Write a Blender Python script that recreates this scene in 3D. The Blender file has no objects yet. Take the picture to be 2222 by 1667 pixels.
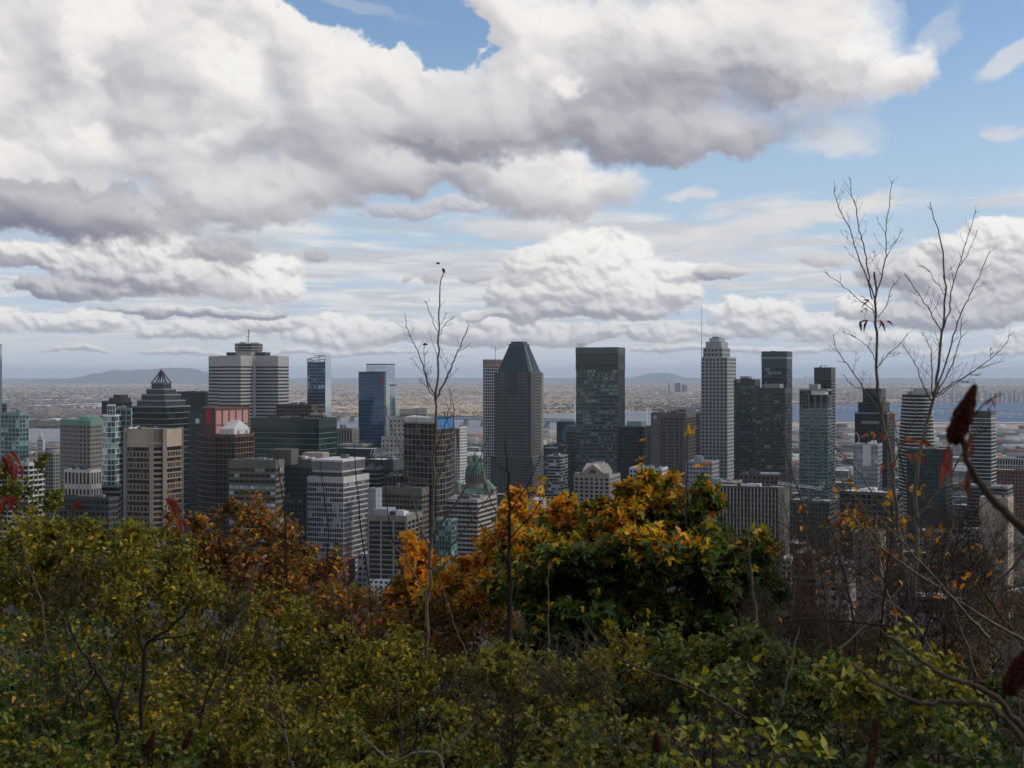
import bpy, bmesh, math, random
import numpy as np
from mathutils import Vector, Matrix

R = math.radians
F = 2800.0          # focal length in photograph pixels
HC = 170.0          # height of the viewpoint above the lower town
HY = 815.0          # eye level row in the photograph
W0, H0 = 2222.0, 1667.0
scene = bpy.context.scene
rng = random.Random(7)
npr = np.random.default_rng(7)

# ------------------------------------------------------------------ camera
cam_data = bpy.data.cameras.new('camera')
cam_data.sensor_width = 36.0
cam_data.lens = 36.0 * F / W0
cam_data.shift_y = -(H0 / 2 - HY) / W0
cam_data.clip_start = 0.2
cam_data.clip_end = 200000.0
cam_data.dof.use_dof = True
cam_data.dof.focus_distance = 60.0
cam_data.dof.aperture_fstop = 6.3
cam = bpy.data.objects.new('camera', cam_data)
cam.location = (0, 0, HC)
cam.rotation_euler = (R(90), 0, 0)
scene.collection.objects.link(cam)
scene.camera = cam

# ------------------------------------------------------------------ sun
SUN_AZ, SUN_EL = 92.0, 33.0      # degrees right of the view direction, height
sun_data = bpy.data.lights.new('sun', 'SUN')
sun_data.energy = 1.4
sun_data.angle = R(10)
sun_data.color = (1.0, 0.94, 0.85)
sun = bpy.data.objects.new('sun', sun_data)
sd = Vector((math.sin(R(SUN_AZ)) * math.cos(R(SUN_EL)), math.cos(R(SUN_AZ)) * math.cos(R(SUN_EL)), math.sin(R(SUN_EL))))
sun.rotation_euler = sd.to_track_quat('Z', 'Y').to_euler()
sun.location = (300, 0, 900)
scene.collection.objects.link(sun)

scene.view_settings.view_transform = 'Standard'
scene.view_settings.look = 'None'
scene.view_settings.exposure = 0.0
scene.view_settings.gamma = 1.0
scene.view_settings.use_curve_mapping = False
scene.render.engine = 'CYCLES'
cy = scene.cycles
cy.max_bounces = 6
cy.diffuse_bounces = 2
cy.glossy_bounces = 3
cy.transmission_bounces = 2
cy.transparent_max_bounces = 4
cy.volume_bounces = 1
cy.use_denoising = True
cy.denoiser = 'OPENIMAGEDENOISE'
cy.denoising_input_passes = 'RGB_ALBEDO_NORMAL'
cy.denoising_prefilter = 'ACCURATE'
cy.sample_clamp_indirect = 4.0

# ------------------------------------------------------------------ sky
world = bpy.data.worlds.new('World')
scene.world = world
world.use_nodes = True
wn = world.node_tree
wn.nodes.clear()
SKY_K = 0.14

class N:
    """small helper round a node tree"""
    def __init__(s, t): s.t = t
    def new(s, kind, **kw):
        n = s.t.nodes.new(kind)
        for k, v in kw.items(): setattr(n, k, v)
        return n
    def put(s, sock, v):
        if v is None: return
        if isinstance(v, bpy.types.NodeSocket): s.t.links.new(v, sock)
        else:
            try: sock.default_value = v
            except (ValueError, TypeError): sock.default_value = v[:3] if len(v) == 4 else (*v, 1.0)
    def m(s, op, a, b=None, c=None, clamp=False):
        n = s.new('ShaderNodeMath', operation=op, use_clamp=clamp)
        s.put(n.inputs[0], a); s.put(n.inputs[1], b); s.put(n.inputs[2], c)
        return n.outputs[0]
    def v(s, op, a, b=None, c=None):
        n = s.new('ShaderNodeVectorMath', operation=op)
        s.put(n.inputs[0], a); s.put(n.inputs[1], b); s.put(n.inputs[2], c)
        return n.outputs['Value'] if op in ('DOT_PRODUCT', 'LENGTH') else n.outputs[0]
    def mapr(s, x, a, b, c, d, smooth=False):
        n = s.new('ShaderNodeMapRange', interpolation_type='SMOOTHSTEP' if smooth else 'LINEAR')
        for k, q in enumerate((x, a, b, c, d)): s.put(n.inputs[k], q)
        return n.outputs[0]
    def noise(s, vec, scale, detail=4, rough=0.5, dist=0.0):
        n = s.new('ShaderNodeTexNoise')
        s.put(n.inputs['Vector'], vec); n.inputs['Scale'].default_value = scale
        n.inputs['Detail'].default_value = detail; n.inputs['Roughness'].default_value = rough
        n.inputs['Distortion'].default_value = dist
        return n.outputs[0]
    def noisec(s, vec, scale, detail=4, rough=0.5):
        n = s.new('ShaderNodeTexNoise')
        s.put(n.inputs['Vector'], vec); n.inputs['Scale'].default_value = scale
        n.inputs['Detail'].default_value = detail; n.inputs['Roughness'].default_value = rough
        return n.outputs['Color']
    def mix(s, f, a, b):
        n = s.new('ShaderNodeMix', data_type='RGBA')
        s.put(n.inputs[0], f); s.put(n.inputs[6], a); s.put(n.inputs[7], b)
        return n.outputs[2]
    def comb(s, x, y, z=0.0):
        n = s.new('ShaderNodeCombineXYZ')
        s.put(n.inputs[0], x); s.put(n.inputs[1], y); s.put(n.inputs[2], z)
        return n.outputs[0]
    def sep(s, v):
        n = s.new('ShaderNodeSeparateXYZ'); s.put(n.inputs[0], v)
        return n.outputs

w = N(wn)
tc = w.new('ShaderNodeTexCoord').outputs['Generated']
dx_, dy_, dz_ = w.sep(w.v('NORMALIZE', tc))
az = w.m('ARCTAN2', dx_, dy_)
el = w.m('ARCSINE', dz_)
Q = w.comb(az, el)

sky_tex = w.new('ShaderNodeTexSky')
sky_tex.sky_type = 'NISHITA'
sky_tex.sun_disc = False
sky_tex.sun_elevation = R(SUN_EL)
sky_tex.sun_rotation = R(SUN_AZ)
sky_tex.altitude = 100
sky_tex.air_density = 1.0
sky_tex.dust_density = 0.8
sky_tex.ozone_density = 3.0

SX0, SX1, SY0, SY1 = -260.0, 2482.0, -170.0, 850.0     # window of sky worked out finely, in photograph pixels of arc
SNX, SNY = 1720, 640

def lattice(shape, nx, ny, rs):
    """smooth value noise on a grid, cubic faded"""
    h_, w_ = shape
    g = rs.random((ny + 3, nx + 3)).astype(np.float32)
    y = np.linspace(0, ny, h_, dtype=np.float32); x = np.linspace(0, nx, w_, dtype=np.float32)
    yi = np.floor(y).astype(int); xi = np.floor(x).astype(int)
    fy = y - yi; fx = x - xi
    fy = fy * fy * fy * (fy * (fy * 6 - 15) + 10); fx = fx * fx * fx * (fx * (fx * 6 - 15) + 10)
    fy = fy[:, None]; fx = fx[None, :]
    a = g[np.ix_(yi, xi)]; b = g[np.ix_(yi, xi + 1)]; c = g[np.ix_(yi + 1, xi)]; d = g[np.ix_(yi + 1, xi + 1)]
    return (a * (1 - fx) + b * fx) * (1 - fy) + (c * (1 - fx) + d * fx) * fy

def fbm_grid(shape, size, cell_x, cell_y, octs, rs, gain=0.5):
    out = np.zeros(shape, np.float32); amp = 1.0; tot = 0.0
    for o in range(octs):
        nx = max(1, int(size[0] / cell_x)); ny = max(1, int(size[1] / cell_y))
        out += amp * lattice(shape, nx, ny, rs); tot += amp
        amp *= gain; cell_x /= 2.03; cell_y /= 2.03
        if cell_x < 1.6: break
    return out / tot

def billow(X, Y, cell, rs, asp=1.0):
    """rounded heads of cloud: the highest of randomly set domes"""
    gx = X / cell; gy = Y / (cell * asp)
    ix = np.floor(gx).astype(int); iy = np.floor(gy).astype(int)
    n = 512
    jx = rs.random((n, n)).astype(np.float32); jy = rs.random((n, n)).astype(np.float32); jr = rs.random((n, n)).astype(np.float32)
    out = np.zeros(X.shape, np.float32)
    for ox in (-1, 0, 1):
        for oy in (-1, 0, 1):
            cx = (ix + ox) % n; cy_ = (iy + oy) % n
            r = 0.62 + 0.5 * jr[cy_, cx]
            d2 = ((gx - ix - ox - jx[cy_, cx]) ** 2 + (gy - iy - oy - jy[cy_, cx]) ** 2) / (r * r)
            out = np.maximum(out, np.sqrt(np.clip(1 - d2, 0, 1)) * r)
    return out

def blur(a, k):
    """repeated box blur by running sums"""
    for _ in range(2):
        for ax in (0, 1):
            p = [(0, 0), (0, 0)]; p[ax] = (k + 1, k)
            c = np.cumsum(np.pad(a, p, mode='edge'), axis=ax)
            a = (np.take(c, range(2 * k + 1, c.shape[ax]), axis=ax) - np.take(c, range(0, c.shape[ax] - 2 * k - 1), axis=ax)) / (2 * k + 1)
    return a.astype(np.float32)

def sstep(x, a, b):
    t = np.clip((x - a) / (b - a), 0, 1)
    return t * t * (3 - 2 * t)

def cloud_field(X, Y, blobs, rs, cell, warp, amp, edge, relief, soft, step, wx, wy, fx, brk, asp=0.8):
    """returns opacity and brightness of one sheet of heaped cloud"""
    Xw = X + wx * warp; Yw = Y + wy * warp * 0.7
    am = np.zeros(X.shape, np.float32); sw = np.zeros(X.shape, np.float32); ss = np.zeros(X.shape, np.float32)
    hole = np.zeros(X.shape, np.float32); KS = 5.0
    for px, py, rx, ry, lo, hi, kind in blobs:
        d = (Xw - px) / rx; e = (Yw - py) / ry
        if kind in 'cb':
            # flat underneath, heaped above
            e2 = np.where(e > 0, e * (1.5 if kind == 'b' else 1.12), e)
        else: e2 = e
        q = 1 - d * d - e2 * e2
        if kind == 'h':
            hole = np.maximum(hole, np.clip(q, 0, 1)); continue
        ex = np.exp(np.clip(q, -4, 1) * KS)
        if kind != 'd': am += ex
        g = ex * (3.0 if kind == 'd' else 1.0)
        sw += g; ss += g * ((lo + hi) / 2 - (hi - lo) * 0.5 * np.clip(e, -1.2, 1.2))
    mask = np.log(am + 1e-6) / KS
    hb = np.zeros(X.shape, np.float32); a = 1.0; c = cell; tot = 0
    for o in range(5):
        hb += a * billow(Xw + wx * c * 0.35 , Yw + wy * c * 0.35, c, rs, asp); tot += a
        a *= 0.52; c *= 0.47
        if c < 5: break
    hb /= tot
    f = mask + (hb - 0.62) * amp - hole * 2.4
    f += brk * (wx * 0.25 + fx * 0.22)
    alpha = sstep(f, 0, edge)
    H = np.clip(f, 0, 1.6) ** 0.6 * cell * 1.0 + hb * cell * 0.85
    Ld = np.array([0.40, 0.78, 0.48])
    base = ss / (sw + 1e-6)
    br = base.copy()
    for k, amt in ((soft * 4 + 3, relief * 0.62), (soft + 1, relief * 0.30), (0, relief * 0.06)):
        Hk = blur(H, k) if k > 0 else H
        gy_, gx_ = np.gradient(Hk, step, step)
        n = np.stack([-gx_, gy_, np.full_like(H, 0.8)]); n /= np.sqrt((n * n).sum(0))   # y up
        br += (n[0] * Ld[0] + n[1] * Ld[1] + n[2] * Ld[2] - 0.42) * amt
    br += wy * 0.06 + fx * 0.025 + 0.05
    thin = (1 - alpha) * 0.15
    return alpha, br + thin

CLOUD_RAMP = [(-0.15, (0.20, 0.20, 0.27)), (0.0, (0.245, 0.245, 0.31)), (0.2, (0.33, 0.325, 0.375)), (0.4, (0.45, 0.44, 0.48)), (0.6, (0.58, 0.565, 0.59)),
              (0.8, (0.73, 0.71, 0.71)), (1.0, (0.90, 0.87, 0.83)), (1.25, (0.98, 0.96, 0.92))]
def ramp(b):
    xs = [p for p, _ in CLOUD_RAMP]
    return np.stack([np.interp(b, xs, [c[k] for _, c in CLOUD_RAMP]) for k in range(3)], -1).astype(np.float32)

def make_sky():
    rs = np.random.default_rng(21)
    shape = (SNY, SNX); size = (SX1 - SX0, SY1 - SY0)
    step = size[0] / SNX
    X, Y = np.meshgrid(np.linspace(SX0, SX1, SNX, dtype=np.float32), np.linspace(SY0, SY1, SNY, dtype=np.float32))
    wx = fbm_grid(shape, size, 230, 200, 7, rs, 0.56) * 2 - 1; wy = fbm_grid(shape, size, 230, 200, 7, rs, 0.56) * 2 - 1
    fx_ = fbm_grid(shape, size, 60, 50, 6, rs, 0.6) * 2 - 1; fy_ = fbm_grid(shape, size, 60, 50, 6, rs, 0.6) * 2 - 1
    col = np.zeros(shape + (3,), np.float32); A = np.zeros(shape, np.float32)
    def over(a, c):
        nonlocal col, A
        a = np.clip(a, 0, 1).astype(np.float32)
        # premultiplied
        col = c * a[..., None] + col * (1 - a[..., None]); A = a + A * (1 - a)
    # --- pale air over the horizon
    hz = sstep(Y, 60, 760) * 0.86
    over(hz, np.broadcast_to(np.array([0.50, 0.61, 0.755], np.float32), col.shape))
    # --- thin flat sheets: stretched more and more towards the horizon
    up = np.maximum(HY - Y, 14.0)
    PXc = (X - 1111) / up; PYc = 2800.0 / up
    def sheet(sx, sy, seed, octs=6):
        r2 = np.random.default_rng(seed); out = np.zeros(shape, np.float32); a = 1; t = 0
        u = (PXc * sx) ; v_ = (PYc * sy)
        for o in range(octs):
            gl = r2.random((256, 256)).astype(np.float32)
            ui = np.floor(u).astype(int); vi = np.floor(v_).astype(int); fu = u - ui; fv = v_ - vi
            fu = fu * fu * (3 - 2 * fu); fv = fv * fv * (3 - 2 * fv)
            g = lambda i, j: gl[(vi + j) % 256, (ui + i) % 256]
            lod = np.clip(1.5 - np.abs(np.gradient(v_, axis=0)), 0, 1)      # too fine to draw near the horizon
            val = (g(0, 0) * (1 - fu) + g(1, 0) * fu) * (1 - fv) + (g(0, 1) * (1 - fu) + g(1, 1) * fu) * fv
            out += a * (0.5 + (val - 0.5) * lod); t += a; a *= 0.55; u = u * 2.1 + 7; v_ = v_ * 2.1 + 3
        return out / t
    s1 = sheet(1.3, 0.9, 3); s2 = sheet(2.2, 1.6, 8)
    side = sstep(X, 1750, 1050)
    thr = np.interp(Y, [380, 470, 560, 700, 815], [0.66, 0.47, 0.36, 0.36, 0.42])
    a1 = sstep(s1 - thr - 0.10 * (1 - side) , -0.10, 0.20) * np.interp(Y, [380, 450], [0, 1]) * np.interp(Y, [740, 815], [1, 0.25])
    over(a1 * 0.7, ramp(np.interp(s2, [0.36, 0.6], [0.96, 0.72])))
    # grey streaks in the sheet
    a2 = sstep(s2, 0.55, 0.68) * np.interp(Y, [430, 500, 760, 800], [0, 1, 1, 0.3]) * (0.35 + 0.65 * side)
    over(a2 * 0.34, ramp(np.full(shape, 0.5)))
    # --- cirrus wisps at the right
    cn = fbm_grid(shape, size, 120, 34, 6, rs, 0.62)
    for (px, py, rx, ry, sl, amp) in ((1700, 487, 400, 38, -0.16, 1.0), (1500, 428, 80, 17, -0.03, 0.9), (2165, 165, 110, 42, -0.62, 0.75), (2135, 328, 60, 26, 0.15, 0.85),
                                      (1600, 590, 330, 44, -0.12, 0.55), (1450, 560, 300, 60, -0.1, 0.5), (1985, 150, 90, 60, -0.8, 0.4), (1830, 320, 90, 60, 0.0, 0.4), (1780, 330, 120, 40, 0.1, 0.6),
                                      (700, 15, 300, 20, 0.25, 0.28), (1150, 500, 260, 26, 0.02, 0.6)):
        dx = X + fx_ * 26 - px; dy = Y + fy_ * 18 - py - dx * sl
        q = np.clip(1 - (dx / rx) ** 2 - (dy / ry) ** 2, 0, 1)
        over(sstep(q * (0.35 + cn), 0.12, 0.75) * 0.85 * amp, ramp(0.82 + 0.2 * (cn - 0.5)))
    FAR = [
        (1150, 728, 620, 24, 0.45, 0.66, 'c'), (120, 712, 210, 36, 0.5, 1.0, 'b'), (400, 722, 170, 26, 0.45, 0.85, 'b'), (250, 700, 80, 34, 0.6, 1.05, 'b'), (740, 728, 130, 44, 0.55, 1.08, 'b'),
        (600, 706, 130, 26, 0.42, 0.85, 'b'), (1060, 716, 80, 34, 0.45, 1.0, 'b'), (1450, 740, 80, 22, 0.5, 1.0, 'b'), (1200, 740, 90, 18, 0.5, 0.9, 'b'),
        (1640, 700, 110, 52, 0.42, 1.08, 'b'), (1760, 722, 110, 42, 0.42, 1.0, 'b'), (1890, 745, 150, 30, 0.42, 0.95, 'b'), (2190, 750, 150, 34, 0.42, 0.95, 'b'), (2080, 770, 200, 16, 0.5, 0.9, 'b'), (-100, 720, 200, 40, 0.4, 0.9, 'b'),
        (1580, 765, 300, 12, 0.45, 0.8, 'b'), (500, 770, 500, 10, 0.45, 0.7, 'b'),
    ]
    FAR2 = [
        (1290, 625, 180, 125, 0.50, 1.12, 'b'), (1170, 655, 120, 80, 0.48, 0.86, 'b'), (1160, 590, 70, 60, 0.6, 0.8, 'c'), (1410, 655, 120, 52, 0.50, 1.05, 'b'), (1380, 620, 90, 80, 0.7, 1.15, 'd'), (1250, 600, 70, 60, 0.62, 0.8, 'd'),
        (1470, 610, 60, 36, 0.6, 1.05, 'b'), (1540, 605, 70, 20, 0.42, 0.7, 'c'), (1250, 690, 240, 20, 0.34, 0.62, 'c'), (1300, 660, 120, 26, 0.45, 0.6, 'd'),
        (370, 600, 270, 80, 0.36, 0.95, 'b'), (570, 620, 95, 66, 0.7, 1.15, 'b'), (300, 560, 150, 70, 0.5, 1.0, 'b'), (230, 625, 180, 44, 0.16, 0.5, 'd'), (60, 585, 110, 34, 0.42, 0.85, 'b'), (170, 640, 150, 26, 0.2, 0.5, 'c'), (400, 655, 260, 18, 0.8, 0.95, 'd'),
        (430, 676, 230, 13, 0.20, 0.5, 'c'), (2140, 640, 260, 110, 0.34, 0.70, 'b'), (1960, 600, 170, 46, 0.40, 0.60, 'c'), (2170, 565, 190, 62, 0.55, 0.98, 'b'),
        (2050, 560, 130, 50, 0.5, 0.95, 'b'), (2000, 690, 200, 34, 0.36, 0.55, 'c'), (1830, 680, 60, 40, 0.5, 1.0, 'b'),
    ]
    BITS = [(485, 548, 105, 36, 0.16, 0.40, 'c'), (686, 560, 34, 22, 0.3, 0.46, 'c'), (1040, 607, 48, 12, 0.42, 0.52, 'c'), (940, 606, 38, 14, 0.42, 0.52, 'c'), (880, 609, 14, 8, 0.45, 0.5, 'c'),
            (870, 462, 110, 22, 0.42, 0.56, 'c'), (990, 450, 80, 20, 0.45, 0.6, 'c'), (490, 622, 60, 26, 0.55, 0.75, 'c'), (1760, 575, 60, 22, 0.5, 0.62, 'c'), (1580, 602, 50, 15, 0.5, 0.7, 'c')]
    NEAR = [
        (230, 120, 470, 270, 0.62, 0.86, 'c'), (560, 130, 300, 150, 0.62, 0.98, 'c'), (40, 320, 400, 190, 0.6, 0.92, 'c'), (420, 330, 300, 170, 0.55, 0.9, 'c'),
        (780, 205, 220, 140, 0.52, 0.98, 'c'), (130, 490, 330, 92, 0.10, 0.48, 'b'), (500, 455, 240, 84, 0.48, 0.78, 'b'), (640, 400, 220, 70, 0.48, 0.7, 'c'),
        (720, 320, 260, 105, 0.40, 0.74, 'c'), (1000, 290, 340, 140, 0.26, 0.76, 'b'), (1160, 120, 210, 190, 0.58, 1.02, 'c'), (1420, 150, 300, 210, 0.30, 0.86, 'c'),
        (1720, 170, 200, 180, 0.55, 0.98, 'c'), (1700, 40, 190, 130, 0.66, 0.98, 'c'), (1350, 310, 420, 52, 0.26, 0.42, 'c'), (1130, 385, 170, 90, 0.50, 0.92, 'c'), (900, 390, 200, 50, 0.42, 0.7, 'c'), (1000, 20, 60, 60, 0.7, 1.0, 'c'),
        (1270, 410, 140, 62, 0.62, 0.95, 'c'), (1500, 330, 160, 40, 0.45, 0.6, 'c'), (1900, 225, 100, 55, 0.66, 0.95, 'c'), (1500, -100, 500, 120, 0.5, 0.9, 'c'), (300, -120, 600, 120, 0.5, 0.85, 'c'),
        (240, 90, 90, 100, 1.05, 1.15, 'd'), (500, 165, 85, 100, 1.05, 1.15, 'd'), (230, 190, 60, 50, 1.05, 1.1, 'd'), (345, 215, 115, 90, 0.44, 0.70, 'd'), (150, 200, 90, 60, 0.62, 0.75, 'd'),
        (180, 345, 240, 60, 0.80, 1.1, 'd'), (420, 340, 70, 60, 0.7, 1.05, 'd'), (340, 280, 200, 26, 0.55, 0.62, 'd'),
        (740, 215, 100, 62, 0.8, 1.08, 'd'), (1520, 225, 260, 50, 0.20, 0.34, 'd'), (1180, 110, 100, 90, 0.98, 1.08, 'd'), (1250, 225, 60, 40, 0.9, 1.0, 'd'), (50, 520, 220, 52, 0.02, 0.16, 'd'), (150, 440, 330, 22, 0.22, 0.3, 'd'),
        (1080, 335, 330, 30, 0.16, 0.26, 'd'), (1860, 150, 60, 130, 0.98, 1.08, 'd'), (110, 255, 120, 30, 0.55, 0.66, 'd'), (560, 330, 80, 60, 0.45, 0.6, 'd'), (30, 180, 50, 50, 0.9, 1.05, 'd'), (1330, 140, 40, 90, 0.5, 0.55, 'd'),
        (1620, 80, 160, 90, 0.7, 0.95, 'd'), (1440, 60, 130, 60, 0.8, 0.95, 'd'),
        (800, 5, 230, 78, 0, 0, 'h'), (955, 90, 84, 95, 0, 0, 'h'), (600, -30, 170, 50, 0, 0, 'h'), (880, 60, 120, 70, 0, 0, 'h'), (2040, 60, 150, 150, 0, 0, 'h'),
    ]
    for blobs, cell, warp, amp, edge, relief, soft, brk, q in ((FAR, 30, 34, 0.8, 0.42, 0.52, 0, 2.6, 0.92), (FAR2, 62, 54, 0.6, 0.34, 0.40, 0, 0.9, 0.96), (BITS, 26, 40, 0.75, 0.7, 0.2, 0, 0.8, 0.8), (NEAR, 150, 120, 0.46, 0.80, 0.30, 4, 0.75, 0.98)):
        mixx = wx * 0.8 + fx_ * 0.35; mixy = wy * 0.8 + fy_ * 0.35
        a, b = cloud_field(X, Y, blobs, rs, cell, warp, amp, edge, relief, soft, step, mixx, mixy, fx_, brk)
        air = np.interp(Y, [480, 640, 800], [0.0, 0.10, 0.42])[..., None].astype(np.float32)
        over(a * q * np.interp(Y, [770, 806], [1, 0]) , ramp(b) * (1 - air) + np.array([0.58, 0.62, 0.68], np.float32) * air)
    fade = sstep(X, SX0, SX0 + 180) * sstep(X, SX1, SX1 - 180) * sstep(Y, SY0, SY0 + 90)
    return col, A, fade

def around_sky():
    """broken cumulus for the part of the sky outside the view; left and right halves mirror so it closes behind"""
    rs = np.random.default_rng(5)
    h_, w_ = 200, 400
    n = fbm_grid((h_, w_), (w_, h_), 75, 46, 6, rs, 0.55); m2 = fbm_grid((h_, w_), (w_, h_), 40, 26, 5, rs, 0.55)
    a = sstep(n, 0.42, 0.56); b = np.interp(m2, [0.3, 0.7], [0.2, 1.0])
    hz = sstep(np.linspace(90, 0, h_)[:, None] * np.ones((1, w_)), 75, 90)[..., None] * 0.7
    c = ramp(b) * a[..., None]
    c = c * (1 - hz * 0.6) + np.array([0.46, 0.52, 0.61]) * hz; a = a + (1 - a) * hz[..., 0]
    return np.concatenate([c[:, ::-1], c], 1), np.concatenate([a[:, ::-1], a], 1)

def make_image(name, rgb, alpha):
    h_, w_ = alpha.shape
    im = bpy.data.images.new(name, w_, h_, alpha=True, float_buffer=True)
    im.colorspace_settings.name = 'Non-Color'
    im.alpha_mode = 'CHANNEL_PACKED'
    px = np.ones((h_, w_, 4), np.float32)
    px[..., :3] = rgb[::-1]; px[..., 3] = alpha[::-1]
    im.pixels.foreach_set(px.ravel())
    im.update()
    return im

col_in, a_in, fade_in = make_sky()
# two maps worked out above: the heaped clouds in view, and the fade that blends them into the rest of the sky
im_view = make_image('cloud_map', np.concatenate([col_in], -1), a_in)
im_fade = make_image('cloud_blend', np.repeat(fade_in[..., None], 3, -1), np.ones_like(a_in))
c_o, a_o = around_sky()
im_round = make_image('cloud_map_round', c_o, a_o)

def tex(im, vec):
    n = w.new('ShaderNodeTexImage', image=im, interpolation='Cubic', extension='EXTEND')
    w.put(n.inputs[0], vec)
    return n.outputs
# direction -> arc measured in photograph pixels -> map coordinates
pxn = w.m('MULTIPLY_ADD', az, F, 1111.0)
pyn = w.m('MULTIPLY_ADD', el, -F, HY)
uv = w.comb(w.mapr(pxn, SX0, SX1, 0.0, 1.0), w.mapr(pyn, SY0, SY1, 1.0, 0.0))
uv2 = w.comb(w.mapr(az, -math.pi, math.pi, 0.0, 1.0), w.mapr(el, 0.0, math.pi / 2, 0.0, 1.0))
t1 = tex(im_view, uv); tf = tex(im_fade, uv); t2 = tex(im_round, uv2)
K = 1.0 / SKY_K
colr = w.mix(tf[0], t2[0], t1[0])
alp = w.m('ADD', w.m('MULTIPLY', t1[1], tf[0]), w.m('MULTIPLY', t2[1], w.m('SUBTRACT', 1.0, tf[0])))
inv = w.m('SUBTRACT', 1.0, alp)
col = w.v('ADD', w.v('MULTIPLY', sky_tex.outputs[0], w.comb(inv, inv, inv)), w.v('MULTIPLY', colr, (K, K, K)))
bg = w.new('ShaderNodeBackground')
w.put(bg.inputs[0], col)
bg.inputs[1].default_value = SKY_K
wo = w.new('ShaderNodeOutputWorld')
wn.links.new(bg.outputs[0], wo.inputs[0])
world.cycles.sampling_method = 'MANUAL'
world.cycles.sample_map_resolution = 512
# ================================================================== helpers
COL = scene.collection

def ground_z(y, x=0.0):
    return float(np.interp(math.hypot(x * 0.6, y) if y > 0 else y, [-400, -60, -3, 0, 2.5, 6, 12, 20, 35, 60, 150, 300, 450, 600, 1000, 1500, 2200, 3000, 4000],
                           [260, 190, HC - 1.55, HC - 1.6, HC - 2.1, HC - 3.6, HC - 6.8, HC - 11, HC - 19, 139, 114, 88, 68, 46, 26, 5, -6, -11.5, -12.6]))

def wx(px, Y): return (px - 1111.0) / F * Y
def wz(py, Y): return HC - (py - HY) / F * Y

def material(name, col, rough=0.8, metal=0.0, var=0.12, scale=0.12, spec=0.4, bump=0.0, attr=None, streak=0.0):
    m = bpy.data.materials.new(name); m.use_nodes = True
    t = N(m.node_tree); b = m.node_tree.nodes['Principled BSDF']
    b.inputs['Roughness'].default_value = rough; b.inputs['Metallic'].default_value = metal
    b.inputs['Specular IOR Level'].default_value = spec
    if attr:
        a = t.new('ShaderNodeAttribute', attribute_name=attr); c = a.outputs[0]
    else:
        c = (*col, 1)
    if var > 0:
        pos = t.new('ShaderNodeNewGeometry').outputs[0]
        n = t.noise(pos, scale, 5, 0.6)
        f = t.mapr(n, 0.25, 0.75, 1 - var, 1 + var)
        if streak > 0:
            n2 = t.noise(t.v('MULTIPLY', pos, (1.0, 1.0, 0.06)), 0.9, 4, 0.6)
            f = t.m('MULTIPLY', f, t.mapr(n2, 0.3, 0.7, 1 - streak, 1 + streak * 0.5))
        c = t.v('MULTIPLY', c, t.comb(f, f, f))
    t.put(b.inputs['Base Color'], c)
    if bump > 0:
        bn = t.new('ShaderNodeBump'); bn.inputs['Strength'].default_value = bump
        t.put(bn.inputs['Height'], t.noise(t.new('ShaderNodeNewGeometry').outputs[0], scale * 6, 4))
        m.node_tree.links.new(bn.outputs[0], b.inputs['Normal'])
    return m

MAT = {}
def stone(name, col, **k): MAT[name] = material(name, col, **{**dict(rough=0.85, var=0.14, scale=0.06, streak=0.12), **k})
stone('white_concrete', (0.52, 0.50, 0.49)); stone('pale_stone', (0.42, 0.38, 0.33)); stone('grey_concrete', (0.25, 0.245, 0.23))
stone('beige_concrete', (0.27, 0.225, 0.185)); stone('beige_panel', (0.42, 0.33, 0.255)); stone('brown_concrete', (0.13, 0.115, 0.095)); stone('olive_concrete', (0.145, 0.138, 0.11))
stone('dark_concrete', (0.075, 0.078, 0.072)); stone('taupe_stone', (0.21, 0.19, 0.165)); stone('aluminium_panel', (0.40, 0.385, 0.375), rough=0.5, var=0.06)
stone('granite_grey', (0.122, 0.12, 0.108)); stone('red_granite', (0.12, 0.062, 0.05)); stone('pink_panel', (0.46, 0.25, 0.22), var=0.05); stone('green_copper', (0.15, 0.26, 0.205), var=0.2)
stone('dark_copper', (0.06, 0.14, 0.095), var=0.25); stone('slate_green', (0.065, 0.09, 0.085)); stone('brick', (0.22, 0.085, 0.055), var=0.2); stone('white_paint', (0.62, 0.61, 0.61), var=0.05)
stone('roof_gravel', (0.30, 0.29, 0.28), scale=0.3, var=0.25); stone('roof_white', (0.62, 0.61, 0.62), scale=0.2, var=0.12); stone('roof_dark', (0.07, 0.07, 0.072)); stone('steel_dark', (0.035, 0.04, 0.042), rough=0.5, var=0.05)
stone('steel_grey', (0.22, 0.24, 0.25), rough=0.5, var=0.05); stone('tan_roof', (0.40, 0.33, 0.27)); stone('bank_grey', (0.10, 0.12, 0.112)); stone('blue_tarp', (0.05, 0.18, 0.40), var=0.1, rough=0.6)
stone('white_metal', (0.75, 0.75, 0.75), var=0.03, rough=0.4); stone('bridge_steel', (0.09, 0.12, 0.155), var=0.05); stone('pier_stone', (0.20, 0.19, 0.18)); stone('red_sign', (0.62, 0.02, 0.02), var=0.02)
stone('grey_violet', (0.30, 0.30, 0.34)); stone('teal_panel', (0.17, 0.27, 0.265), rough=0.4); stone('tan_far', (0.45, 0.37, 0.30)); stone('crane_orange', (0.55, 0.22, 0.10))
stone('glass_cap', (0.03, 0.05, 0.045), rough=.3); stone('beige_mid', (.30, .27, .235)); stone('asphalt', (0.05, 0.05, 0.052))

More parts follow.
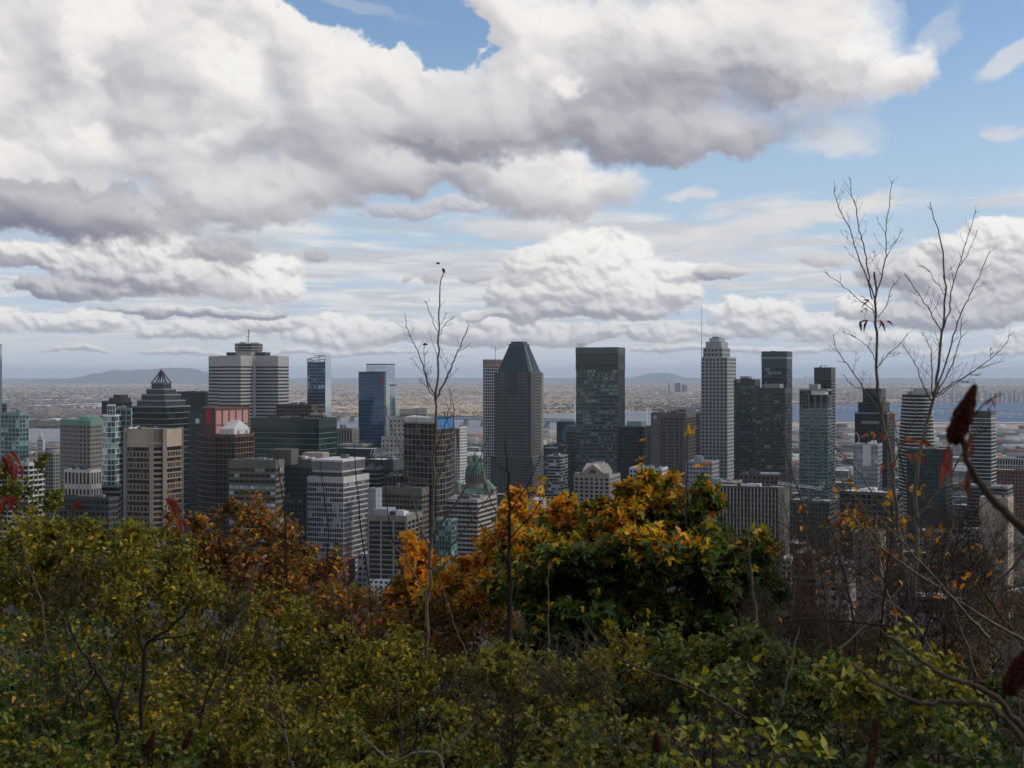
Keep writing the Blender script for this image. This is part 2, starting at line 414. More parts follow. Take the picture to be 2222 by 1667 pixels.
def glass(name, tint, rough=0.12, spec=0.5, metal=0.0, add=None):
    """window glass with what stands behind it: pane colour from the attribute times a tint"""
    m = bpy.data.materials.new(name); m.use_nodes = True
    t = N(m.node_tree); b = m.node_tree.nodes['Principled BSDF']
    a = t.new('ShaderNodeAttribute', attribute_name='pane').outputs[0]
    c = t.v('MULTIPLY', a, tint)
    if add: c = t.v('ADD', c, add)
    t.put(b.inputs['Base Color'], c)
    b.inputs['Roughness'].default_value = rough
    b.inputs['Specular IOR Level'].default_value = spec
    b.inputs['Metallic'].default_value = metal
    MAT[name] = m
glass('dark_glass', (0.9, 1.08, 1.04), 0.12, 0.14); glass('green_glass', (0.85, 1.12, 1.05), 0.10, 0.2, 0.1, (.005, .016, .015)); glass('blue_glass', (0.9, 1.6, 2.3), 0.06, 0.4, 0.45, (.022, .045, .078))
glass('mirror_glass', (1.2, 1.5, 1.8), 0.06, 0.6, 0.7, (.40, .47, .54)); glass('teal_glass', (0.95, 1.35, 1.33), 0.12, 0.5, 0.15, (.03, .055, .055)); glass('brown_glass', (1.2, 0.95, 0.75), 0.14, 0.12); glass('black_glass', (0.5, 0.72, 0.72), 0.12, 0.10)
glass('plain_glass', (1.1, 1.25, 1.28), 0.12, 0.18)

class MB:
    def __init__(s): s.v = []; s.f = []; s.c = []; s.hasc = False
    def quad(s, a, b, c, d, col=None):
        k = len(s.v); s.v += [a, b, c, d]; s.f.append((k, k + 1, k + 2, k + 3))
        if col is not None: s.hasc = True
        s.c.append(col)
    def poly(s, pts, col=None):
        k = len(s.v); s.v += list(pts); s.f.append(tuple(range(k, k + len(pts)))); s.c.append(col)
    def prism(s, pts, z0, z1, top=True, bottom=False, pts2=None):
        """vertical prism over a counter-clockwise outline (seen from above); pts2 = upper outline"""
        n = len(pts); p2 = pts2 or pts; k = len(s.v)
        s.v += [(p[0], p[1], z0) for p in pts] + [(p[0], p[1], z1) for p in p2]
        for i in range(n):
            j = (i + 1) % n
            s.f.append((k + i, k + j, k + n + j, k + n + i)); s.c.append(None)
        if top: s.f.append(tuple(k + n + i for i in range(n))); s.c.append(None)
        if bottom: s.f.append(tuple(k + i for i in reversed(range(n)))); s.c.append(None)
    def box(s, x0, x1, y0, y1, z0, z1):
        s.prism([(x0, y0), (x1, y0), (x1, y1), (x0, y1)], z0, z1, True, True)
    def beam(s, a, b, r, sides=4):
        a = Vector(a); b = Vector(b); d = (b - a)
        if d.length < 1e-6: return
        d.normalize(); u = d.cross(Vector((0, 0, 1)))
        if u.length < 1e-3: u = d.cross(Vector((1, 0, 0)))
        u.normalize(); v = d.cross(u); k = len(s.v)
        for p in (a, b):
            for i in range(sides):
                t = 2 * math.pi * (i + .5) / sides
                s.v.append(tuple(p + (u * math.cos(t) + v * math.sin(t)) * r))
        for i in range(sides):
            j = (i + 1) % sides
            s.f.append((k + i, k + j, k + sides + j, k + sides + i)); s.c.append(None)
        s.f.append(tuple(k + i for i in reversed(range(sides)))); s.c.append(None)
        s.f.append(tuple(k + sides + i for i in range(sides))); s.c.append(None)
    def ring(s, pts, z0, z1, t, inset=0.0):
        """band round an outline, standing t proud of it"""
        o = offset_poly(pts, t); i_ = offset_poly(pts, -inset - 0.05) ; n = len(pts); k = len(s.v)
        for z in (z0, z1): s.v += [(p[0], p[1], z) for p in o]
        for z in (z0, z1): s.v += [(p[0], p[1], z) for p in i_]
        for a in range(n):
            b = (a + 1) % n
            s.f.append((k + a, k + b, k + n + b, k + n + a))
            s.f.append((k + n + a, k + n + b, k + 3 * n + b, k + 3 * n + a))
            s.f.append((k + b, k + a, k + 2 * n + a, k + 2 * n + b))
            s.c += [None] * 3
    def lathe(s, cx, cy, prof, seg=24):
        k = len(s.v); n = len(prof)
        for r, z in prof:
            for i in range(seg):
                a = 2 * math.pi * i / seg
                s.v.append((cx + r * math.cos(a), cy + r * math.sin(a), z))
        for j in range(n - 1):
            for i in range(seg):
                i2 = (i + 1) % seg
                s.f.append((k + j * seg + i, k + j * seg + i2, k + (j + 1) * seg + i2, k + (j + 1) * seg + i)); s.c.append(None)
    def mesh(s, name, mat, off=(0, 0, 0), smooth=False, attr='pane'):
        me = bpy.data.meshes.new(name)
        V = np.array(s.v, np.float32).reshape(-1, 3) - np.array(off, np.float32)
        me.from_pydata(V.tolist(), [], s.f)
        if mat is not None: me.materials.append(mat)
        if s.hasc:
            a = me.color_attributes.new(attr, 'FLOAT_COLOR', 'CORNER')
            ln = np.array([len(f) for f in s.f]); cc = np.array([(*(c or (0.02, 0.02, 0.02)), 1) for c in s.c], np.float32)
            a.data.foreach_set('color', np.repeat(cc, ln, 0).ravel())
        if smooth: me.polygons.foreach_set('use_smooth', [True] * len(me.polygons))
        me.update()
        return me

def offset_poly(pts, t):
    n = len(pts); out = []
    for i in range(n):
        p0 = Vector(pts[i - 1]); p = Vector(pts[i]); p1 = Vector(pts[(i + 1) % n])
        d0 = (p - p0).normalized(); d1 = (p1 - p).normalized()
        n0 = Vector((d0.y, -d0.x)); n1 = Vector((d1.y, -d1.x))
        m = (n0 + n1)
        L = m.length
        if L < 1e-4: out.append(tuple(p + n0 * t)); continue
        m = m / L; out.append(tuple(p + m * (t / max(0.35, m.dot(n0)))))
    return out

def empty(name, label, cat, loc, group=None, kind=None):
    o = bpy.data.objects.new(name, None); COL.objects.link(o); o.location = loc
    o.empty_display_size = 1
    if label: o['label'] = label
    if cat: o['category'] = cat
    if group: o['group'] = group
    if kind: o['kind'] = kind
    return o

def part(name, mesh, parent=None, loc=(0, 0, 0), stuff=False, label=None):
    o = bpy.data.objects.new(name, mesh); COL.objects.link(o); o.location = loc
    if parent is not None: o.parent = parent
    if stuff: o['kind'] = 'stuff'
    if label: o['label'] = label
    return o

def solo(name, mesh, label=None, cat=None, group=None, kind=None, loc=(0, 0, 0)):
    o = part(name, mesh, None, loc)
    if label: o['label'] = label
    if cat: o['category'] = cat
    if group: o['group'] = group
    if kind: o['kind'] = kind
    return o

DARK = [((0.012, 0.014, 0.013), 5), ((0.022, 0.024, 0.022), 3), ((0.04, 0.042, 0.04), 1)]
BLIND = DARK + [((0.10, 0.11, 0.105), 1.2), ((0.22, 0.23, 0.22), 0.5)]
LIGHTB = DARK + [((0.25, 0.26, 0.25), 2.2), ((0.42, 0.43, 0.42), 1.2)]
WARMB = [((0.02, 0.016, 0.01), 4), ((0.035, 0.028, 0.018), 2), ((0.11, 0.07, 0.035), 0.7)]
def pick(pal, r):
    t = sum(w_ for _, w_ in pal) * r
    for c, w_ in pal:
        t -= w_
        if t <= 0: return c
    return pal[-1][0]

def rect_poly(xl, xc, xr, Y, th, d=None, w=None):
    """footprint of a block whose near corner shows at column xc, its left end at xl and its right end at xr"""
    th = R(th); cx = wx(xc, Y); C = Vector((cx, Y)); u = (xl - 1111.0) / F; v = (xr - 1111.0) / F
    if w is None: w = (cx - u * Y) / (math.cos(th) + u * math.sin(th))
    if d is None:
        den = math.sin(th) - v * math.cos(th)
        d = (v * Y - cx) / den if den > 0.02 else 30.0
        d = min(max(d, 6.0), 75.0)
    L = C + w * Vector((-math.cos(th), math.sin(th))); Rr = C + d * Vector((math.sin(th), math.cos(th)))
    return [tuple(L), tuple(C), tuple(Rr), tuple(Rr + (L - C))]

def facade(root, off, pts, z0, z1, fh, cw, gl, bm, pm=None, band=0.35, tb=0.25, pier=0.25, tp=0.18, pal=DARK, edges=None,
           name='spandrel', tilt=0.012, every=1, align='top', merge=False, prs=1):
    """floors of glazing with spandrels, piers and panes round an outline between two heights"""
    pr = random.Random(prs + int(abs(pts[0][0]) * 7 + z1))
    nf = max(1, int(round((z1 - z0) / fh))); fh = (z1 - z0) / nf
    n = len(pts); edges = edges if edges is not None else range(n)
    mb = MB(); pb = MB()
    for e in edges:
        a = Vector(pts[e]); b = Vector(pts[(e + 1) % n]); L = (b - a).length
        if L < 0.6: continue
        t = (b - a) / L; nn = Vector((t.y, -t.x)); nc = max(1, int(round(L / cw))); c_ = L / nc
        for f in range(nf):
            if fh * nf > 500: break
            zb = z0 + f * fh + band * fh; zt = z0 + (f + 1) * fh
            run = pick(pal, pr.random())
            for c in range(nc):
                if pr.random() < 0.55: run = pick(pal, pr.random())
                k = 0.75 + 0.5 * pr.random()
                j = [0.02 + tilt * pr.random() for _ in range(4)]
                p0 = a + t * (c * c_) + nn * j[0]; p1 = a + t * ((c + 1) * c_) + nn * j[1]; p2 = a + t * ((c + 1) * c_) + nn * j[2]; p3 = a + t * (c * c_) + nn * j[3]
                mb.quad((p0.x, p0.y, zb), (p1.x, p1.y, zb), (p2.x, p2.y, zt), (p3.x, p3.y, zt), (run[0] * k, run[1] * k, run[2] * k))
        if pier > 0 and pm:
            hw = pier * c_ / 2
            for c in range(nc + 1):
                s0 = max(0.0, c * c_ - hw); s1 = min(L, c * c_ + hw)
                q = [a + t * s0 + nn * -0.05, a + t * s0 + nn * tp, a + t * s1 + nn * tp, a + t * s1 + nn * -0.05]
                pb.prism([tuple(q[1]), tuple(q[2]), tuple(q[3]), tuple(q[0])], z0, z1 - 0.02)
    if mb.v: part('window_pane', mb.mesh('window_pane', MAT[gl], off), root, stuff=True)
    if pb.v: part('pier', pb.mesh('pier', MAT[pm], off), root, stuff=True)
    if band > 0 and bm:
        sub = len(edges) != n
        def band_mesh():
            r = MB()
            if not sub: r.ring(pts, 0, band * fh, tb)
            else:
                for e in edges:
                    a = Vector(pts[e]); b = Vector(pts[(e + 1) % n]); t = (b - a).normalized(); nn = Vector((t.y, -t.x))
                    r.prism([tuple(a + nn * tb), tuple(b + nn * tb), tuple(b - nn * 0.05), tuple(a - nn * 0.05)], 0, band * fh, True, True)
            return r
        if merge:
            r = MB()
            base = band_mesh(); 
            for f in range(nf):
                k = len(r.v); z = z0 + f * fh
                r.v += [(x, y, zz + z) for x, y, zz in base.v]; r.f += [tuple(i + k for i in q) for q in base.f]; r.c += base.c
            part(name, r.mesh(name, MAT[bm], off), root, stuff=True)
        else:
            me = band_mesh().mesh(name, MAT[bm], (off[0], off[1], 0))
            for f in range(nf):
                part(name, me, root, loc=(0, 0, z0 + f * fh - off[2]))
    return nf, fh

def centroid(pts): return (sum(p[0] for p in pts) / len(pts), sum(p[1] for p in pts) / len(pts))

def rooftop(root, off, pts, z, mat='roof_gravel', parapet='grey_concrete', ph=0.9, units=3, um='steel_grey', seed=1, umax=3.5):
    pr = random.Random(seed + int(abs(pts[0][0])))
    r = MB(); r.poly([(p[0], p[1], z + 0.02) for p in pts]); part('roof', r.mesh('roof', MAT[mat], off), root)
    if parapet:
        q = MB(); o = offset_poly(pts, 0.12); i_ = offset_poly(pts, -0.5)
        n = len(pts); q.prism(o, z - 0.4, z + ph, False); k = len(q.v)
        q.v += [(p[0], p[1], z + ph) for p in o] + [(p[0], p[1], z + ph) for p in i_] + [(p[0], p[1], z) for p in i_]
        for a in range(n):
            b = (a + 1) % n
            q.f += [(k + a, k + b, k + n + b, k + n + a), (k + n + b, k + n + a, k + 2 * n + a, k + 2 * n + b)]; q.c += [None, None]
        part('parapet', q.mesh('parapet', MAT[parapet], off), root)
    a = Vector(pts[0]); e1 = Vector(pts[1]) - a; e2 = Vector(pts[-1]) - a
    for i in range(units):
        u = 0.15 + 0.6 * pr.random(); v = 0.1 + 0.6 * pr.random(); du = 0.06 + 0.16 * pr.random(); dv = 0.08 + 0.18 * pr.random(); h = 1.2 + pr.random() * (umax - 1.2)
        q = [a + e1 * u + e2 * v, a + e1 * (u + du) + e2 * v, a + e1 * (u + du) + e2 * (v + dv), a + e1 * u + e2 * (v + dv)]
        r = MB(); r.prism([tuple(p) for p in q], z, z + h, True)
        part('rooftop_unit', r.mesh('rooftop_unit', MAT[um if pr.random() < 0.6 else 'roof_dark'], off), root)

def tower(name, label, cat, pts, top, fh, cw, gl='dark_glass', bm='grey_concrete', pm=None, cap=1.5, capm=None, base=None, root=None, group=None,
          units=3, roofm='roof_gravel', z0=None, core='dark_concrete', parapet=True, par_h=0.9, um='steel_grey', umax=3.5, **k):
    c = centroid(pts); gz = ground_z(c[1], c[0]) - 2.0
    if z0 is None: z0 = gz
    if root is None: root = empty(name, label, cat, (c[0], c[1], gz), group)
    off = tuple(root.location)
    if core:
        r = MB(); r.prism(pts, z0, top - 0.3, True); part('wall', r.mesh('wall', MAT[core], off), root)
    ztop = top - cap
    if ztop - z0 > fh: facade(root, off, pts, z0, ztop, fh, cw, gl, bm, pm, **k)
    if cap > 0:
        r = MB(); r.ring(pts, ztop, top - 0.25, 0.3); part('cornice' if cap < 2.5 else 'top_panel', r.mesh('cornice', MAT[capm or bm or 'grey_concrete'], off), root)
    rooftop(root, off, pts, top - 0.25, roofm, (capm or bm or 'grey_concrete') if parapet else None, par_h, units, um, umax=umax)
    return root

def block(root, pts, z0, z1, mat, name='penthouse', roof=None):
    off = tuple(root.location); r = MB(); r.prism(pts, z0, z1, True)
    return part(name, r.mesh(name, MAT[mat], off), root)

def sub(pts, u0, u1, v0, v1):
    """rectangle inside a rectangular outline, by fractions from the left and from the front"""
    L, C, Rr, B = [Vector(p) for p in pts]; e1 = C - L; e2 = Rr - C
    q = lambda u, v: tuple(L + e1 * u + e2 * v)
    return [q(u0, v0), q(u1, v0), q(u1, v1), q(u0, v1)]

def pitch(n, Y): return n * Y / F
# ================================================================== land, water, far plain
def terrain():
    ys = [-400, -200, -60, -20, -8, -3, 0, 2.5, 4.5, 6, 8, 10, 12, 16, 20, 26, 35, 46, 60, 80, 110, 150, 200, 250, 300, 370, 450, 520, 600, 700, 850, 1000, 1200, 1500, 1800, 2200, 2600, 3000, 3500, 4000, 5000, 6500, 9000, 14000, 25000, 45000, 66000]
    xs = np.linspace(-1, 1, 61)
    V = []; nx = len(xs)
    r = random.Random(3)
    for y in ys:
        wd = 60 + abs(y) * 0.62 + (260 if y > -100 else 300)
        for x in xs:
            X = x * wd; z = ground_z(y, X)
            if 20 < y < 460 : z += 2.5 * math.sin(X * 0.05 + y * 0.03)
            if -3 < y < 20: z += 0.12 * math.sin(X * 1.7 + y) + 0.1 * math.sin(y * 2.3 - X * .9)
            V.append((X, y, z))
    Fc = [(j * nx + i, j * nx + i + 1, (j + 1) * nx + i + 1, (j + 1) * nx + i) for j in range(len(ys) - 1) for i in range(nx - 1)]
    me = bpy.data.meshes.new('terrain'); me.from_pydata(V, [], Fc)
    me.polygons.foreach_set('use_smooth', [True] * len(me.polygons))
    m = bpy.data.materials.new('ground'); m.use_nodes = True; t = N(m.node_tree); b = m.node_tree.nodes['Principled BSDF']
    b.inputs['Roughness'].default_value = 0.95; b.inputs['Specular IOR Level'].default_value = 0.1
    pos = t.new('ShaderNodeNewGeometry').outputs[0]
    x, y, z = t.sep(pos)
    # leaf litter near by
    ln = t.noise(pos, 3.0, 8, 0.65)
    litter = t.mix(t.mapr(ln, 0.35, 0.65, 0, 1), (0.016, 0.012, 0.007, 1), (0.055, 0.038, 0.018, 1))
    # town: streets and yards
    tn = t.noise(pos, 0.02, 6, 0.7)
    town = t.mix(t.mapr(tn, 0.4, 0.6, 0, 1), (0.045, 0.045, 0.045, 1), (0.12, 0.11, 0.10, 1))
    # plain: woods, fields and suburbs in long patches, sunlight put into their brighter colours
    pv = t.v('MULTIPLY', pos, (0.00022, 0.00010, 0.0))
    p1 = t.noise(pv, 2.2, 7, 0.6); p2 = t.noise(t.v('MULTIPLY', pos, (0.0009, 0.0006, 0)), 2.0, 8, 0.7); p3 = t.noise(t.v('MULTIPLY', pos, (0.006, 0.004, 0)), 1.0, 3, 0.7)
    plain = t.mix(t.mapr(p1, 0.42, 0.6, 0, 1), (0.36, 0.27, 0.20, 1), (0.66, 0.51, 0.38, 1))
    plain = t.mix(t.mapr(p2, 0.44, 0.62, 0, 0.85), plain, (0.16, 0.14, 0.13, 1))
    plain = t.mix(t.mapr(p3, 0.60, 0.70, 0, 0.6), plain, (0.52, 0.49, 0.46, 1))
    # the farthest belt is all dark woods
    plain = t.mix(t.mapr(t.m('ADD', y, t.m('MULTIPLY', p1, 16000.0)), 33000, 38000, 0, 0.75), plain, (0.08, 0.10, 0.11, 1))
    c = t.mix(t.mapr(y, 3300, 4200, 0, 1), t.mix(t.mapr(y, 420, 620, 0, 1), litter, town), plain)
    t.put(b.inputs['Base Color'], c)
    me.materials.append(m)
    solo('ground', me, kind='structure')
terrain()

def shore(px): return float(np.interp(px, [-200, 60, 300, 780, 1000, 1200, 1400, 1500, 1720, 1900, 2200, 2500], [931, 931, 918, 906, 905, 899, 893, 890, 879, 876, 874, 873]))
def shore_near(px): return float(np.interp(px, [-200, 60, 450, 780, 1000, 1200, 1400, 1720, 1900, 2070, 2222, 2500], [962, 962, 950, 938, 946, 932, 928, 917, 914, 915, 917, 920]))
WATER_Z = -12.0
def on_plane(px, py, z=WATER_Z):
    Y = (HC - z) * F / (py - HY)
    return (wx(px, Y), Y)
def river():
    r = random.Random(9); V = []; Fc = []
    cols = list(range(-500, 2760, 20))
    for i, px in enumerate(cols):
        n = shore_near(px) + r.uniform(-1.2, 1.2); f = shore(px) + r.uniform(-0.25, 0.25)
        for k in range(6):
            x, y = on_plane(px, n + (f - n) * k / 5); V.append((x, y, WATER_Z))
    for i in range(len(cols) - 1):
        for k in range(5):
            a = i * 6 + k; Fc.append((a, a + 6, a + 7, a + 1))
    me = bpy.data.meshes.new('river'); me.from_pydata(V, [], Fc)
    m = bpy.data.materials.new('water'); m.use_nodes = True; t = N(m.node_tree); b = m.node_tree.nodes['Principled BSDF']
    pos = t.new('ShaderNodeNewGeometry').outputs[0]
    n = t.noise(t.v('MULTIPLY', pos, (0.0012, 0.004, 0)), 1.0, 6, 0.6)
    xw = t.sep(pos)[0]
    t.put(b.inputs['Base Color'], t.mix(t.mapr(xw, 300, 1500, 0, 1), t.mix(t.mapr(n, 0.35, 0.65, 0, 1), (0.21, 0.225, 0.255, 1), (0.28, 0.29, 0.315, 1)), t.mix(t.mapr(n, 0.35, 0.65, 0, 1), (0.06, 0.12, 0.215, 1), (0.095, 0.16, 0.265, 1))))  # sky reflection put into the base colour: paler grey left, bluer right
    b.inputs['Roughness'].default_value = 0.5; b.inputs['Specular IOR Level'].default_value = 0.08
    bn = t.new('ShaderNodeBump'); bn.inputs['Strength'].default_value = 0.35; bn.inputs['Distance'].default_value = 2.0
    t.put(bn.inputs['Height'], t.noise(t.v('MULTIPLY', pos, (0.03, 0.05, 0.05)), 1.0, 6, 0.7))
    m.node_tree.links.new(bn.outputs[0], b.inputs['Normal'])
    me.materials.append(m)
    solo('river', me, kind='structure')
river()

# an unit lump: a rough faceted ball used for crowns seen from far away
def lump_template(seed, sub=1):
    bm = bmesh.new(); bmesh.ops.create_icosphere(bm, subdivisions=sub, radius=1.0)
    r = random.Random(seed)
    for v in bm.verts: v.co *= 0.72 + 0.5 * r.random()
    V = np.array([v.co[:] for v in bm.verts], np.float32); Fc = np.array([[v.index for v in f.verts] for f in bm.faces], np.int32)
    bm.free(); return V, Fc

def scatter_mesh(name, templates, P, S, C, mat, rot=None, which=None, attr='tint', smooth=False):
    """join many scaled copies of small templates into one mesh, each with its own colour"""
    P = np.asarray(P, np.float32); n = len(P); S = np.asarray(S, np.float32); C = np.asarray(C, np.float32)
    if S.ndim == 1: S = np.repeat(S[:, None], 3, 1)
    which = np.zeros(n, int) if which is None else np.asarray(which)
    Vs = []; Fs = []; Cs = []; base = 0; sides = templates[0][1].shape[1]
    for k, (tv, tf) in enumerate(templates):
        idx = np.nonzero(which == k)[0]
        if len(idx) == 0: continue
        v = tv[None] * S[idx][:, None, :]
        if rot is not None: v = np.einsum('nij,nvj->nvi', rot[idx], v)
        v = v + P[idx][:, None, :]
        f = tf[None] + (np.arange(len(idx)) * len(tv))[:, None, None] + base
        Vs.append(v.reshape(-1, 3)); Fs.append(f.reshape(-1, sides)); Cs.append(np.repeat(C[idx], len(tf) * sides, 0))
        base += len(idx) * len(tv)
    V = np.concatenate(Vs); Fc = np.concatenate(Fs); Cc = np.concatenate(Cs)
    me = bpy.data.meshes.new(name)
    me.vertices.add(len(V)); me.vertices.foreach_set('co', V.astype(np.float32).ravel())
    me.loops.add(Fc.size); me.loops.foreach_set('vertex_index', Fc.astype(np.int32).ravel())
    me.polygons.add(len(Fc)); me.polygons.foreach_set('loop_start', np.arange(0, Fc.size, sides, dtype=np.int32)); me.polygons.foreach_set('loop_total', np.full(len(Fc), sides, np.int32))
    if smooth: me.polygons.foreach_set('use_smooth', np.ones(len(Fc), bool))
    a = me.color_attributes.new(attr, 'FLOAT_COLOR', 'CORNER')
    a.data.foreach_set('color', np.concatenate([Cc, np.ones((len(Cc), 1), np.float32)], 1).astype(np.float32).ravel())
    me.materials.append(mat); me.update(calc_edges=True)
    return me

MAT['far_tree'] = material('far_tree', (1, 1, 1), 0.95, attr='tint', var=0.25, scale=0.25, spec=0.1)
MAT['far_wall'] = material('far_wall', (1, 1, 1), 0.85, attr='tint', var=0.05, scale=0.25, spec=0.2)
LUMPS = [lump_template(i) for i in range(5)]
BOXT = (np.array([(-.5, -.5, 0), (.5, -.5, 0), (.5, .5, 0), (-.5, .5, 0), (-.5, -.5, 1), (.5, -.5, 1), (.5, .5, 1), (-.5, .5, 1)], np.float32),
        np.array([(0, 1, 5, 4), (1, 2, 6, 5), (2, 3, 7, 6), (3, 0, 4, 7), (4, 5, 6, 7)], np.int32))

def far_cover():
    r = np.random.default_rng(11)
    # woods and street trees of the far shore, thick near the bank and thinning out
    n = 75000
    py = 822 + (shore(1100) - 822) * r.random(n) ** 0.75
    px = r.uniform(-60, 2290, n)
    sh = np.interp(px, [-200, 60, 300, 780, 1000, 1200, 1400, 1500, 1720, 1900, 2200, 2500], [931, 931, 918, 906, 905, 899, 893, 890, 879, 876, 874, 873])
    py = 822.5 + (py - 822) / (shore(1100) - 822) * (sh - 823.5)
    Y = 182 * F / (py - HY); X = (px - 1111) / F * Y
    # long belts lying across the view, some wooded and dark, some open and pale
    belt = np.sin((py - 822) * .62 + np.sin(px * .006) * 1.2 + px * .0012) + .7 * np.sin((py - 822) * .27 + px * .0031) + .5 * np.sin(px * .017 + py * .3)
    sel = (belt + r.normal(0, .75, n) > -.35) & (Y < 30000)
    X, Y, belt, px, py = X[sel], Y[sel], belt[sel], px[sel], py[sel]; n = len(X)
    gold = np.array([.42, .31, .20]); rust = np.array([.34, .20, .13]); dun = np.array([.30, .235, .19]); plum = np.array([.15, .12, .115]); oliv = np.array([.12, .115, .08])
    nearb = np.clip((py - 850) / 30, 0, 1); mid = np.exp(-((px - 960) / 420) ** 4); left = np.clip((700 - px) / 400, 0, 1)
    u = r.random(n); C = np.where((u < .34)[:, None], dun, np.where((u < .55)[:, None], rust, np.where((u < .8)[:, None], plum, oliv)))
    C = np.where(((r.random(n) < mid * (.35 + .5 * nearb)))[:, None], gold, C); C = np.where((r.random(n) < left * .75 * (.3 + nearb))[:, None], plum * 1.05, C)
    C = C * 1.2 * r.uniform(.82, 1.18, (n, 1)) * (1 + .12 * belt[:, None]); s = r.uniform(4.5, 8.5, n) * (1 + Y / 26000) * (.7 + .5 * r.random(n)); S = np.stack([s * 1.5, s * 1.3, s * .8], 1)
    me = scatter_mesh('distant_woodland', LUMPS, np.stack([X, Y, np.full(n, -10.5)], 1), S, C, MAT['far_tree'], which=r.integers(0, 5, n))
    solo('distant_woodland', me, 'autumn woods and street trees spread over the plain beyond the river', 'woodland', kind='stuff')
    # bank and island trees at the left, dark
    n = 1500
    px = np.concatenate([r.uniform(40, 460, 700), r.uniform(1175, 1530, 800)]); py = np.concatenate([r.uniform(917, 930, 700), r.uniform(879, 892, 800)])
    Y = 182 * F / (py - HY); X = (px - 1111) / F * Y
    pal = np.array([[0.055, 0.06, 0.04], [0.08, 0.07, 0.045], [0.11, 0.09, 0.06]])
    s = r.uniform(7, 11, n)
    me = scatter_mesh('riverside_trees', LUMPS, np.stack([X, Y, np.full(n, -9.0)], 1), np.stack([s, s, s], 1), pal[r.integers(0, 3, n)], MAT['far_tree'], which=r.integers(0, 5, n))
    solo('riverside_trees', me, 'dark trees crowded on the far bank of the river', 'woodland', kind='stuff')
    # suburb roofs and walls
    n = 2600
    py = r.uniform(826, 893, n); px = r.uniform(-40, 2260, n)
    sh = np.interp(px, [60, 780, 1000, 1200, 1400, 1720, 1900, 2200], [929, 903, 902, 896, 890, 876, 873, 871])
    py = np.minimum(py, sh - 2); Y = 182 * F / (py - HY); X = (px - 1111) / F * Y
    pal = np.array([[0.60, 0.58, 0.56], [0.42, 0.40, 0.38], [0.5, 0.46, 0.42], [0.28, 0.25, 0.25], [0.34, 0.18, 0.14], [0.45, 0.45, 0.5]])
    big = r.random(n) < 0.06
    S = np.stack([np.where(big, r.uniform(60, 220, n), r.uniform(9, 26, n)), np.where(big, 60, 14), np.where(big, r.uniform(7, 12, n), r.uniform(5, 10, n))], 1)
    C = pal[np.where(big, 0, r.integers(0, 6, n))]
    me = scatter_mesh('distant_suburb', [BOXT], np.stack([X, Y, np.full(n, -12.4)], 1), S, C, MAT['far_wall'])
    solo('distant_suburb', me, 'tiny pale houses and sheds scattered over the plain beyond the river', 'suburb', kind='stuff')
far_cover()
def waterfront():
    r = np.random.default_rng(17); n = 1100; px = r.uniform(-60, 2290, n); Y = r.uniform(2300, 4500, n); X = (px - 1111) / F * Y
    near = np.interp(px, [-200, 60, 450, 780, 1000, 1200, 1400, 1720, 1900, 2070, 2222, 2500], [962, 962, 950, 938, 946, 932, 928, 917, 914, 915, 917, 920]); k = Y < 182 * F / (near - HY) - 120; X, Y = X[k], Y[k]; n = len(X)
    z = np.array([ground_z(y) for y in Y]) - .5; pal_ = np.array([[.5, .5, .5], [.3, .29, .28], [.16, .16, .17], [.38, .35, .32], [.24, .13, .10], [.62, .62, .62], [.12, .13, .13], [.4, .2, .12]])
    S = np.stack([r.uniform(16, 80, n), r.uniform(16, 40, n), r.uniform(4, 15, n)], 1); a = R(-19); rot = np.repeat(np.array([[[math.cos(a), -math.sin(a), 0], [math.sin(a), math.cos(a), 0], [0, 0, 1]]], np.float32), n, 0)
    solo('waterfront_sheds', scatter_mesh('waterfront_sheds', [BOXT], np.stack([X, Y, z], 1), S, pal_[r.integers(0, 8, n)], MAT['far_wall'], rot=rot), 'small sheds, depots and roofs packed along the near river bank', 'sheds', kind='stuff')
waterfront()

def mountain(name, label, pts, Y, depth, col):
    """ridge with a real breadth, given its outline as seen from the lookout"""
    mb = MB(); r = random.Random(len(pts)); xs = np.linspace(pts[0][0], pts[-1][0], 70)
    top = np.interp(xs, [p[0] for p in pts], [p[1] for p in pts]); rows = []
    for k in range(13):
        f = k / 12 * 2 - 1; prof = max(0.0, 1 - f * f) ** 0.8
        for x, t in zip(xs, top):
            h = (wz(t, Y) + 13) * prof * (1 + 0.05 * math.sin(x * 0.13 + k * 2) + 0.03 * r.uniform(-1, 1))
            mb.v.append((wx(x, Y) + 200 * math.sin(k * 1.7 + x * .01), Y + f * depth, -13 + h))
    nx = len(xs)
    for k in range(12):
        for i in range(nx - 1):
            mb.f.append((k * nx + i, k * nx + i + 1, (k + 1) * nx + i + 1, (k + 1) * nx + i)); mb.c.append(None)
    me = mb.mesh(name, material(name, col, 0.95, var=0.35, scale=0.0012), smooth=True)
    o = solo(name, me, label, None, kind='structure')
mountain('hill', 'long blue mountain rising from the plain at the left', [(120, 823), (185, 821), (230, 811), (270, 804), (320, 803.5), (350, 801), (385, 798), (405, 802), (440, 807), (480, 813), (530, 820), (590, 823)], 34000, 2600, (0.07, 0.085, 0.09))
mountain('hill', 'small blue mountain on the horizon right of the dark bank tower', [(1340, 823), (1380, 820), (1405, 814), (1422, 811), (1440, 809.5), (1452, 813), (1475, 819), (1520, 823)], 38000, 1800, (0.07, 0.085, 0.09))
# far dark rise along the horizon
mountain('ridge', 'low wooded rise along the horizon', [(-200, 823), (0, 821.5), (300, 822), (800, 820), (1100, 820.5), (1500, 820), (1900, 820.5), (2222, 821), (2450, 823)], 44000, 3000, (0.06, 0.08, 0.095))

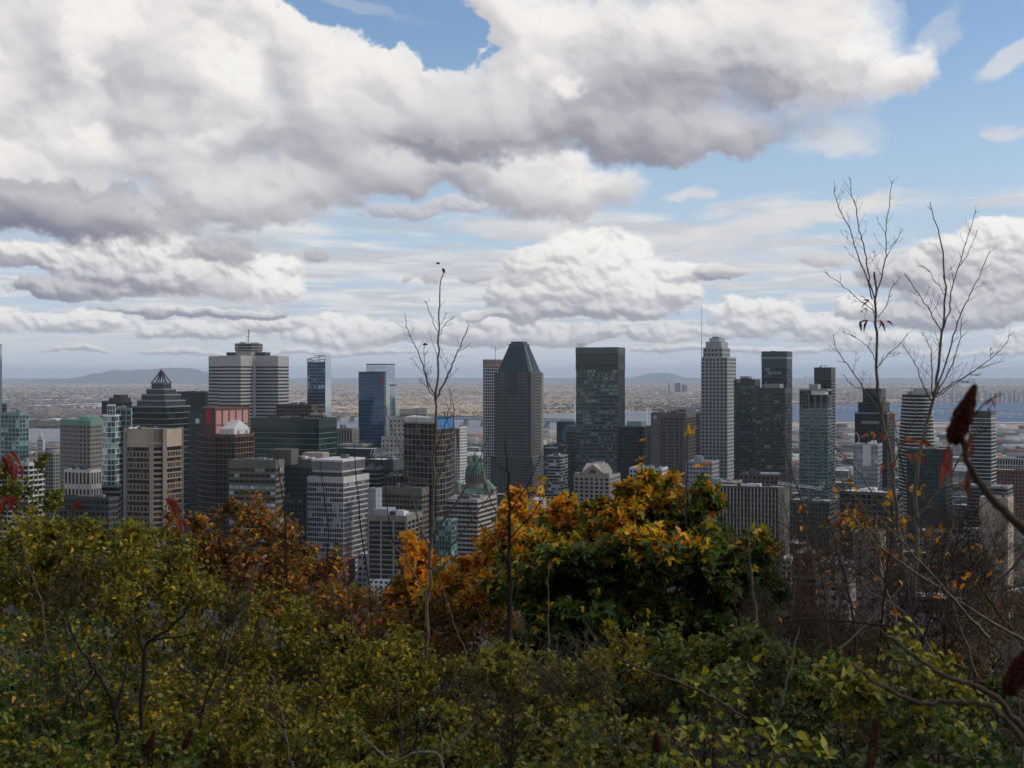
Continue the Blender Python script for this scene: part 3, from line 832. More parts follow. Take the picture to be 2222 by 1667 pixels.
# ------------------------------------------------------------------ bridges
def truss_bridge():
    root = empty('truss_bridge', 'long grey steel truss bridge on stone piers across the river', 'bridge', (0, 0, 0))
    A = Vector((*on_plane(690, 918), 0)); B = Vector((*on_plane(1330, 931), 0))
    A = Vector((wx(640, 5300), 5300, 0)); B = Vector((wx(1275, 4350), 4350, 0))
    root.location = (A.x, A.y, -12); off = tuple(root.location)
    L = (B - A).length; t = (B - A) / L; nn = Vector((-t.y, t.x, 0)); npan = int(L / 14)
    zd = 10.0; zt = 21.0
    deck = MB()
    a = A + nn * 6; b = B + nn * 6; a2 = A - nn * 6; b2 = B - nn * 6
    deck.prism([(a2.x, a2.y), (b2.x, b2.y), (b.x, b.y), (a.x, a.y)], zd - 1.4, zd, True, True)
    part('deck', deck.mesh('deck', MAT['bridge_steel'], off), root)
    for s in (-1, 1):
        tr = MB(); o = nn * (6.2 * s)
        tr.beam(A + o + Vector((0, 0, zt)), B + o + Vector((0, 0, zt)), 1.1); tr.beam(A + o + Vector((0, 0, zd - .5)), B + o + Vector((0, 0, zd - .5)), 1.4)
        for i in range(npan):
            p = A + t * (i * L / npan) + o; q = A + t * ((i + 1) * L / npan) + o; m = (p + q) / 2
            tr.beam(p + Vector((0, 0, zd)), m + Vector((0, 0, zt)), 0.75); tr.beam(m + Vector((0, 0, zt)), q + Vector((0, 0, zd)), 0.75)
        part('truss', tr.mesh('truss', MAT['bridge_steel'], off), root)
    k = 0
    for px in (668, 700, 735, 765, 800, 845, 890, 935, 975, 1012, 1050, 1088, 1125, 1160, 1188, 1228, 1262):
        u = (px - 1111) / F; s_ = (u * A.y - A.x) / (t.x - u * t.y); c = A + t * s_
        m = MB(); ww = 7.0
        q = [c - t * ww / 2 - nn * 8, c + t * ww / 2 - nn * 8, c + t * ww / 2 + nn * 8, c - t * ww / 2 + nn * 8]
        q2 = [c - t * ww * 1.1 - nn * 17, c + t * ww * .6 - nn * 17, c + t * ww * .6 + nn * 9, c - t * ww * .6 + nn * 9]
        m.prism([tuple(p.xy) for p in q2], -13.5, zd - 1.4, True, False, [tuple(p.xy) for p in q])
        part('pier', m.mesh('pier', MAT['pier_stone'], off), root)
truss_bridge()

def white_bridge():
    root = empty('river_bridge', 'long low road bridge on white forked piers across the river at the right', 'bridge', (0, 0, 0))
    A = Vector((wx(1700, 7200), 7200, 0)); B = Vector((wx(2420, 5000), 5000, 0)); root.location = (A.x, A.y, -12); off = tuple(root.location)
    L = (B - A).length; t = (B - A) / L; nn = Vector((-t.y, t.x, 0))
    zd = 20.0
    deck = MB(); q = [A - nn * 14, B - nn * 14, B + nn * 14, A + nn * 14]
    deck.prism([tuple(p.xy) for p in q], zd - 2.5, zd, True, True); part('deck', deck.mesh('deck', MAT['steel_grey'], off), root)
    rail = MB(); q = [A - nn * 14.4, B - nn * 14.4, B - nn * 14.1, A - nn * 14.1]; rail.prism([tuple(p.xy) for p in q], zd, zd + 1.6, True, True); part('railing', rail.mesh('railing', MAT['white_metal'], off), root)
    px = 1712
    proto = None
    while px < 2420:
        u = (px - 1111) / F; s_ = (u * A.y - A.x) / (t.x - u * t.y); c = A + t * s_
        if proto is None:
            m = MB(); W_ = 7.5
            m.beam((0, 0, -2), (0, 0, 10), 5.6, 6)
            for s in (-1, 1):
                m.beam(tuple(Vector((0, 0, 9.5))), tuple(t * (s * 11) + Vector((0, 0, 17.5))), 4.4, 6)
            m.beam(tuple(t * -14 + nn * -12 + Vector((0, 0, 18.5))), tuple(t * 14 + nn * -12 + Vector((0, 0, 18.5))), 1.6, 4)
            proto = m.mesh('pier', MAT['white_metal'])
        part('pier', proto, root, loc=(c.x - off[0], c.y - off[1], 0))
        px += 17 if px < 2000 else 21
white_bridge()

# ------------------------------------------------------------------ far flats and masts
def far_flats():
    r = random.Random(4)
    g = 'apartment blocks on the far bank'; ORD = 'first second third fourth fifth sixth seventh eighth ninth tenth eleventh twelfth thirteenth fourteenth fifteenth sixteenth seventeenth'.split()
    for i, px in enumerate((2040, 2052, 2070, 2088, 2094, 2103, 2112, 2126, 2140, 2152, 2163, 2172, 2181, 2193, 2203, 2214, 2226)):
        Y = r.uniform(8200, 8800); w_ = r.uniform(16, 30); top = r.uniform(847, 856)
        col = r.choice(['white_paint', 'white_paint', 'tan_far', 'grey_violet'])
        hw = r.uniform(4.5, 7.5); pts = rect_poly(px - hw, px + r.uniform(0, 3), px + hw, Y, 30, d=22)
        rt = empty('apartment_block', ORD[i] + ' apartment block from the left in the row on the far bank at the right', 'apartments', (*centroid(pts), -13), g)
        off = tuple(rt.location); m = MB(); m.prism(pts, -13, wz(top, Y)); part('wall', m.mesh('wall', MAT[col], off), rt)
        facade(rt, off, pts, -10, wz(top, Y) - 1, 6, 5, 'plain_glass', None, None, band=0.72, edges=(0, 1))
    for px, top, w_, col in ((1460, 830, 5, 'white_paint'), (1468, 831, 7, 'steel_dark'), (1474, 831, 6, 'steel_dark'), (1483, 835, 8, 'steel_dark'), (1490, 835, 7, 'steel_grey'), (1452, 831, 4, 'steel_grey')):
        Y = 13500; pts = rect_poly(px - w_ / 2, px + w_ / 4, px + w_ / 2, Y, 19, d=30)
        m = MB(); m.prism(pts, -13, wz(top, Y)); lab = {'white_paint': 'thin white tower in the far cluster by the small mountain', 'steel_dark': {1468: 'first', 1474: 'second', 1483: 'third'}.get(px, '') + ' dark office tower from the left in the far cluster by the small mountain', 'steel_grey': ('grey office tower at the right end of the far cluster' if px > 1480 else 'grey office tower at the left end of the far cluster') + ' by the small mountain'}[col]
        solo('office_tower', m.mesh('office_tower', MAT[col]), lab, 'tower', 'far towers below the small mountain')
    # slab of flats on the far bank at the left
    Y = 5600; pts = rect_poly(103, 105, 128, Y, 40, d=60)
    pts = rect_poly(95, 106, 127, Y, 60, d=44)
    tower('apartment_block', 'cream slab of flats with vertical strips on the far bank at the left', 'apartments', pts, wz(884, Y), 4.5, 9, 'plain_glass', 'tan_far', 'tan_far', units=1, base=None, z0=-13, core='tan_far', pier=0.6, merge=True)
    for (px0, px1, py0, py1, Y, col, nm, lab) in ((60, 140, 904, 907.5, 5600, 'white_paint', 'warehouse', 'long low white shed on the far bank at the left'),
                                       (102, 120, 909, 918, 5000, 'white_paint', 'warehouse', 'white block with a sloped side on the island at the left'),
                                       (82, 142, 867, 871, 9500, 'white_paint', 'warehouse', 'long pale warehouse in the woods of the plain at the left'),
                                       (56, 72, 895, 903, 5900, 'brick', 'warehouse', 'red brick building on the far bank at the left')):
        m = MB(); z1 = wz(py0, Y); z0 = min(-12.5, wz(py1, Y)); m.prism([(wx(px0, Y), Y), (wx(px1, Y), Y), (wx(px1, Y), Y + 70), (wx(px0, Y), Y + 70)], z0, z1)
        solo(nm, m.mesh(nm, MAT[col]), lab, 'warehouse')
    # white masts and the clock tower in the old port
    for px, t_, b_ in ((975, 867, 900), (1015, 868, 893), (1023, 869, 893)):
        Y = 6500; m = MB(); m.beam((wx(px, Y), Y, -12), (wx(px, Y), Y, wz(t_, Y)), 1.8, 6); m.beam((wx(px, Y) - 6, Y, wz(t_ + 2, Y)), (wx(px, Y) + 6, Y, wz(t_ + 2, Y)), 0.8)
        solo('mast', m.mesh('mast', MAT['white_metal']), {975: 'white mast on the far bank, alone left of the pair', 1015: 'white mast on the far bank, left one of the close pair', 1023: 'white mast on the far bank, right one of the close pair'}[px], 'mast')
    for px, t_, b_, lab in ((1246.5, 868, 925, 'tall white pole rising beside the dark bank tower'), (1403, 885, 912, 'white lattice mast behind the brown hotel, left side'), (1749, 815, 850, 'pale obelisk like mast between the dark condominium towers')):
        Y = 3200; m = MB(); m.beam((wx(px, Y), Y, -12), (wx(px, Y), Y, wz(t_, Y)), 1.5, 6); m.beam((wx(px, Y) - 3, Y, wz(t_ + 3, Y)), (wx(px, Y) + 3, Y, wz(t_ + 3, Y)), 0.6)
        solo('mast', m.mesh('mast', MAT['white_metal']), lab, 'mast')
    # embankment road along the near shore right, tan field
    for (x0, x1, yy0, yy1, col, nm) in ((1820, 2300, 917, 919.5, 'white_concrete', 'road'), (1820, 1900, 923, 934, 'tan_roof', 'field'), (1800, 2300, 937, 939, 'grey_concrete', 'road'), (2080, 2300, 925, 931, 'tan_roof', 'field')):
        a, b, c, d = on_plane(x0, yy1, -11.3), on_plane(x1, yy1, -11.3), on_plane(x1, yy0, -11.3), on_plane(x0, yy0, -11.3)
        m = MB(); zz = {917: -10.2, 923: -10.6, 937: -9.4, 925: -10.0}[yy0]
        m.quad((*a, zz), (*b, zz), (*c, zz), (*d, zz)); solo(nm, m.mesh(nm, MAT[col]), kind='structure')
far_flats()
# ================================================================== downtown
TH = 19
def lerp2(a, b, f): return (a[0] + (b[0] - a[0]) * f, a[1] + (b[1] - a[1]) * f)

# ---- left edge
tower('glass_tower', 'tall blue glass tower cut off by the left edge of the view', 'tower', rect_poly(-70, -10, 4, 1500, TH), wz(748, 1500), 4, 3, 'mirror_glass', 'steel_grey', 'steel_grey', band=0.12, pier=0.1, units=1)
tower('office_tower', 'narrow black tower top peeping up behind the pale green hotel', 'tower', rect_poly(-20, 8, 11, 1700, TH), wz(877, 1700), 4, 3, 'black_glass', 'dark_concrete', units=0)
b_ = tower('hotel', 'pale green glass hotel with small staggered balconies', 'hotel', rect_poly(2, 42, 62, 1200, TH), wz(897, 1200), 4.1, 4.2, 'teal_glass', 'teal_panel', 'teal_panel', band=0.28, pier=0.22, pal=LIGHTB, cap=2.2, roofm='roof_dark')
def bits(root, pts, edge, z0, z1, fh, cw, mat, name, dw, dh, out, prob, seed, phase=0.0):
    """balconies or boxes hung on one side"""
    off = tuple(root.location); r = random.Random(seed); a = Vector(pts[edge]); b = Vector(pts[(edge + 1) % len(pts)]); L = (b - a).length; t = (b - a) / L; nn = Vector((t.y, -t.x)); mb = MB()
    z = z0
    while z < z1 - fh * .5:
        s = cw * 0.2
        while s + dw < L:
            if r.random() < prob:
                q = [a + t * s + nn * out, a + t * (s + dw) + nn * out, a + t * (s + dw) + nn * 0.06, a + t * s + nn * 0.06]
                mb.prism([tuple(p) for p in q], z + 0.02, z + dh, True, True)
            s += cw
        z += fh
    if mb.v: part(name, mb.mesh(name, MAT[mat], off), root, stuff=True)
bits(b_, rect_poly(2, 42, 62, 1200, TH), 0, 20, wz(900, 1200), 4.1, 4.2, 'steel_dark', 'balcony', 1.9, 1.6, 0.7, 0.4, 2)

# ---- concrete tower under a green copper band
def copper_top():
    Y = 1150; P = [(131, Y + 26), (172, Y + 2), (196, Y), (221, Y + 22)]
    pts = [(wx(p, y), y) for p, y in P]; back = [(pts[3][0] + 4, pts[3][1] + 26), (pts[0][0] + 6, pts[0][1] + 34)]
    pts = pts + back
    root = tower('office_tower', 'grey concrete tower of small square windows under a pale green copper band', 'tower', pts, wz(924, Y), 3.95, 3.3, 'black_glass', 'taupe_stone', 'taupe_stone', band=0.48, pier=0.5, cap=0.6, tb=0.3, tp=0.28, units=0)
    off = tuple(root.location); m = MB(); o = offset_poly(pts, 0.2)
    m.prism(o, wz(924, Y), wz(912, Y), True); part('copper_band', m.mesh('copper_band', MAT['green_copper'], off), root)
    c = centroid(pts); m = MB(); m.lathe(c[0] + 3, c[1] - 4, [(9, wz(912, Y)), (9, wz(907, Y)), (6, wz(903.5, Y)), (0.1, wz(902, Y))], 14); part('rooftop_drum', m.mesh('rooftop_drum', MAT['green_copper'], off), root)
copper_top()

# ---- dark pair behind, teal slender tower
r_ = tower('office_tower', 'near black tower block stepped at the top behind the slender teal tower', 'tower', rect_poly(221, 262, 286, 1500, TH), wz(872, 1500), 4, 3, 'black_glass', 'steel_dark', 'steel_dark', band=0.3, pier=0.12, units=1, roofm='roof_dark')
block(r_, sub(rect_poly(221, 262, 286, 1500, TH), 0.35, 1.0, 0.05, 0.9), wz(872, 1500), wz(864, 1500), 'steel_dark')
block(r_, sub(rect_poly(221, 262, 286, 1500, TH), 0.52, 0.92, 0.15, 0.8), wz(864, 1500), wz(857, 1500), 'steel_dark')
def teal_tower():
    Y = 980; P = [(223, Y + 10), (233, Y), (250, Y), (258, Y + 12)]
    pts = [(wx(p, y), y) for p, y in P] + [(wx(258, Y) + 2, Y + 24), (wx(223, Y) + 2, Y + 24)]
    root = tower('residential_tower', 'slender teal glass tower ringed with white balcony edges', 'tower', pts, wz(902, Y), 4.15, 3.0, 'teal_glass', 'white_metal', 'white_metal', band=0.12, tb=0.7, pier=0.06, tp=0.1, cap=0.8, units=0, core='teal_panel', pal=LIGHTB)
    top = sub([pts[0], pts[1], pts[3], pts[0]], 0, 1, 0, 1)
    Q = [(wx(p, y), y) for p, y in [(233, Y + 1), (250, Y + 1), (250.5, Y + 13), (233.5, Y + 13)]]
    tower('', '', '', Q, wz(880, Y), 4.15, 2.2, 'teal_glass', 'white_metal', 'white_metal', band=0.1, pier=0.12, cap=0.4, units=0, root=root, z0=wz(902, Y), core='teal_panel', tb=.3)
    Q = [(wx(p, y), y) for p, y in [(251, Y + 16), (285, Y + 12), (286, Y + 40), (253, Y + 44)]]
    tower('', '', '', Q, wz(890, Y), 4.15, 4.2, 'teal_glass', 'teal_panel', 'white_metal', band=0.25, pier=0.06, cap=0.8, units=2, root=root, core='teal_panel', tb=0.6)
    block(root, [(wx(p, y), y) for p, y in [(254, Y + 22), (273, Y + 20), (274, Y + 34), (255, Y + 36)]], wz(890, Y), wz(884, Y), 'roof_gravel')
    Q = [(wx(p, y), y) for p, y in [(218, Y - 6), (262, Y - 6), (262, Y + 40), (218, Y + 40)]]
    tower('', '', '', Q, wz(1054, Y), 4.2, 4, 'dark_glass', 'steel_grey', None, cap=0.8, units=2, root=root, roofm='roof_gravel', z0=10)
teal_tower()

# ---- dark stepped tower with an open pyramid frame
def stepped():
    Y = 1350; base = rect_poly(286, 361, 413, Y, TH)
    tiers = [(0.0, 883), (0.087, 870), (0.161, 857), (0.244, 845), (0.33, 832)]
    root = None
    for i, (s, y) in enumerate(tiers):
        pts = sub(base, s, 1 - s, s, 1 - s) if s else base; Yc = pts[1][1]
        z1 = wz(y, Yc); z0 = None if i == 0 else wz(tiers[i - 1][1], tiers[i - 1][0] * 60 + Y) - 0.5
        root = tower('office_tower', 'black green stepped tower crowned by an open steel pyramid', 'tower', pts, z1, 6.1 if i == 0 else 7, 3.2, 'black_glass', 'steel_grey' , None, band=0.09, tb=0.12, cap=0.7, capm='steel_grey', units=0, root=root, z0=z0, roofm='roof_dark', core='steel_dark')
    off = tuple(root.location); s = 0.33; pts = sub(base, s, 1 - s, s, 1 - s); z = wz(832, Y + 20); ap = Vector((*centroid(pts), wz(803, Y + 32)))
    for i, p in enumerate(pts):
        m = MB(); m.beam((*p, z), ap, 0.75, 5); part('pyramid_rib', m.mesh('pyramid_rib', MAT['steel_dark'], off), root)
        q = pts[(i + 1) % 4]; mid = lerp2(p, q, 0.5); m = MB(); m.beam((*mid, z), ap, 0.5, 4); part('pyramid_rib', m.mesh('pyramid_rib', MAT['steel_dark'], off), root)
        m = MB(); m.beam((*p, z + .3), (*q, z + .3), 0.6, 4); part('pyramid_sill', m.mesh('pyramid_sill', MAT['steel_dark'], off), root)
stepped()
tower('office_tower', 'dark finely ribbed tower between the stepped tower and the cross shaped tower', 'tower', rect_poly(384, 446, 470, 1700, TH), wz(851, 1700), 4, 2.4, 'black_glass', 'steel_dark', 'slate_green', band=0.2, pier=0.22, units=2, roofm='roof_dark')

# ---- beige concrete tower with chamfered corners
def octagon():
    Y = 850; sq = rect_poly(250, 346, 412, Y - 4, TH, d=33, w=31.5)
    cx, cyy = centroid(sq); ch = 0.17
    P = []
    for i in range(4):
        a, b, c = Vector(sq[i - 1]), Vector(sq[i]), Vector(sq[(i + 1) % 4])
        P += [tuple(b + (a - b) * ch * 1.15), tuple(b + (c - b) * ch)]
    top = wz(932, Y)
    gz_ = ground_z(Y) - 2; root = empty('concrete_tower', 'beige brutalist concrete tower with chamfered corners and deep window strips', 'tower', (cx, cyy, gz_)); off = tuple(root.location)
    m = MB(); m.prism(P, gz_, top - 1, True); part('wall', m.mesh('wall', MAT['brown_concrete'], off), root)
    zt = wz(971, Y); fh = 23.6 * Y / F
    n = 13; z0 = zt - n * fh
    # windows: one dark strip and one row of square openings in each storey pair
    for e in range(8):
        a = Vector(P[e]); b = Vector(P[(e + 1) % 8]); L = (b - a).length; t = (b - a) / L; nn = Vector((t.y, -t.x))
        wide = L > 12
        q = MB(); q.prism([tuple(a + nn * .35 + t * .2), tuple(b + nn * .35 - t * .2), tuple(b - t * .2), tuple(a + t * .2)], zt + 0.1, top, True, True)
        if wide: part('top_panel', q.mesh('top_panel', MAT['beige_panel'], off), root)
        else:
            q = MB(); q.prism([tuple(a + nn * .3), tuple(b + nn * .3), tuple(b), tuple(a)], zt + 2.2, zt + 3.4, True, True); part('top_panel', q.mesh('top_panel', MAT['beige_concrete'], off), root)
        pane = MB(); pr = random.Random(e)
        for f in range(n):
            zb = z0 + f * fh
            if wide:
                nc = 7; cw = L / nc
                for c in range(nc):
                    k = pick(WARMB, pr.random()); p0 = a + t * (c * cw) + nn * .04; p1 = a + t * ((c + 1) * cw) + nn * .04
                    pane.quad((p0.x, p0.y, zb), (p1.x, p1.y, zb), (p1.x, p1.y, zb + fh), (p0.x, p0.y, zb + fh), k)
                    # uprights of the row of square openings
                g = MB()
                for c in range(nc + 1):
                    s0 = max(.1, c * cw - .42); s1 = min(L - .1, c * cw + .42)
                    g.prism([tuple(a + t * s0 + nn * .45), tuple(a + t * s1 + nn * .45), tuple(a + t * s1), tuple(a + t * s0)], 0.5 * 0, fh * 0.40)
                g.prism([tuple(a + t * .1 + nn * .55), tuple(b - t * .1 + nn * .55), tuple(b - t * .1), tuple(a + t * .1)], -fh * .13, fh * .0, True, True)
                g.prism([tuple(a + t * .1 + nn * .55), tuple(b - t * .1 + nn * .55), tuple(b - t * .1), tuple(a + t * .1)], fh * .40, fh * .53, True, True)
                if f == 0: gm = g.mesh('spandrel', MAT['beige_concrete'], (off[0], off[1], 0))
                part('spandrel', gm, root, loc=(0, 0, zb + fh * .13 - off[2]))
            else:
                k = pick(WARMB, pr.random()); p0 = a + nn * .04; p1 = b + nn * .04
                pane.quad((p0.x, p0.y, zb), (p1.x, p1.y, zb), (p1.x, p1.y, zb + fh), (p0.x, p0.y, zb + fh), k)
                g = MB()
                for h in (0.0, 0.5): g.prism([tuple(a + nn * .35), tuple(b + nn * .35), tuple(b), tuple(a)], h * fh, (h + .2) * fh, True, True)
                if f == 0: gm = g.mesh('spandrel', MAT['beige_concrete'], (off[0], off[1], 0))
                part('spandrel', gm, root, loc=(0, 0, zb - off[2]))
        part('window_pane', pane.mesh('window_pane', MAT['brown_glass'], off), root, stuff=True)
    for e in range(8):
        c = Vector(P[e]); d = (c - Vector((cx, cyy))).normalized(); s = Vector((-d.y, d.x)); m = MB()
        m.prism([tuple(c + d * .9 - s * 1.3), tuple(c + d * .9 + s * 1.3), tuple(c - d * 1.2 + s * 1.3), tuple(c - d * 1.2 - s * 1.3)], gz_, top + .5, True)
        part('corner_pier', m.mesh('corner_pier', MAT['beige_concrete'], off), root)
    rooftop(root, off, P, top - .6, 'roof_gravel', 'brown_concrete', 0.9, 9, 'white_paint', umax=1.9)
octagon()

def lettered_box():
    """dark slab with a white square sign"""
    pts = rect_poly(410, 439, 449, 1200, TH); root = tower('office_tower', 'dark teal tower with a lit white square sign beside the red granite tower', 'tower', pts, wz(903, 1200), 4, 3, 'green_glass', 'steel_dark', 'steel_dark', band=0.2, pier=0.1, units=1, cap=7.5, capm='steel_dark')
    off = tuple(root.location); a, b = Vector(pts[0]), Vector(pts[1]); L = (b - a).length; t = (b - a) / L; nn = Vector((t.y, -t.x)); m = MB()
    s = L * .52; m.prism([tuple(a + t * s + nn * .7), tuple(a + t * (s + 4) + nn * .7), tuple(a + t * (s + 4) + nn * .32), tuple(a + t * s + nn * .32)], wz(919, 1200), wz(909, 1200), True, True)
    part('sign', m.mesh('sign', MAT['white_paint'], off), root)
lettered_box()

# ---- red granite tower
def granite():
    Y = 900; low = [(wx(430, Y + 16), Y + 16), (wx(441, Y + 4), Y + 4), (wx(467, Y - 4), Y - 4), (wx(510, Y - 6), Y - 6), (wx(550, Y + 14), Y + 14), (wx(551, Y + 44), Y + 44), (wx(440, Y + 48), Y + 48)]
    root = tower('granite_tower', 'red granite office tower with pink top panels and a red emblem', 'tower', low, wz(944, Y), 3.86, 3.0, 'brown_glass', 'beige_concrete', 'red_granite', band=0.10, pier=0.22, tb=0.3, cap=1.5, capm='red_granite', units=0, pal=DARK, roofm='roof_dark')
    off = tuple(root.location)
    up = [(wx(440.5, Y + 4.5), Y + 4.5), (wx(467, Y - 3), Y - 3), (wx(540, Y + 26), Y + 26), (wx(541, Y + 48), Y + 48), (wx(442, Y + 47), Y + 47)]
    z0 = wz(944, Y) - 1; z1 = wz(886, Y)
    m = MB(); m.prism(up, z0, z1, True); part('wall', m.mesh('wall', MAT['red_granite'], off), root)
    m = MB(); m.ring(up, z1 - 1.1, z1 + .4, .5); part('cornice', m.mesh('cornice', MAT['red_granite'], off), root)
    # pink panels between granite ribs
    for e, cols in ((0, 1), (1, 5)):
        a = Vector(up[e]); b = Vector(up[e + 1]); L = (b - a).length; t = (b - a) / L; nn = Vector((t.y, -t.x))
        rows = [(z1 - 1.6, z1 - 11.3), (z1 - 12.2, z0 + 2)]
        for zt_, zb_ in rows:
            for c in range(cols):
                s0 = L * (c + .10 if cols > 1 else .14); s1 = L * (c + .90 if cols > 1 else .9)
                if cols > 1: s0 /= cols; s1 /= cols
                g = MB(); g.prism([tuple(a + t * s0 + nn * .12), tuple(a + t * s1 + nn * .12), tuple(a + t * s1 - nn * .1), tuple(a + t * s0 - nn * .1)], zb_, zt_, True, True)
                part('panel', g.mesh('panel', MAT['pink_panel' if cols > 1 else 'red_granite'], off), root)
        for c in range(cols + 1):
            s = L * c / cols; g = MB(); g.prism([tuple(a + t * (s - .45) + nn * .42), tuple(a + t * (s + .45) + nn * .42), tuple(a + t * (s + .45)), tuple(a + t * (s - .45))], z0, z1 - 1.1)
            part('rib', g.mesh('rib', MAT['red_granite'], off), root)
    # red emblem: a curling S before a disc
    a = Vector(up[0]); b = Vector(up[1]); L = (b - a).length; t = (b - a) / L; nn = Vector((t.y, -t.x)); c = a + t * L * .52; zc_ = z1 - 6.3
    path = [(1.9, 3.4), (.6, 3.9), (-1.1, 3.7), (-2.0, 2.6), (-1.6, 1.3), (0, .5), (1.5, -.3), (2.1, -1.6), (1.2, -3.1), (-.4, -3.6), (-2.2, -3.2)]
    g = MB()
    for i in range(len(path) - 1):
        (x0, y0), (x1, y1) = path[i], path[i + 1]; d = Vector((x1 - x0, y1 - y0)).normalized(); s = Vector((-d.y, d.x)) * .62
        for lay in (0,):
            Pq = [Vector((x0, y0)) - s - d * .25, Vector((x1, y1)) - s + d * .25, Vector((x1, y1)) + s + d * .25, Vector((x0, y0)) + s - d * .25]
            f0 = .46 + i * .012
            g.quad(*[(*(c + t * p.x + nn * f0), zc_ + p.y) for p in Pq])
    part('emblem', g.mesh('emblem', MAT['red_sign'], off), root)
    g = MB(); ring = [(1.2 * math.cos(k * math.pi / 6), .4 + 1.2 * math.sin(k * math.pi / 6)) for k in range(12)]
    g.poly([(*(c + t * (p[0] + .7) + nn * .44), zc_ + p[1] + .8) for p in ring]); part('emblem', g.mesh('emblem', MAT['red_sign'], off), root)
    # white gabled plant room on the lower roof
    zb = wz(945, Y); q = [(wx(478, Y - 2), Y - 2), (wx(512, Y - 3), Y - 3), (wx(541, Y + 12), Y + 12), (wx(541, Y + 17), Y + 17), (wx(478, Y + 12), Y + 12)]
    q = [(wx(477, Y + 1), Y + 1), (wx(508, Y + 0), Y + 0), (wx(541, Y + 13), Y + 13), (wx(512, Y + 20), Y + 20)]
    z1 = zb + 4.6; m = MB(); m.prism(q, zb, z1, True); part('penthouse', m.mesh('penthouse', MAT['white_paint'], off), root)
    r0 = lerp2(q[0], q[3], .5); r1 = lerp2(q[1], q[2], .5); r0 = lerp2(r0, r1, .22); r1 = lerp2(r0, r1, .80); zr = zb + 10.6; m = MB()
    for a_, b_2, c_, d_ in ((q[0], q[1], r1, r0), (q[1], q[2], r1, r1), (q[2], q[3], r0, r1), (q[3], q[0], r0, r0)):
        m.poly([(*a_, z1), (*b_2, z1), (*c_, zr), (*d_, zr)] if c_ != d_ else [(*a_, z1), (*b_2, z1), (*c_, zr)])
    part('gabled_roof', m.mesh('gabled_roof', MAT['white_paint'], off), root)
    for f in (.28, .8):
        a = Vector(q[1]); b = Vector(q[2]); t = (b - a).normalized(); nn = Vector((t.y, -t.x)); s = (b - a).length * f; m = MB()
        m.prism([tuple(a + t * (s - 1.2) + nn * .08), tuple(a + t * (s + 1.2) + nn * .08), tuple(a + t * (s + 1.2)), tuple(a + t * (s - 1.2))], zb + .6, zb + 3.2, True, True); part('louvre', m.mesh('louvre', MAT['grey_concrete'], off), root)
granite()

# ---- cross shaped tower
def cross_tower():
    Y = 1530; th = R(16.7); er = Vector((math.cos(th), -math.sin(th))); ef = Vector((-math.sin(th), -math.cos(th)))
    k = Y / F; a = 45 * k / math.cos(R(28.4)); b = 51 * k / math.cos(R(28.6))
    inner = Vector((wx(550.5, Y), Y)); c = inner - er * a / 2 - ef * a / 2; h = a / 2
    def P(r, f): return tuple(c + er * r + ef * f)
    # counter clockwise seen from above: start at the left end of the front arm
    cross = [P(-h, h + b), P(h, h + b), P(h, h), P(h + b, h), P(h + b, -h), P(h, -h), P(h, -h - b), P(-h, -h - b), P(-h, -h), P(-h - b, -h), P(-h - b, h), P(-h, h)]
    top = wz(772.5, Y - 20); gl0 = wz(795, Y - 20)
    root = tower('cross_shaped_tower', 'large pale grey cross shaped tower with dark window bands and a glazed roof lounge', 'tower', cross, top, 4.08, 1.75, 'black_glass', 'aluminium_panel', 'steel_grey', band=0.52, pier=0.16, tb=0.35, tp=0.05, cap=top - gl0, capm='aluminium_panel', units=0, roofm='roof_gravel', par_h=0.6, core='steel_dark')
    off = tuple(root.location)
    m = MB(); q = inner; s = 2.6
    m.prism([tuple(q + er * s + ef * .0), tuple(q + er * s + ef * s * .55), tuple(q + er * s * .55 + ef * s), tuple(q + ef * s), tuple(q)][::-1], 10, top, True); part('corner_pier', m.mesh('corner_pier', MAT['aluminium_panel'], off), root)
    def circ(r, z0, z1, mat, nm, seg=8, top_=True, rot=.39):
        m = MB(); pp = [(c.x + r * math.cos(2 * math.pi * i / seg + rot), c.y + r * math.sin(2 * math.pi * i / seg + rot)) for i in range(seg)]
        m.prism(pp, z0, z1, top_, True); part(nm, m.mesh(nm, MAT[mat], off), root); return pp
    z = top
    for s, (r0, r1) in enumerate(((-26, -11), (11, 25))):
        q = [P(r0, 7), P(r1, 7), P(r1, -7), P(r0, -7)]; m = MB(); m.prism(q, z + .2, z + 4.6, True); part('roof_terrace', m.mesh('roof_terrace', MAT['steel_dark'], off), root)
        m = MB(); m.ring(q, z + 4.2, z + 5.0, .5); part('terrace_railing', m.mesh('terrace_railing', MAT['steel_grey'], off), root)
    circ(15.5, z, z + 6.5, 'tan_roof', 'lounge_base')
    pp = circ(16.5, z + 6.5, z + 14.5, 'steel_dark', 'lounge', 12)
    facade(root, off, pp, z + 7.6, z + 14.2, 3.3, 2.2, 'green_glass', 'aluminium_panel', 'aluminium_panel', band=0.22, tb=.5, pier=.12, name='lounge_band')
    circ(17.2, z + 14.5, z + 15.3, 'aluminium_panel', 'lounge_roof', 12)
    m = MB(); m.prism([P(-11, 3), P(-5, 3), P(-5, -3), P(-11, -3)], z + 15.3, z + 16.9); m.prism([P(4, 3), P(12, 3), P(12, -3), P(4, -3)], z + 15.3, z + 16.4); part('rooftop_unit', m.mesh('rooftop_unit', MAT['red_granite'], off), root)
    m = MB(); m.beam((*c, z + 15), (*c, wz(714, Y)), .45, 5)
    for dz in (24, 27.5, 31): m.beam((c.x - 1.8, c.y, z + dz), (c.x + 1.8, c.y, z + dz), .2)
    m.beam((c.x - 2, c.y, z + 15), (c.x - 2, c.y, z + 25), .3); part('antenna', m.mesh('antenna', MAT['steel_dark'], off), root)
cross_tower()

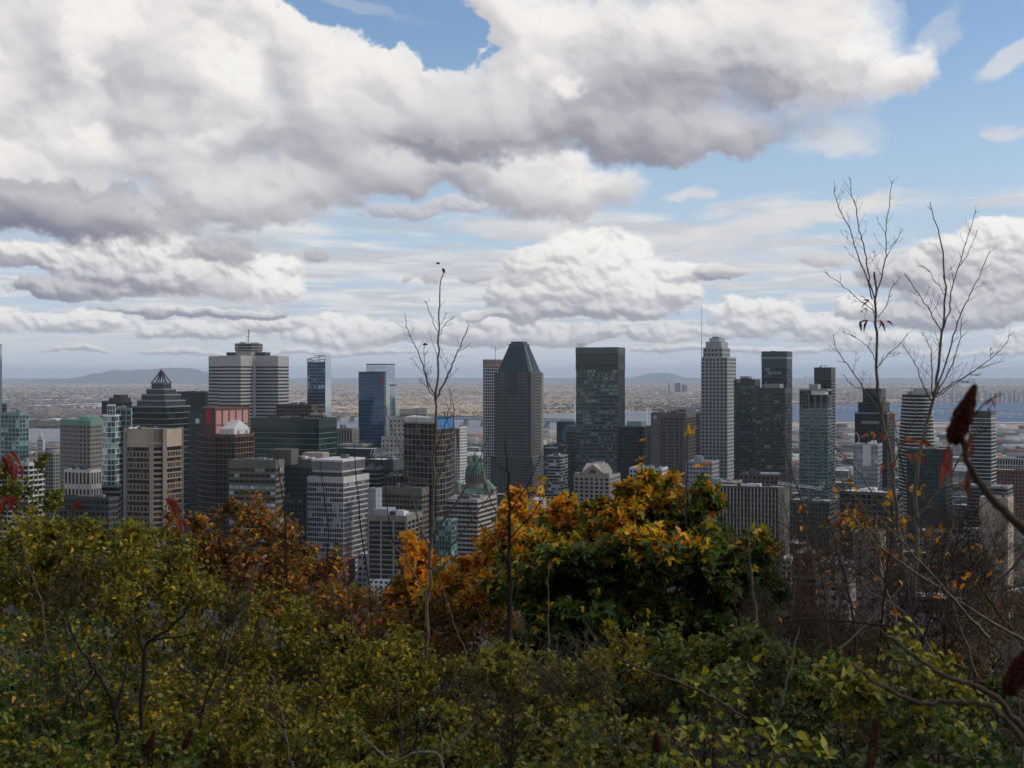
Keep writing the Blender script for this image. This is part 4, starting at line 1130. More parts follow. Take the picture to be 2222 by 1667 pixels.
# ---- wide dark green glass block
r_ = tower('glass_block', 'wide dark green glass office block with thin pale floor lines', 'office block', rect_poly(545, 692, 730, 1000, TH), wz(910, 1000), 4.2, 4.4, 'green_glass', 'teal_panel', 'slate_green', band=0.10, tb=0.2, pier=0.04, tp=.1, cap=7, capm='glass_cap', units=4, core='steel_dark', roofm='roof_gravel', pal=DARK, tilt=.03)
# ---- slim mirrored tower with a sloping open crown
def slim():
    Y = 1700; pts = rect_poly(667, 705, 718, Y, TH); root = tower('residential_tower', 'slim mirrored glass tower with a sloping open crown', 'tower', pts, wz(786, Y), 4.4, 3.2, 'blue_glass', 'steel_grey', 'steel_dark', band=0.17, tb=0.5, pier=0.06, cap=.4, units=0, edges=(0, 1, 2, 3), pal=BLIND)
    off = tuple(root.location); zt = [wz(779, Y), wz(772.5, Y), wz(779, Y + 15), wz(782, Y + 30)]; z0 = wz(786.5, Y)
    for i in range(4):
        m = MB(); m.beam((*pts[i], z0), (*pts[i], zt[i]), .5); m.beam((*pts[i], zt[i]), (*pts[(i + 1) % 4], zt[(i + 1) % 4]), .55)
        for f in np.linspace(0, 1, 9)[1:-1]:
            p = lerp2(pts[i], pts[(i + 1) % 4], f); m.beam((*p, z0), (*p, zt[i] + (zt[(i + 1) % 4] - zt[i]) * f), .22)
        part('crown_frame', m.mesh('crown_frame', MAT['steel_dark'], off), root)
    m = MB(); e = pts[1]; f = pts[2]
    g = MB(); t = (Vector(f) - Vector(e)).normalized(); nn = Vector((t.y, -t.x)) * .62
    g.poly([(e[0] + nn.x, e[1] + nn.y, 10), (f[0] + nn.x, f[1] + nn.y, 10), (f[0] + nn.x, f[1] + nn.y, zt[2]), (e[0] + nn.x, e[1] + nn.y, zt[1])], (.1, .1, .1)); g.hasc = True
    part('glass_screen', g.mesh('glass_screen', MAT['mirror_glass'], off), root)
    c = centroid(pts); m = MB(); m.beam((c[0] - 7, c[1], wz(772.5, Y)), (c[0] + 5, c[1], wz(771.5, Y)), .5); m.beam((c[0], c[1], z0), (c[0], c[1], wz(771.5, Y)), .5); part('roof_crane', m.mesh('roof_crane', MAT['steel_dark'], off), root)
slim()
r_ = tower('office_block', 'low dark brown block with a sandy stair wing behind the green glass block', 'office block', rect_poly(600, 676, 704, 1350, TH), wz(879, 1350), 4, 4, 'brown_glass', 'dark_concrete', 'dark_concrete', band=.4, pier=.1, units=3, pal=WARMB)
tower('', '', '', rect_poly(674, 702, 706, 1290, TH), wz(898, 1290), 4, 4, 'brown_glass', 'tan_roof', 'tan_roof', band=.5, units=1, root=r_, z0=0)

# ---- blue glass twins with a red leaf emblem
def twins():
    A = rect_poly(778, 833, 836.5, 1500, TH); r = tower('glass_tower', 'front one of two blue glass towers, with a small red leaf emblem', 'tower', A, wz(808, 1500), 4.0, 3.0, 'blue_glass', 'blue_tarp', None, band=0.07, tb=0.06, pier=0, cap=.5, capm='steel_dark', units=0, core='steel_dark', tilt=.02)
    off = tuple(r.location); a = Vector(A[0]); b = Vector(A[1]); L = (b - a).length; t = (b - a) / L; nn = Vector((t.y, -t.x)); c = a + t * (L * .885); zc_ = wz(824.5, 1500); m = MB()
    P = [(0, 3.0), (.7, 1.6), (1.9, 2.2), (1.5, .9), (2.9, .4), (1.6, -.6), (1.9, -1.5), (.4, -1.2), (.15, -2.8), (-.15, -2.8), (-.4, -1.2), (-1.9, -1.5), (-1.6, -.6), (-2.9, .4), (-1.5, .9), (-1.9, 2.2), (-.7, 1.6)]
    m.poly([(*(c + t * x * .95 + nn * .35), zc_ + y * .95) for x, y in P]); part('emblem', m.mesh('emblem', MAT['red_sign'], off), r)
    B = rect_poly(795, 836.5, 857, 1580, TH); r2 = tower('glass_tower', 'rear and taller one of two blue glass towers, pale on its right side', 'tower', B, wz(790.5, 1580), 4.0, 3.0, 'mirror_glass', 'slate_green', None, band=0.06, tb=.06, pier=0, cap=.5, units=0, core='steel_grey', tilt=.015)
    tower('', '', '', rect_poly(846, 857.5, 862, 1560, TH), wz(836, 1560), 4, 3, 'mirror_glass', 'slate_green', None, band=.06, tb=.06, pier=0, cap=.5, units=0, root=r2, core='steel_grey', z0=0)
twins()

# ---- low office in front, left of the white block
r_ = tower('office_block', 'low olive office block with long pale window strips, left half of the pair', 'office block', rect_poly(497, 598, 616, 860, 12), wz(1001, 860), 3.9, 3.6, 'plain_glass', 'olive_concrete', 'olive_concrete', band=.45, pier=.1, cap=5, capm='olive_concrete', units=3, pal=LIGHTB)
b2 = rect_poly(584, 632, 640, 930, 12, d=14); block(r_, b2, wz(1010, 930), wz(976, 930), 'brown_concrete')
r_ = tower('office_block', 'dark concrete office block with rows of small windows behind the white block', 'office block', rect_poly(596, 690, 720, 940, 12, d=36), wz(999, 940), 3.9, 3.0, 'plain_glass', 'dark_concrete', 'dark_concrete', band=.5, pier=.3, cap=6, capm='olive_concrete', units=5, um='white_paint', pal=BLIND, umax=3)
b2 = rect_poly(656, 700, 707, 955, 12, d=14); block(r_, b2, wz(1003, 940), wz(983, 955), 'tan_roof')

# ---- white office with louvred penthouse
def white_office():
    Y = 900; base = rect_poly(668, 745, 800, Y, TH + 1); root = tower('white_office_tower', 'white gridded office tower with a louvred penthouse', 'tower', base, wz(1037.5, Y), 3.58, 1.75, 'plain_glass', 'white_concrete', 'white_concrete', band=.26, pier=.14, tb=.35, tp=.2, cap=3.8, capm='white_concrete', units=0, roofm='roof_gravel', pal=[((.014, .016, .016), 5), ((.03, .03, .03), 3), ((.12, .12, .12), 1.2), ((.28, .28, .28), .6)], core='grey_concrete')
    off = tuple(root.location); s = sub(base, .15, .9, .08, .86); z0 = wz(1037.5, Y); z1 = wz(1024, Y + 4)
    tower('', '', '', s, z0 + 3.6, 3.4, 4.4, 'plain_glass', 'white_concrete', 'white_concrete', band=.1, pier=.16, cap=.5, units=0, root=root, z0=z0, parapet=False)
    p = sub(base, .10, .94, .04, .90); m = MB(); m.prism(p, z0 + 3.6, z0 + 4.9, True, True); part('penthouse_slab', m.mesh('penthouse_slab', MAT['white_concrete'], off), root)
    m = MB(); m.prism(p, z0 + 4.9, z0 + 11.8, True, True); part('penthouse', m.mesh('penthouse', MAT['steel_grey'], off), root)
    for e in range(4):
        a = Vector(p[e]); b = Vector(p[(e + 1) % 4]); L = (b - a).length; t = (b - a) / L; nn = Vector((t.y, -t.x)); nf = int(L / .95); fin = MB(); fin.prism([tuple(a + nn * .45), tuple(a + t * .12 + nn * .45), tuple(a + t * .12), tuple(a)], z0 + 4.9, z0 + 11.0)
        me = fin.mesh('fin', MAT['aluminium_panel'], off)
        for i in range(nf + 1): part('fin', me, root, loc=(*(t * (i * (L - .12) / nf)), 0))
    m = MB(); m.prism(offset_poly(p, .6), z0 + 11.0, z0 + 12.4, True, True); part('penthouse_roof', m.mesh('penthouse_roof', MAT['roof_white'], off), root)
    q = sub(base, .55, .72, .5, .62); m = MB(); m.prism(q, z0 + 12.4, z0 + 15.0, True); part('chimney', m.mesh('chimney', MAT['brown_concrete'], off), root)
white_office()

# ---- stone insurance building in three stages
def sun_stone():
    Y = 1250; g = dict(band=.60, pier=.58, tb=.3, tp=.26, pal=DARK, units=0)
    root = tower('stone_building', 'massive tiered building of pale stone behind the scaffolded glass tower', 'office building', rect_poly(828, 915, 960, Y, TH, d=60), wz(950, Y), 4.6, 4.2, 'black_glass', 'pale_stone', 'pale_stone', cap=3.0, **g, core='taupe_stone')
    b = rect_poly(845, 905, 940, Y + 8, TH, d=44); tower('', '', '', b, wz(907, Y + 8), 4.6, 4.2, 'black_glass', 'pale_stone', 'pale_stone', cap=2.5, root=root, z0=wz(952, Y), core='taupe_stone', **g)
    b = rect_poly(868, 925, 950, Y + 20, TH, d=34); tower('', '', '', b, wz(889, Y + 20), 4.6, 4.2, 'black_glass', 'pale_stone', 'pale_stone', cap=4.6, root=root, z0=wz(908, Y + 8), core='taupe_stone', **g)
sun_stone()

# ---- gridded glass tower with a blue tarpaulin
def grid_tower():
    Y = 950; F0 = [(wx(877, Y + 12), Y + 12), (wx(938, Y - 6), Y - 6), (wx(948, Y - 6), Y - 6), (wx(966, Y + 4), Y + 4), (wx(978, Y + 20), Y + 20), (wx(985, Y + 42), Y + 42)]
    pts = F0 + [(wx(900, Y + 60), Y + 60)]
    root = tower('glass_tower', 'dark glass tower in a pale grid with a blue tarpaulin round its top corner', 'tower', pts, wz(918, Y), 4.0, 3.9, 'brown_glass', 'grey_concrete', 'taupe_stone', band=.10, pier=.09, tb=.3, tp=.24, cap=.5, units=0, pal=[((.012, .012, .010), 5), ((.03, .026, .018), 2), ((.06, .075, .075), 1)], core='steel_dark')
    off = tuple(root.location); z0 = wz(918, Y); m = MB(); a, b = F0[0], F0[1]
    m.prism([a, b, F0[2], pts[-1]], z0, wz(906, Y), True); part('top_panel', m.mesh('top_panel', MAT['white_concrete'], off), root)
    m = MB(); m.prism(offset_poly(F0[2:] + [pts[-1]], .35), wz(930, Y + 8), wz(909, Y + 8), False)
    k = MB(); 
    part('tarpaulin', m.mesh('tarpaulin', MAT['blue_tarp'], off), root)
    m = MB()
    top = wz(903, Y + 10)
    pp = F0[2:]
    for i in range(len(pp)):
        m.beam((*pp[i], z0), (*pp[i], top + (2 if i == 1 else 0)), .25)
        if i: m.beam((*pp[i - 1], top), (*pp[i], top), .25)
    part('roof_frame', m.mesh('roof_frame', MAT['steel_dark'], off), root)
grid_tower()

# ---- white perforated block
r_ = tower('residential_tower', 'narrow white block pierced by many small windows right of the scaffolded glass tower', 'tower', rect_poly(984, 998, 1013, 1350, 24), wz(928, 1350), 3.1, 2.2, 'black_glass', 'white_paint', 'white_paint', band=.42, pier=.42, tb=.2, tp=.16, cap=1.2, units=1, core='grey_concrete')
m = MB(); rp = rect_poly(984, 998, 1013, 1350, 24); a = Vector(rp[1]); t = (Vector(rp[0]) - a).normalized(); nn = Vector((-t.y, t.x)) * -1
nn = Vector((math.sin(R(24)), math.cos(R(24)))) * -1
m.poly([(*(a + t * .3 + nn * .4), wz(932, 1350)), (*(a + t * 5.5 + nn * .4), wz(932, 1350)), (*(a + t * 1.5 + nn * .4), wz(990, 1350))][::-1]); part('recess', m.mesh('recess', MAT['brick'], tuple(r_.location)), r_)

# ---- cathedral
def cathedral():
    Y = 1150; cx = wx(1030, Y); root = empty('cathedral', 'stone cathedral with a large green copper dome and corner cupolas', 'church', (cx, Y, 5)); off = tuple(root.location); u = Y / F
    z = lambda py: wz(py, Y)
    nave = rect_poly(940, 1046, 1088, Y - 12, 12, d=60)
    m = MB(); m.prism(nave, 5, z(1067)); part('wall', m.mesh('wall', MAT['taupe_stone'], off), root)
    facade(root, off, nave, z(1115), z(1069), 9, 5, 'black_glass', 'taupe_stone', 'taupe_stone', band=.4, pier=.5, merge=True)
    m = MB(); o = offset_poly(nave, .8); L, C_, R_, B_ = o; zr = z(1055); r0 = lerp2(lerp2(L, B_, .5), lerp2(C_, R_, .5), .1); r1 = lerp2(lerp2(L, B_, .5), lerp2(C_, R_, .5), .9)
    m.poly([(*L, z(1067)), (*C_, z(1067)), (*r1, zr), (*r0, zr)]); m.poly([(*C_, z(1067)), (*R_, z(1067)), (*r1, zr)]); m.poly([(*R_, z(1067)), (*B_, z(1067)), (*r0, zr), (*r1, zr)]); m.poly([(*B_, z(1067)), (*L, z(1067)), (*r0, zr)])
    part('roof', m.mesh('roof', MAT['dark_copper'], off), root)
    m = MB(); tr = rect_poly(1050, 1070, 1092, Y + 4, 12, d=12); m.prism(tr, 5, z(1062)); part('transept', m.mesh('transept', MAT['taupe_stone'], off), root)
    m = MB(); c = centroid(tr); 
    for i in range(4): m.poly([(*tr[i], z(1062)), (*tr[(i + 1) % 4], z(1062)), (*c, z(1048))])
    part('transept_roof', m.mesh('transept_roof', MAT['green_copper'], off), root)
    yc = Y + 12; rad = 21 * u
    m = MB(); m.lathe(cx, yc, [(rad * 1.0, z(1066)), (rad * 1.0, z(1052)), (rad * .92, z(1051)), (rad * .88, z(1050)), (rad * .88, z(1027))], 24); part('drum', m.mesh('drum', MAT['taupe_stone'], off), root)
    col = MB(); col.beam((cx, yc, z(1050)), (cx, yc, z(1028)), .65, 6); me = col.mesh('column', MAT['taupe_stone'], off)
    for i in range(24):
        a = 2 * math.pi * i / 24; part('column', me, root, loc=(rad * .97 * math.cos(a), rad * .97 * math.sin(a), 0))
    win = MB()
    for i in range(24):
        a = 2 * math.pi * (i + .5) / 24; q = rad * .90; da = .09
        win.quad(*[(cx + q * math.cos(a + s * da), yc + q * math.sin(a + s * da), zz) for s, zz in ((-1, z(1047)), (1, z(1047)), (1, z(1032)), (-1, z(1032)))], (.01, .01, .01))
    part('window_pane', win.mesh('window_pane', MAT['black_glass'], off), root, stuff=True)
    zd = z(1026); R0 = rad * .98; prof = [(rad * 1.04, z(1028)), (rad * 1.04, zd)] + [(R0 * math.cos(t_), zd + R0 * 1.12 * math.sin(t_)) for t_ in np.linspace(0.05, 1.36, 12)]
    m = MB(); m.lathe(cx, yc, prof, 32); part('dome', m.mesh('dome', MAT['dark_copper'], off, smooth=True), root)
    rib = MB()
    for i in range(16):
        a = 2 * math.pi * i / 16
        for j in range(2, len(prof) - 1): rib.beam((cx + prof[j][0] * math.cos(a), yc + prof[j][0] * math.sin(a), prof[j][1]), (cx + prof[j + 1][0] * math.cos(a), yc + prof[j + 1][0] * math.sin(a), prof[j + 1][1]), .28)
    part('dome_rib', rib.mesh('dome_rib', MAT['green_copper'], off), root, stuff=True)
    zl = prof[-1][1]; m = MB(); m.lathe(cx, yc, [(2.3, zl - .5), (2.3, zl + 3.6), (2.6, zl + 3.8), (1.9, zl + 5.2), (.6, zl + 6.6), (.1, zl + 9.5)], 12); part('lantern', m.mesh('lantern', MAT['dark_copper'], off), root)
    for px, py, Yk in ((993, 1046, Y - 4), (1056, 1046, Y - 2)):
        x = wx(px, Yk); r = 7.2 * u; zz = wz(py + 3, Yk); m = MB(); m.lathe(x, Yk, [(r, zz - 12), (r, zz)], 12); part('cupola_base', m.mesh('cupola_base', MAT['taupe_stone'], off), root)
        m = MB(); m.lathe(x, Yk, [(r * 1.1, zz)] + [(r * 1.05 * math.cos(t_), zz + r * 1.05 * math.sin(t_)) for t_ in np.linspace(0.05, 1.5, 7)] + [(.1, zz + r * 1.6)], 14); part('cupola', m.mesh('cupola', MAT['green_copper'], off, smooth=True), root)
cathedral()

# ---- white gridded round cornered tower
def white_grid():
    Y = 2000; base = [(wx(p, Y + y), Y + y) for p, y in ((1048, 8), (1053, 2), (1062, -1), (1075, -2), (1088, 0), (1097, 5), (1102, 14), (1102, 26), (1048, 26))]
    root = tower('residential_tower', 'white gridded tower with rounded corners and brown slatted top', 'tower', base, wz(794, Y), 4.6, 2.9, 'black_glass', 'white_concrete', 'white_concrete', band=.24, pier=.26, tb=.25, tp=.2, cap=.3, units=0, core='steel_dark', merge=False)
    off = tuple(root.location); m = MB(); m.prism(offset_poly(base, .1), wz(794, Y), wz(781, Y), True); part('top_panel', m.mesh('top_panel', MAT['tan_roof'], off), root)
    s = MB()
    for i in range(6):
        a, b = Vector(base[i]), Vector(base[i + 1]); L = (b - a).length; t = (b - a) / L; nn = Vector((t.y, -t.x)); n_ = max(1, int(L / 2.1))
        for k in range(n_): s.prism([tuple(a + t * ((k + .1) * L / n_) + nn * .35), tuple(a + t * ((k + .5) * L / n_) + nn * .35), tuple(a + t * ((k + .5) * L / n_)), tuple(a + t * ((k + .1) * L / n_))], wz(794, Y), wz(782, Y), True)
    part('slat', s.mesh('slat', MAT['brick'], off), root, stuff=True)
    m = MB(); m.ring(base, wz(781, Y) - .3, wz(780, Y), .4); part('cornice', m.mesh('cornice', MAT['white_concrete'], off), root)
    # tower crane on its roof
    cr = empty('tower_crane', 'small tower crane standing on the round cornered white tower', 'crane', (wx(1075, Y + 8), Y + 8, wz(781, Y))); o2 = tuple(cr.location)
    m = MB(); x = wx(1075, Y + 8); m.beam((x, Y + 8, wz(781, Y)), (x, Y + 8, wz(752, Y)), .45); part('mast', m.mesh('mast', MAT['steel_dark'], o2), cr)
    m = MB(); m.beam((x - 3, Y + 8, wz(760, Y)), (x + 4.5, Y + 8, wz(759, Y)), .35); m.beam((x, Y + 8, wz(752, Y)), (x + 4.2, Y + 8, wz(759, Y)), .15); part('jib', m.mesh('jib', MAT['steel_dark'], o2), cr)
white_grid()

# ---- granite and blue glass tower with a tall sloping roof
def gabled_giant():
    Y = 1800; base = rect_poly(1074, 1151, 1178, Y, TH); root = None
    root = tower('landmark_tower', 'tall grey granite tower with blue glass sloping crown', 'tower', base, wz(809, Y), 4.5, 3.9, 'black_glass', 'granite_grey', 'granite_grey', band=.45, pier=.42, tb=.45, tp=.4, cap=1.5, units=0, core='steel_dark', pal=[((.012, .02, .024), 4), ((.02, .035, .04), 2), ((.05, .06, .065), .6)])
    off = tuple(root.location)
    a, b, c, d = [Vector(p) for p in base]; e1 = (b - a); e2 = (c - b); n1 = Vector((e1.normalized().y, -e1.normalized().x)); n2 = Vector((e2.normalized().y, -e2.normalized().x))
    z = lambda py: wz(py, Y)
    def slab(p, q, n, out, z0, z1, mat, nm, inn=-.1):
        m = MB(); m.prism([tuple(p + n * out), tuple(q + n * out), tuple(q + n * inn), tuple(p + n * inn)], z0, z1, True, True); return part(nm, m.mesh(nm, MAT[mat], off), root)
    # wide base
    wb = offset_poly(base, 4.0); tower('', '', '', wb, z(992), 3.9, 2.6, 'black_glass', 'granite_grey', 'granite_grey', band=.35, pier=.4, tb=.4, tp=.35, cap=1.2, units=0, root=root, core='steel_dark')
    # glass slot and central mullion on the front, glass shaft at the corner
    m = MB(); fr = lambda f: a + e1 * f
    slab(fr(.36), fr(.64), n1, .6, z(855), z(809), 'steel_dark', 'glass_slot'); slab(fr(.49), fr(.51), n1, .7, z(992), z(855), 'steel_dark', 'mullion')
    slab(fr(.935), fr(1.0), n1, .62, z(990), z(808), 'steel_dark', 'corner_shaft'); slab(b, b + e2 * .28, n2, .62, z(990), z(808), 'steel_dark', 'corner_shaft')
    slab(b + e2 * .82, c, n2, .8, z(992), z(809), 'taupe_stone', 'side_pier')
    # stepped granite frames at the shoulders
    for f0, f1, y0, y1 in ((.0, .2, 809, 824), (.2, .36, 824, 838), (.64, .8, 824, 838), (.8, .935, 809, 824)):
        p, q = fr(f0), fr(f1); m = MB(); zt, zb = z(y0), z(y1 + 4); w_ = e1.length * .025; t = e1.normalized()
        for (s0, s1, h0, h1) in ((0, (q - p).length, zt - 1.4, zt), (0, 1.1, zb, zt - 1.4), ((q - p).length - 1.1, (q - p).length, zb, zt - 1.4)):
            m.prism([tuple(p + t * s0 + n1 * .75), tuple(p + t * s1 + n1 * .75), tuple(p + t * s1 + n1 * .5), tuple(p + t * s0 + n1 * .5)], h0, h1, True, True)
        part('granite_frame', m.mesh('granite_frame', MAT['granite_grey'], off), root)
    # sloping glass roof, several faceted stages
    zb = z(810); zt = z(747)
    def rp(f): return sub(base, f, 1 - f, f, 1 - f)
    g = MB(); lo = rp(.045); hi = rp(.305); k = len(g.v)
    MATB = 'roof_blue'
    if MATB not in MAT: MAT[MATB] = material('roof_blue', (.008, .038, .062), .2, var=.1, spec=.3)
    for i in range(4):
        j = (i + 1) % 4; n_ = 12
        for r_ in range(n_):
            f0, f1 = r_ / n_, (r_ + .94) / n_
            P0 = Vector((*lo[i], zb)).lerp(Vector((*hi[i], zt)), f0); P1 = Vector((*lo[j], zb)).lerp(Vector((*hi[j], zt)), f0); P2 = Vector((*lo[j], zb)).lerp(Vector((*hi[j], zt)), f1); P3 = Vector((*lo[i], zb)).lerp(Vector((*hi[i], zt)), f1)
            g = MB(); g.quad(tuple(P0), tuple(P1), tuple(P2), tuple(P3)); part('roof_panel', g.mesh('roof_panel', MAT[MATB], off), root)
    m = MB(); ilo = rp(.05); ihi = rp(.31); m.prism(ilo, zb, zt - .2, True, False, ihi); part('roof_core', m.mesh('roof_core', MAT['steel_dark'], off), root)
    for f in (0, .13, .5, .87, 1):
        p = Vector((*lo[0], zb)).lerp(Vector((*lo[1], zb)), f); q = Vector((*hi[0], zt)).lerp(Vector((*hi[1], zt)), .5 + (f - .5) * 1.0); m = MB(); m.beam(p, q, .55 if f in (0, 1, .5) else .35); part('roof_rib', m.mesh('roof_rib', MAT['steel_dark'], off), root)
    for f in (0.05, .25, .4, .6, .8, 1):
        p = Vector((*lo[1], zb)).lerp(Vector((*lo[2], zb)), f); q = Vector((*hi[1], zt)).lerp(Vector((*hi[2], zt)), f); m = MB(); m.beam(p, q, .7 if f in (.25, .6) else .4); part('roof_rib', m.mesh('roof_rib', MAT['steel_grey' if f in (.25, .6, 1) else 'steel_dark'], off), root)
    m = MB(); m.prism(offset_poly(rp(.295), .6), zt - 3, zt + 1.0, True, True); part('roof_cap', m.mesh('roof_cap', MAT['slate_green'], off), root)
    m = MB(); m.prism(offset_poly(rp(.33), 0), zt + 1.0, zt + 4.4, True, True); part('roof_cap', m.mesh('roof_cap', MAT['slate_green'], off), root)
gabled_giant()

# ---- block with a blue billboard and the brown slab before it
def billboard():
    P = rect_poly(1208, 1247, 1256, 1900, TH); r = tower('office_block', 'dark block carrying a huge round blue emblem behind the bank tower', 'office block', P, wz(915.5, 1900), 4, 4, 'black_glass', 'steel_grey', None, band=.2, units=0, cap=2)
    off = tuple(r.location); a, b = Vector(P[0]), Vector(P[1]); L = (b - a).length; t = (b - a) / L; nn = Vector((t.y, -t.x)); m = MB()
    m.prism([tuple(a + t * L * .12 + nn * .9), tuple(b + nn * .9), tuple(b + nn * .3), tuple(a + t * L * .12 + nn * .3)], wz(973, 1900), wz(917, 1900), True, True); part('billboard', m.mesh('billboard', MAT['steel_dark'], off), r)
    m = MB(); c = a + t * L * .92; rr = 17.5; zc_ = wz(944, 1900)
    m.poly([(*(c + t * (rr * math.cos(k * math.pi / 20)) + nn * 1.0), zc_ + rr * math.sin(k * math.pi / 20)) for k in range(10, 31)]); part('emblem', m.mesh('emblem', MAT['blue_tarp'], off), r)
billboard()
tower('office_block', 'narrow brown banded office slab left of the dark bank tower', 'office block', rect_poly(1228, 1262, 1270, 1700, TH), wz(927, 1700), 4.3, 3, 'brown_glass', 'brown_concrete', None, band=.45, units=1, cap=7, pal=WARMB)

# ---- bank tower
def bank():
    Y = 1650; P = rect_poly(1250, 1341, 1355, Y, TH, d=36); top = wz(754, Y)
    root = tower('bank_tower', 'tall dark slate bank slab with rows of pale blinds and small roof antennas', 'tower', P, top, 4.72, 1.72, 'green_glass', 'bank_grey', 'bank_grey', band=.42, pier=.16, tb=.2, tp=.24, cap=29, capm='dark_concrete', units=0, core='dark_concrete', edges=(0, 2), pal=[((.012, .014, .014), 4), ((.03, .034, .032), 1.5), ((.23, .24, .225), 1.6), ((.14, .15, .14), .8)], par_h=.6)
    off = tuple(root.location)
    m = MB(); m.ring(P, wz(771, Y), wz(768, Y), .55); part('vent_strip', m.mesh('vent_strip', MAT['steel_dark'], off), root)
    m = MB(); m.ring(P, wz(767.5, Y), top, .5); part('top_panel', m.mesh('top_panel', MAT['bank_grey'], off), root)
    m = MB(); m.ring(P, wz(801, Y), wz(791, Y), .42); part('vent_strip', m.mesh('vent_strip', MAT['steel_dark'], off), root)
    a, b, c = Vector(P[0]), Vector(P[1]), Vector(P[2])
    for (p, q) in ((b, c),):
        L = (q - p).length; t = (q - p) / L; nn = Vector((t.y, -t.x)); m = MB(); n_ = 18
        for k in range(n_): m.prism([tuple(p + t * (k * L / n_) + nn * .5), tuple(p + t * ((k + .35) * L / n_) + nn * .5), tuple(p + t * ((k + .35) * L / n_)), tuple(p + t * (k * L / n_))], 5, wz(767, Y), True)
        part('fin', m.mesh('fin', MAT['bank_grey'], off), root, stuff=True)
    m = MB(); t = (b - a).normalized(); dp = (c - b).normalized()
    for k in range(9):
        p = a + t * (1 + k * 1.35) + dp * (2 + (k % 3) * 3); h = [7, 5.5, 4, 6.5, 5, 7.5, 4.5, 6, 3.5][k]; m.beam((*p, top), (*p, top + h), .16)
    m.beam((*(a + t * 1 + dp * 2), top + 4.6), (*(a + t * 12 + dp * 2), top + 4.6), .3); m.beam((*(a + t * 1 + dp * 2), top + 2.2), (*(a + t * 12 + dp * 2), top + 2.2), .25); part('antenna', m.mesh('antenna', MAT['steel_grey'], off), root)
bank()
r_ = tower('office_block', 'black glass block with a teal roof between the bank tower and the brown hotel', 'office block', rect_poly(1340, 1398, 1413, 1550, TH), wz(927, 1550), 4.2, 2.4, 'black_glass', 'steel_dark', 'steel_dark', band=.25, pier=.12, units=2, cap=1)
block(r_, sub(rect_poly(1340, 1398, 1413, 1550, TH), .3, .85, .2, .8), wz(927, 1550), wz(915, 1550), 'teal_panel')

# ---- brown hotel
def brown_hotel():
    Y = 1450; P = rect_poly(1413, 1489, 1515, Y, TH, d=60); top = wz(897, Y)
    root = tower('hotel', 'broad brown concrete hotel with deep vertical bays and a small round badge', 'hotel', P, top, 3.85, 2.9, 'black_glass', 'brown_concrete', 'brown_concrete', band=.40, pier=.30, tb=.3, tp=.45, cap=5.5, capm='brown_concrete', units=5, um='grey_concrete', umax=7, core='dark_concrete', pal=WARMB)
    off = tuple(root.location); a, b = Vector(P[0]), Vector(P[1]); L = (b - a).length; t = (b - a) / L; nn = Vector((t.y, -t.x))
    for f0, f1, nm in ((0, .27, 'blank_wall'), (.9, 1.0, 'blank_wall'), (.42, .47, 'bay_pier'), (.63, .68, 'bay_pier'), (.80, .83, 'bay_pier')):
        m = MB(); m.prism([tuple(a + t * L * f0 + nn * .85), tuple(a + t * L * f1 + nn * .85), tuple(a + t * L * f1), tuple(a + t * L * f0)], 5, top - .6, True); part(nm, m.mesh(nm, MAT['brown_concrete'], off), root)
    c = a + t * L * .115 + nn * .9; zc_ = wz(906, Y); m = MB(); seg = 16
    for k in range(seg):
        q = [(rr * math.cos(2 * math.pi * kk / seg), rr * math.sin(2 * math.pi * kk / seg)) for kk, rr in ((k, 1.7), (k + 1, 1.7), (k + 1, 1.25), (k, 1.25))]
        m.quad(*[(*(c + t * x), zc_ + y) for x, y in q][::-1])
    for k in range(2): m.quad(*[(*(c + t * x), zc_ + y) for x, y in ((-.7 + k * .1, -.1), (-.1 + k * .5, -.9), (.1 + k * .5, -.7), (-.5 + k * .5, .3))])
    part('badge', m.mesh('badge', MAT['white_metal'], off), root)
brown_hotel()
tower('glass_tower', 'slim dark glass tower wedged behind the brown hotel', 'tower', rect_poly(1470, 1514, 1530, 1700, TH), wz(896, 1700), 4, 2.2, 'blue_glass', 'steel_dark', 'steel_dark', band=.15, pier=.12, units=0)

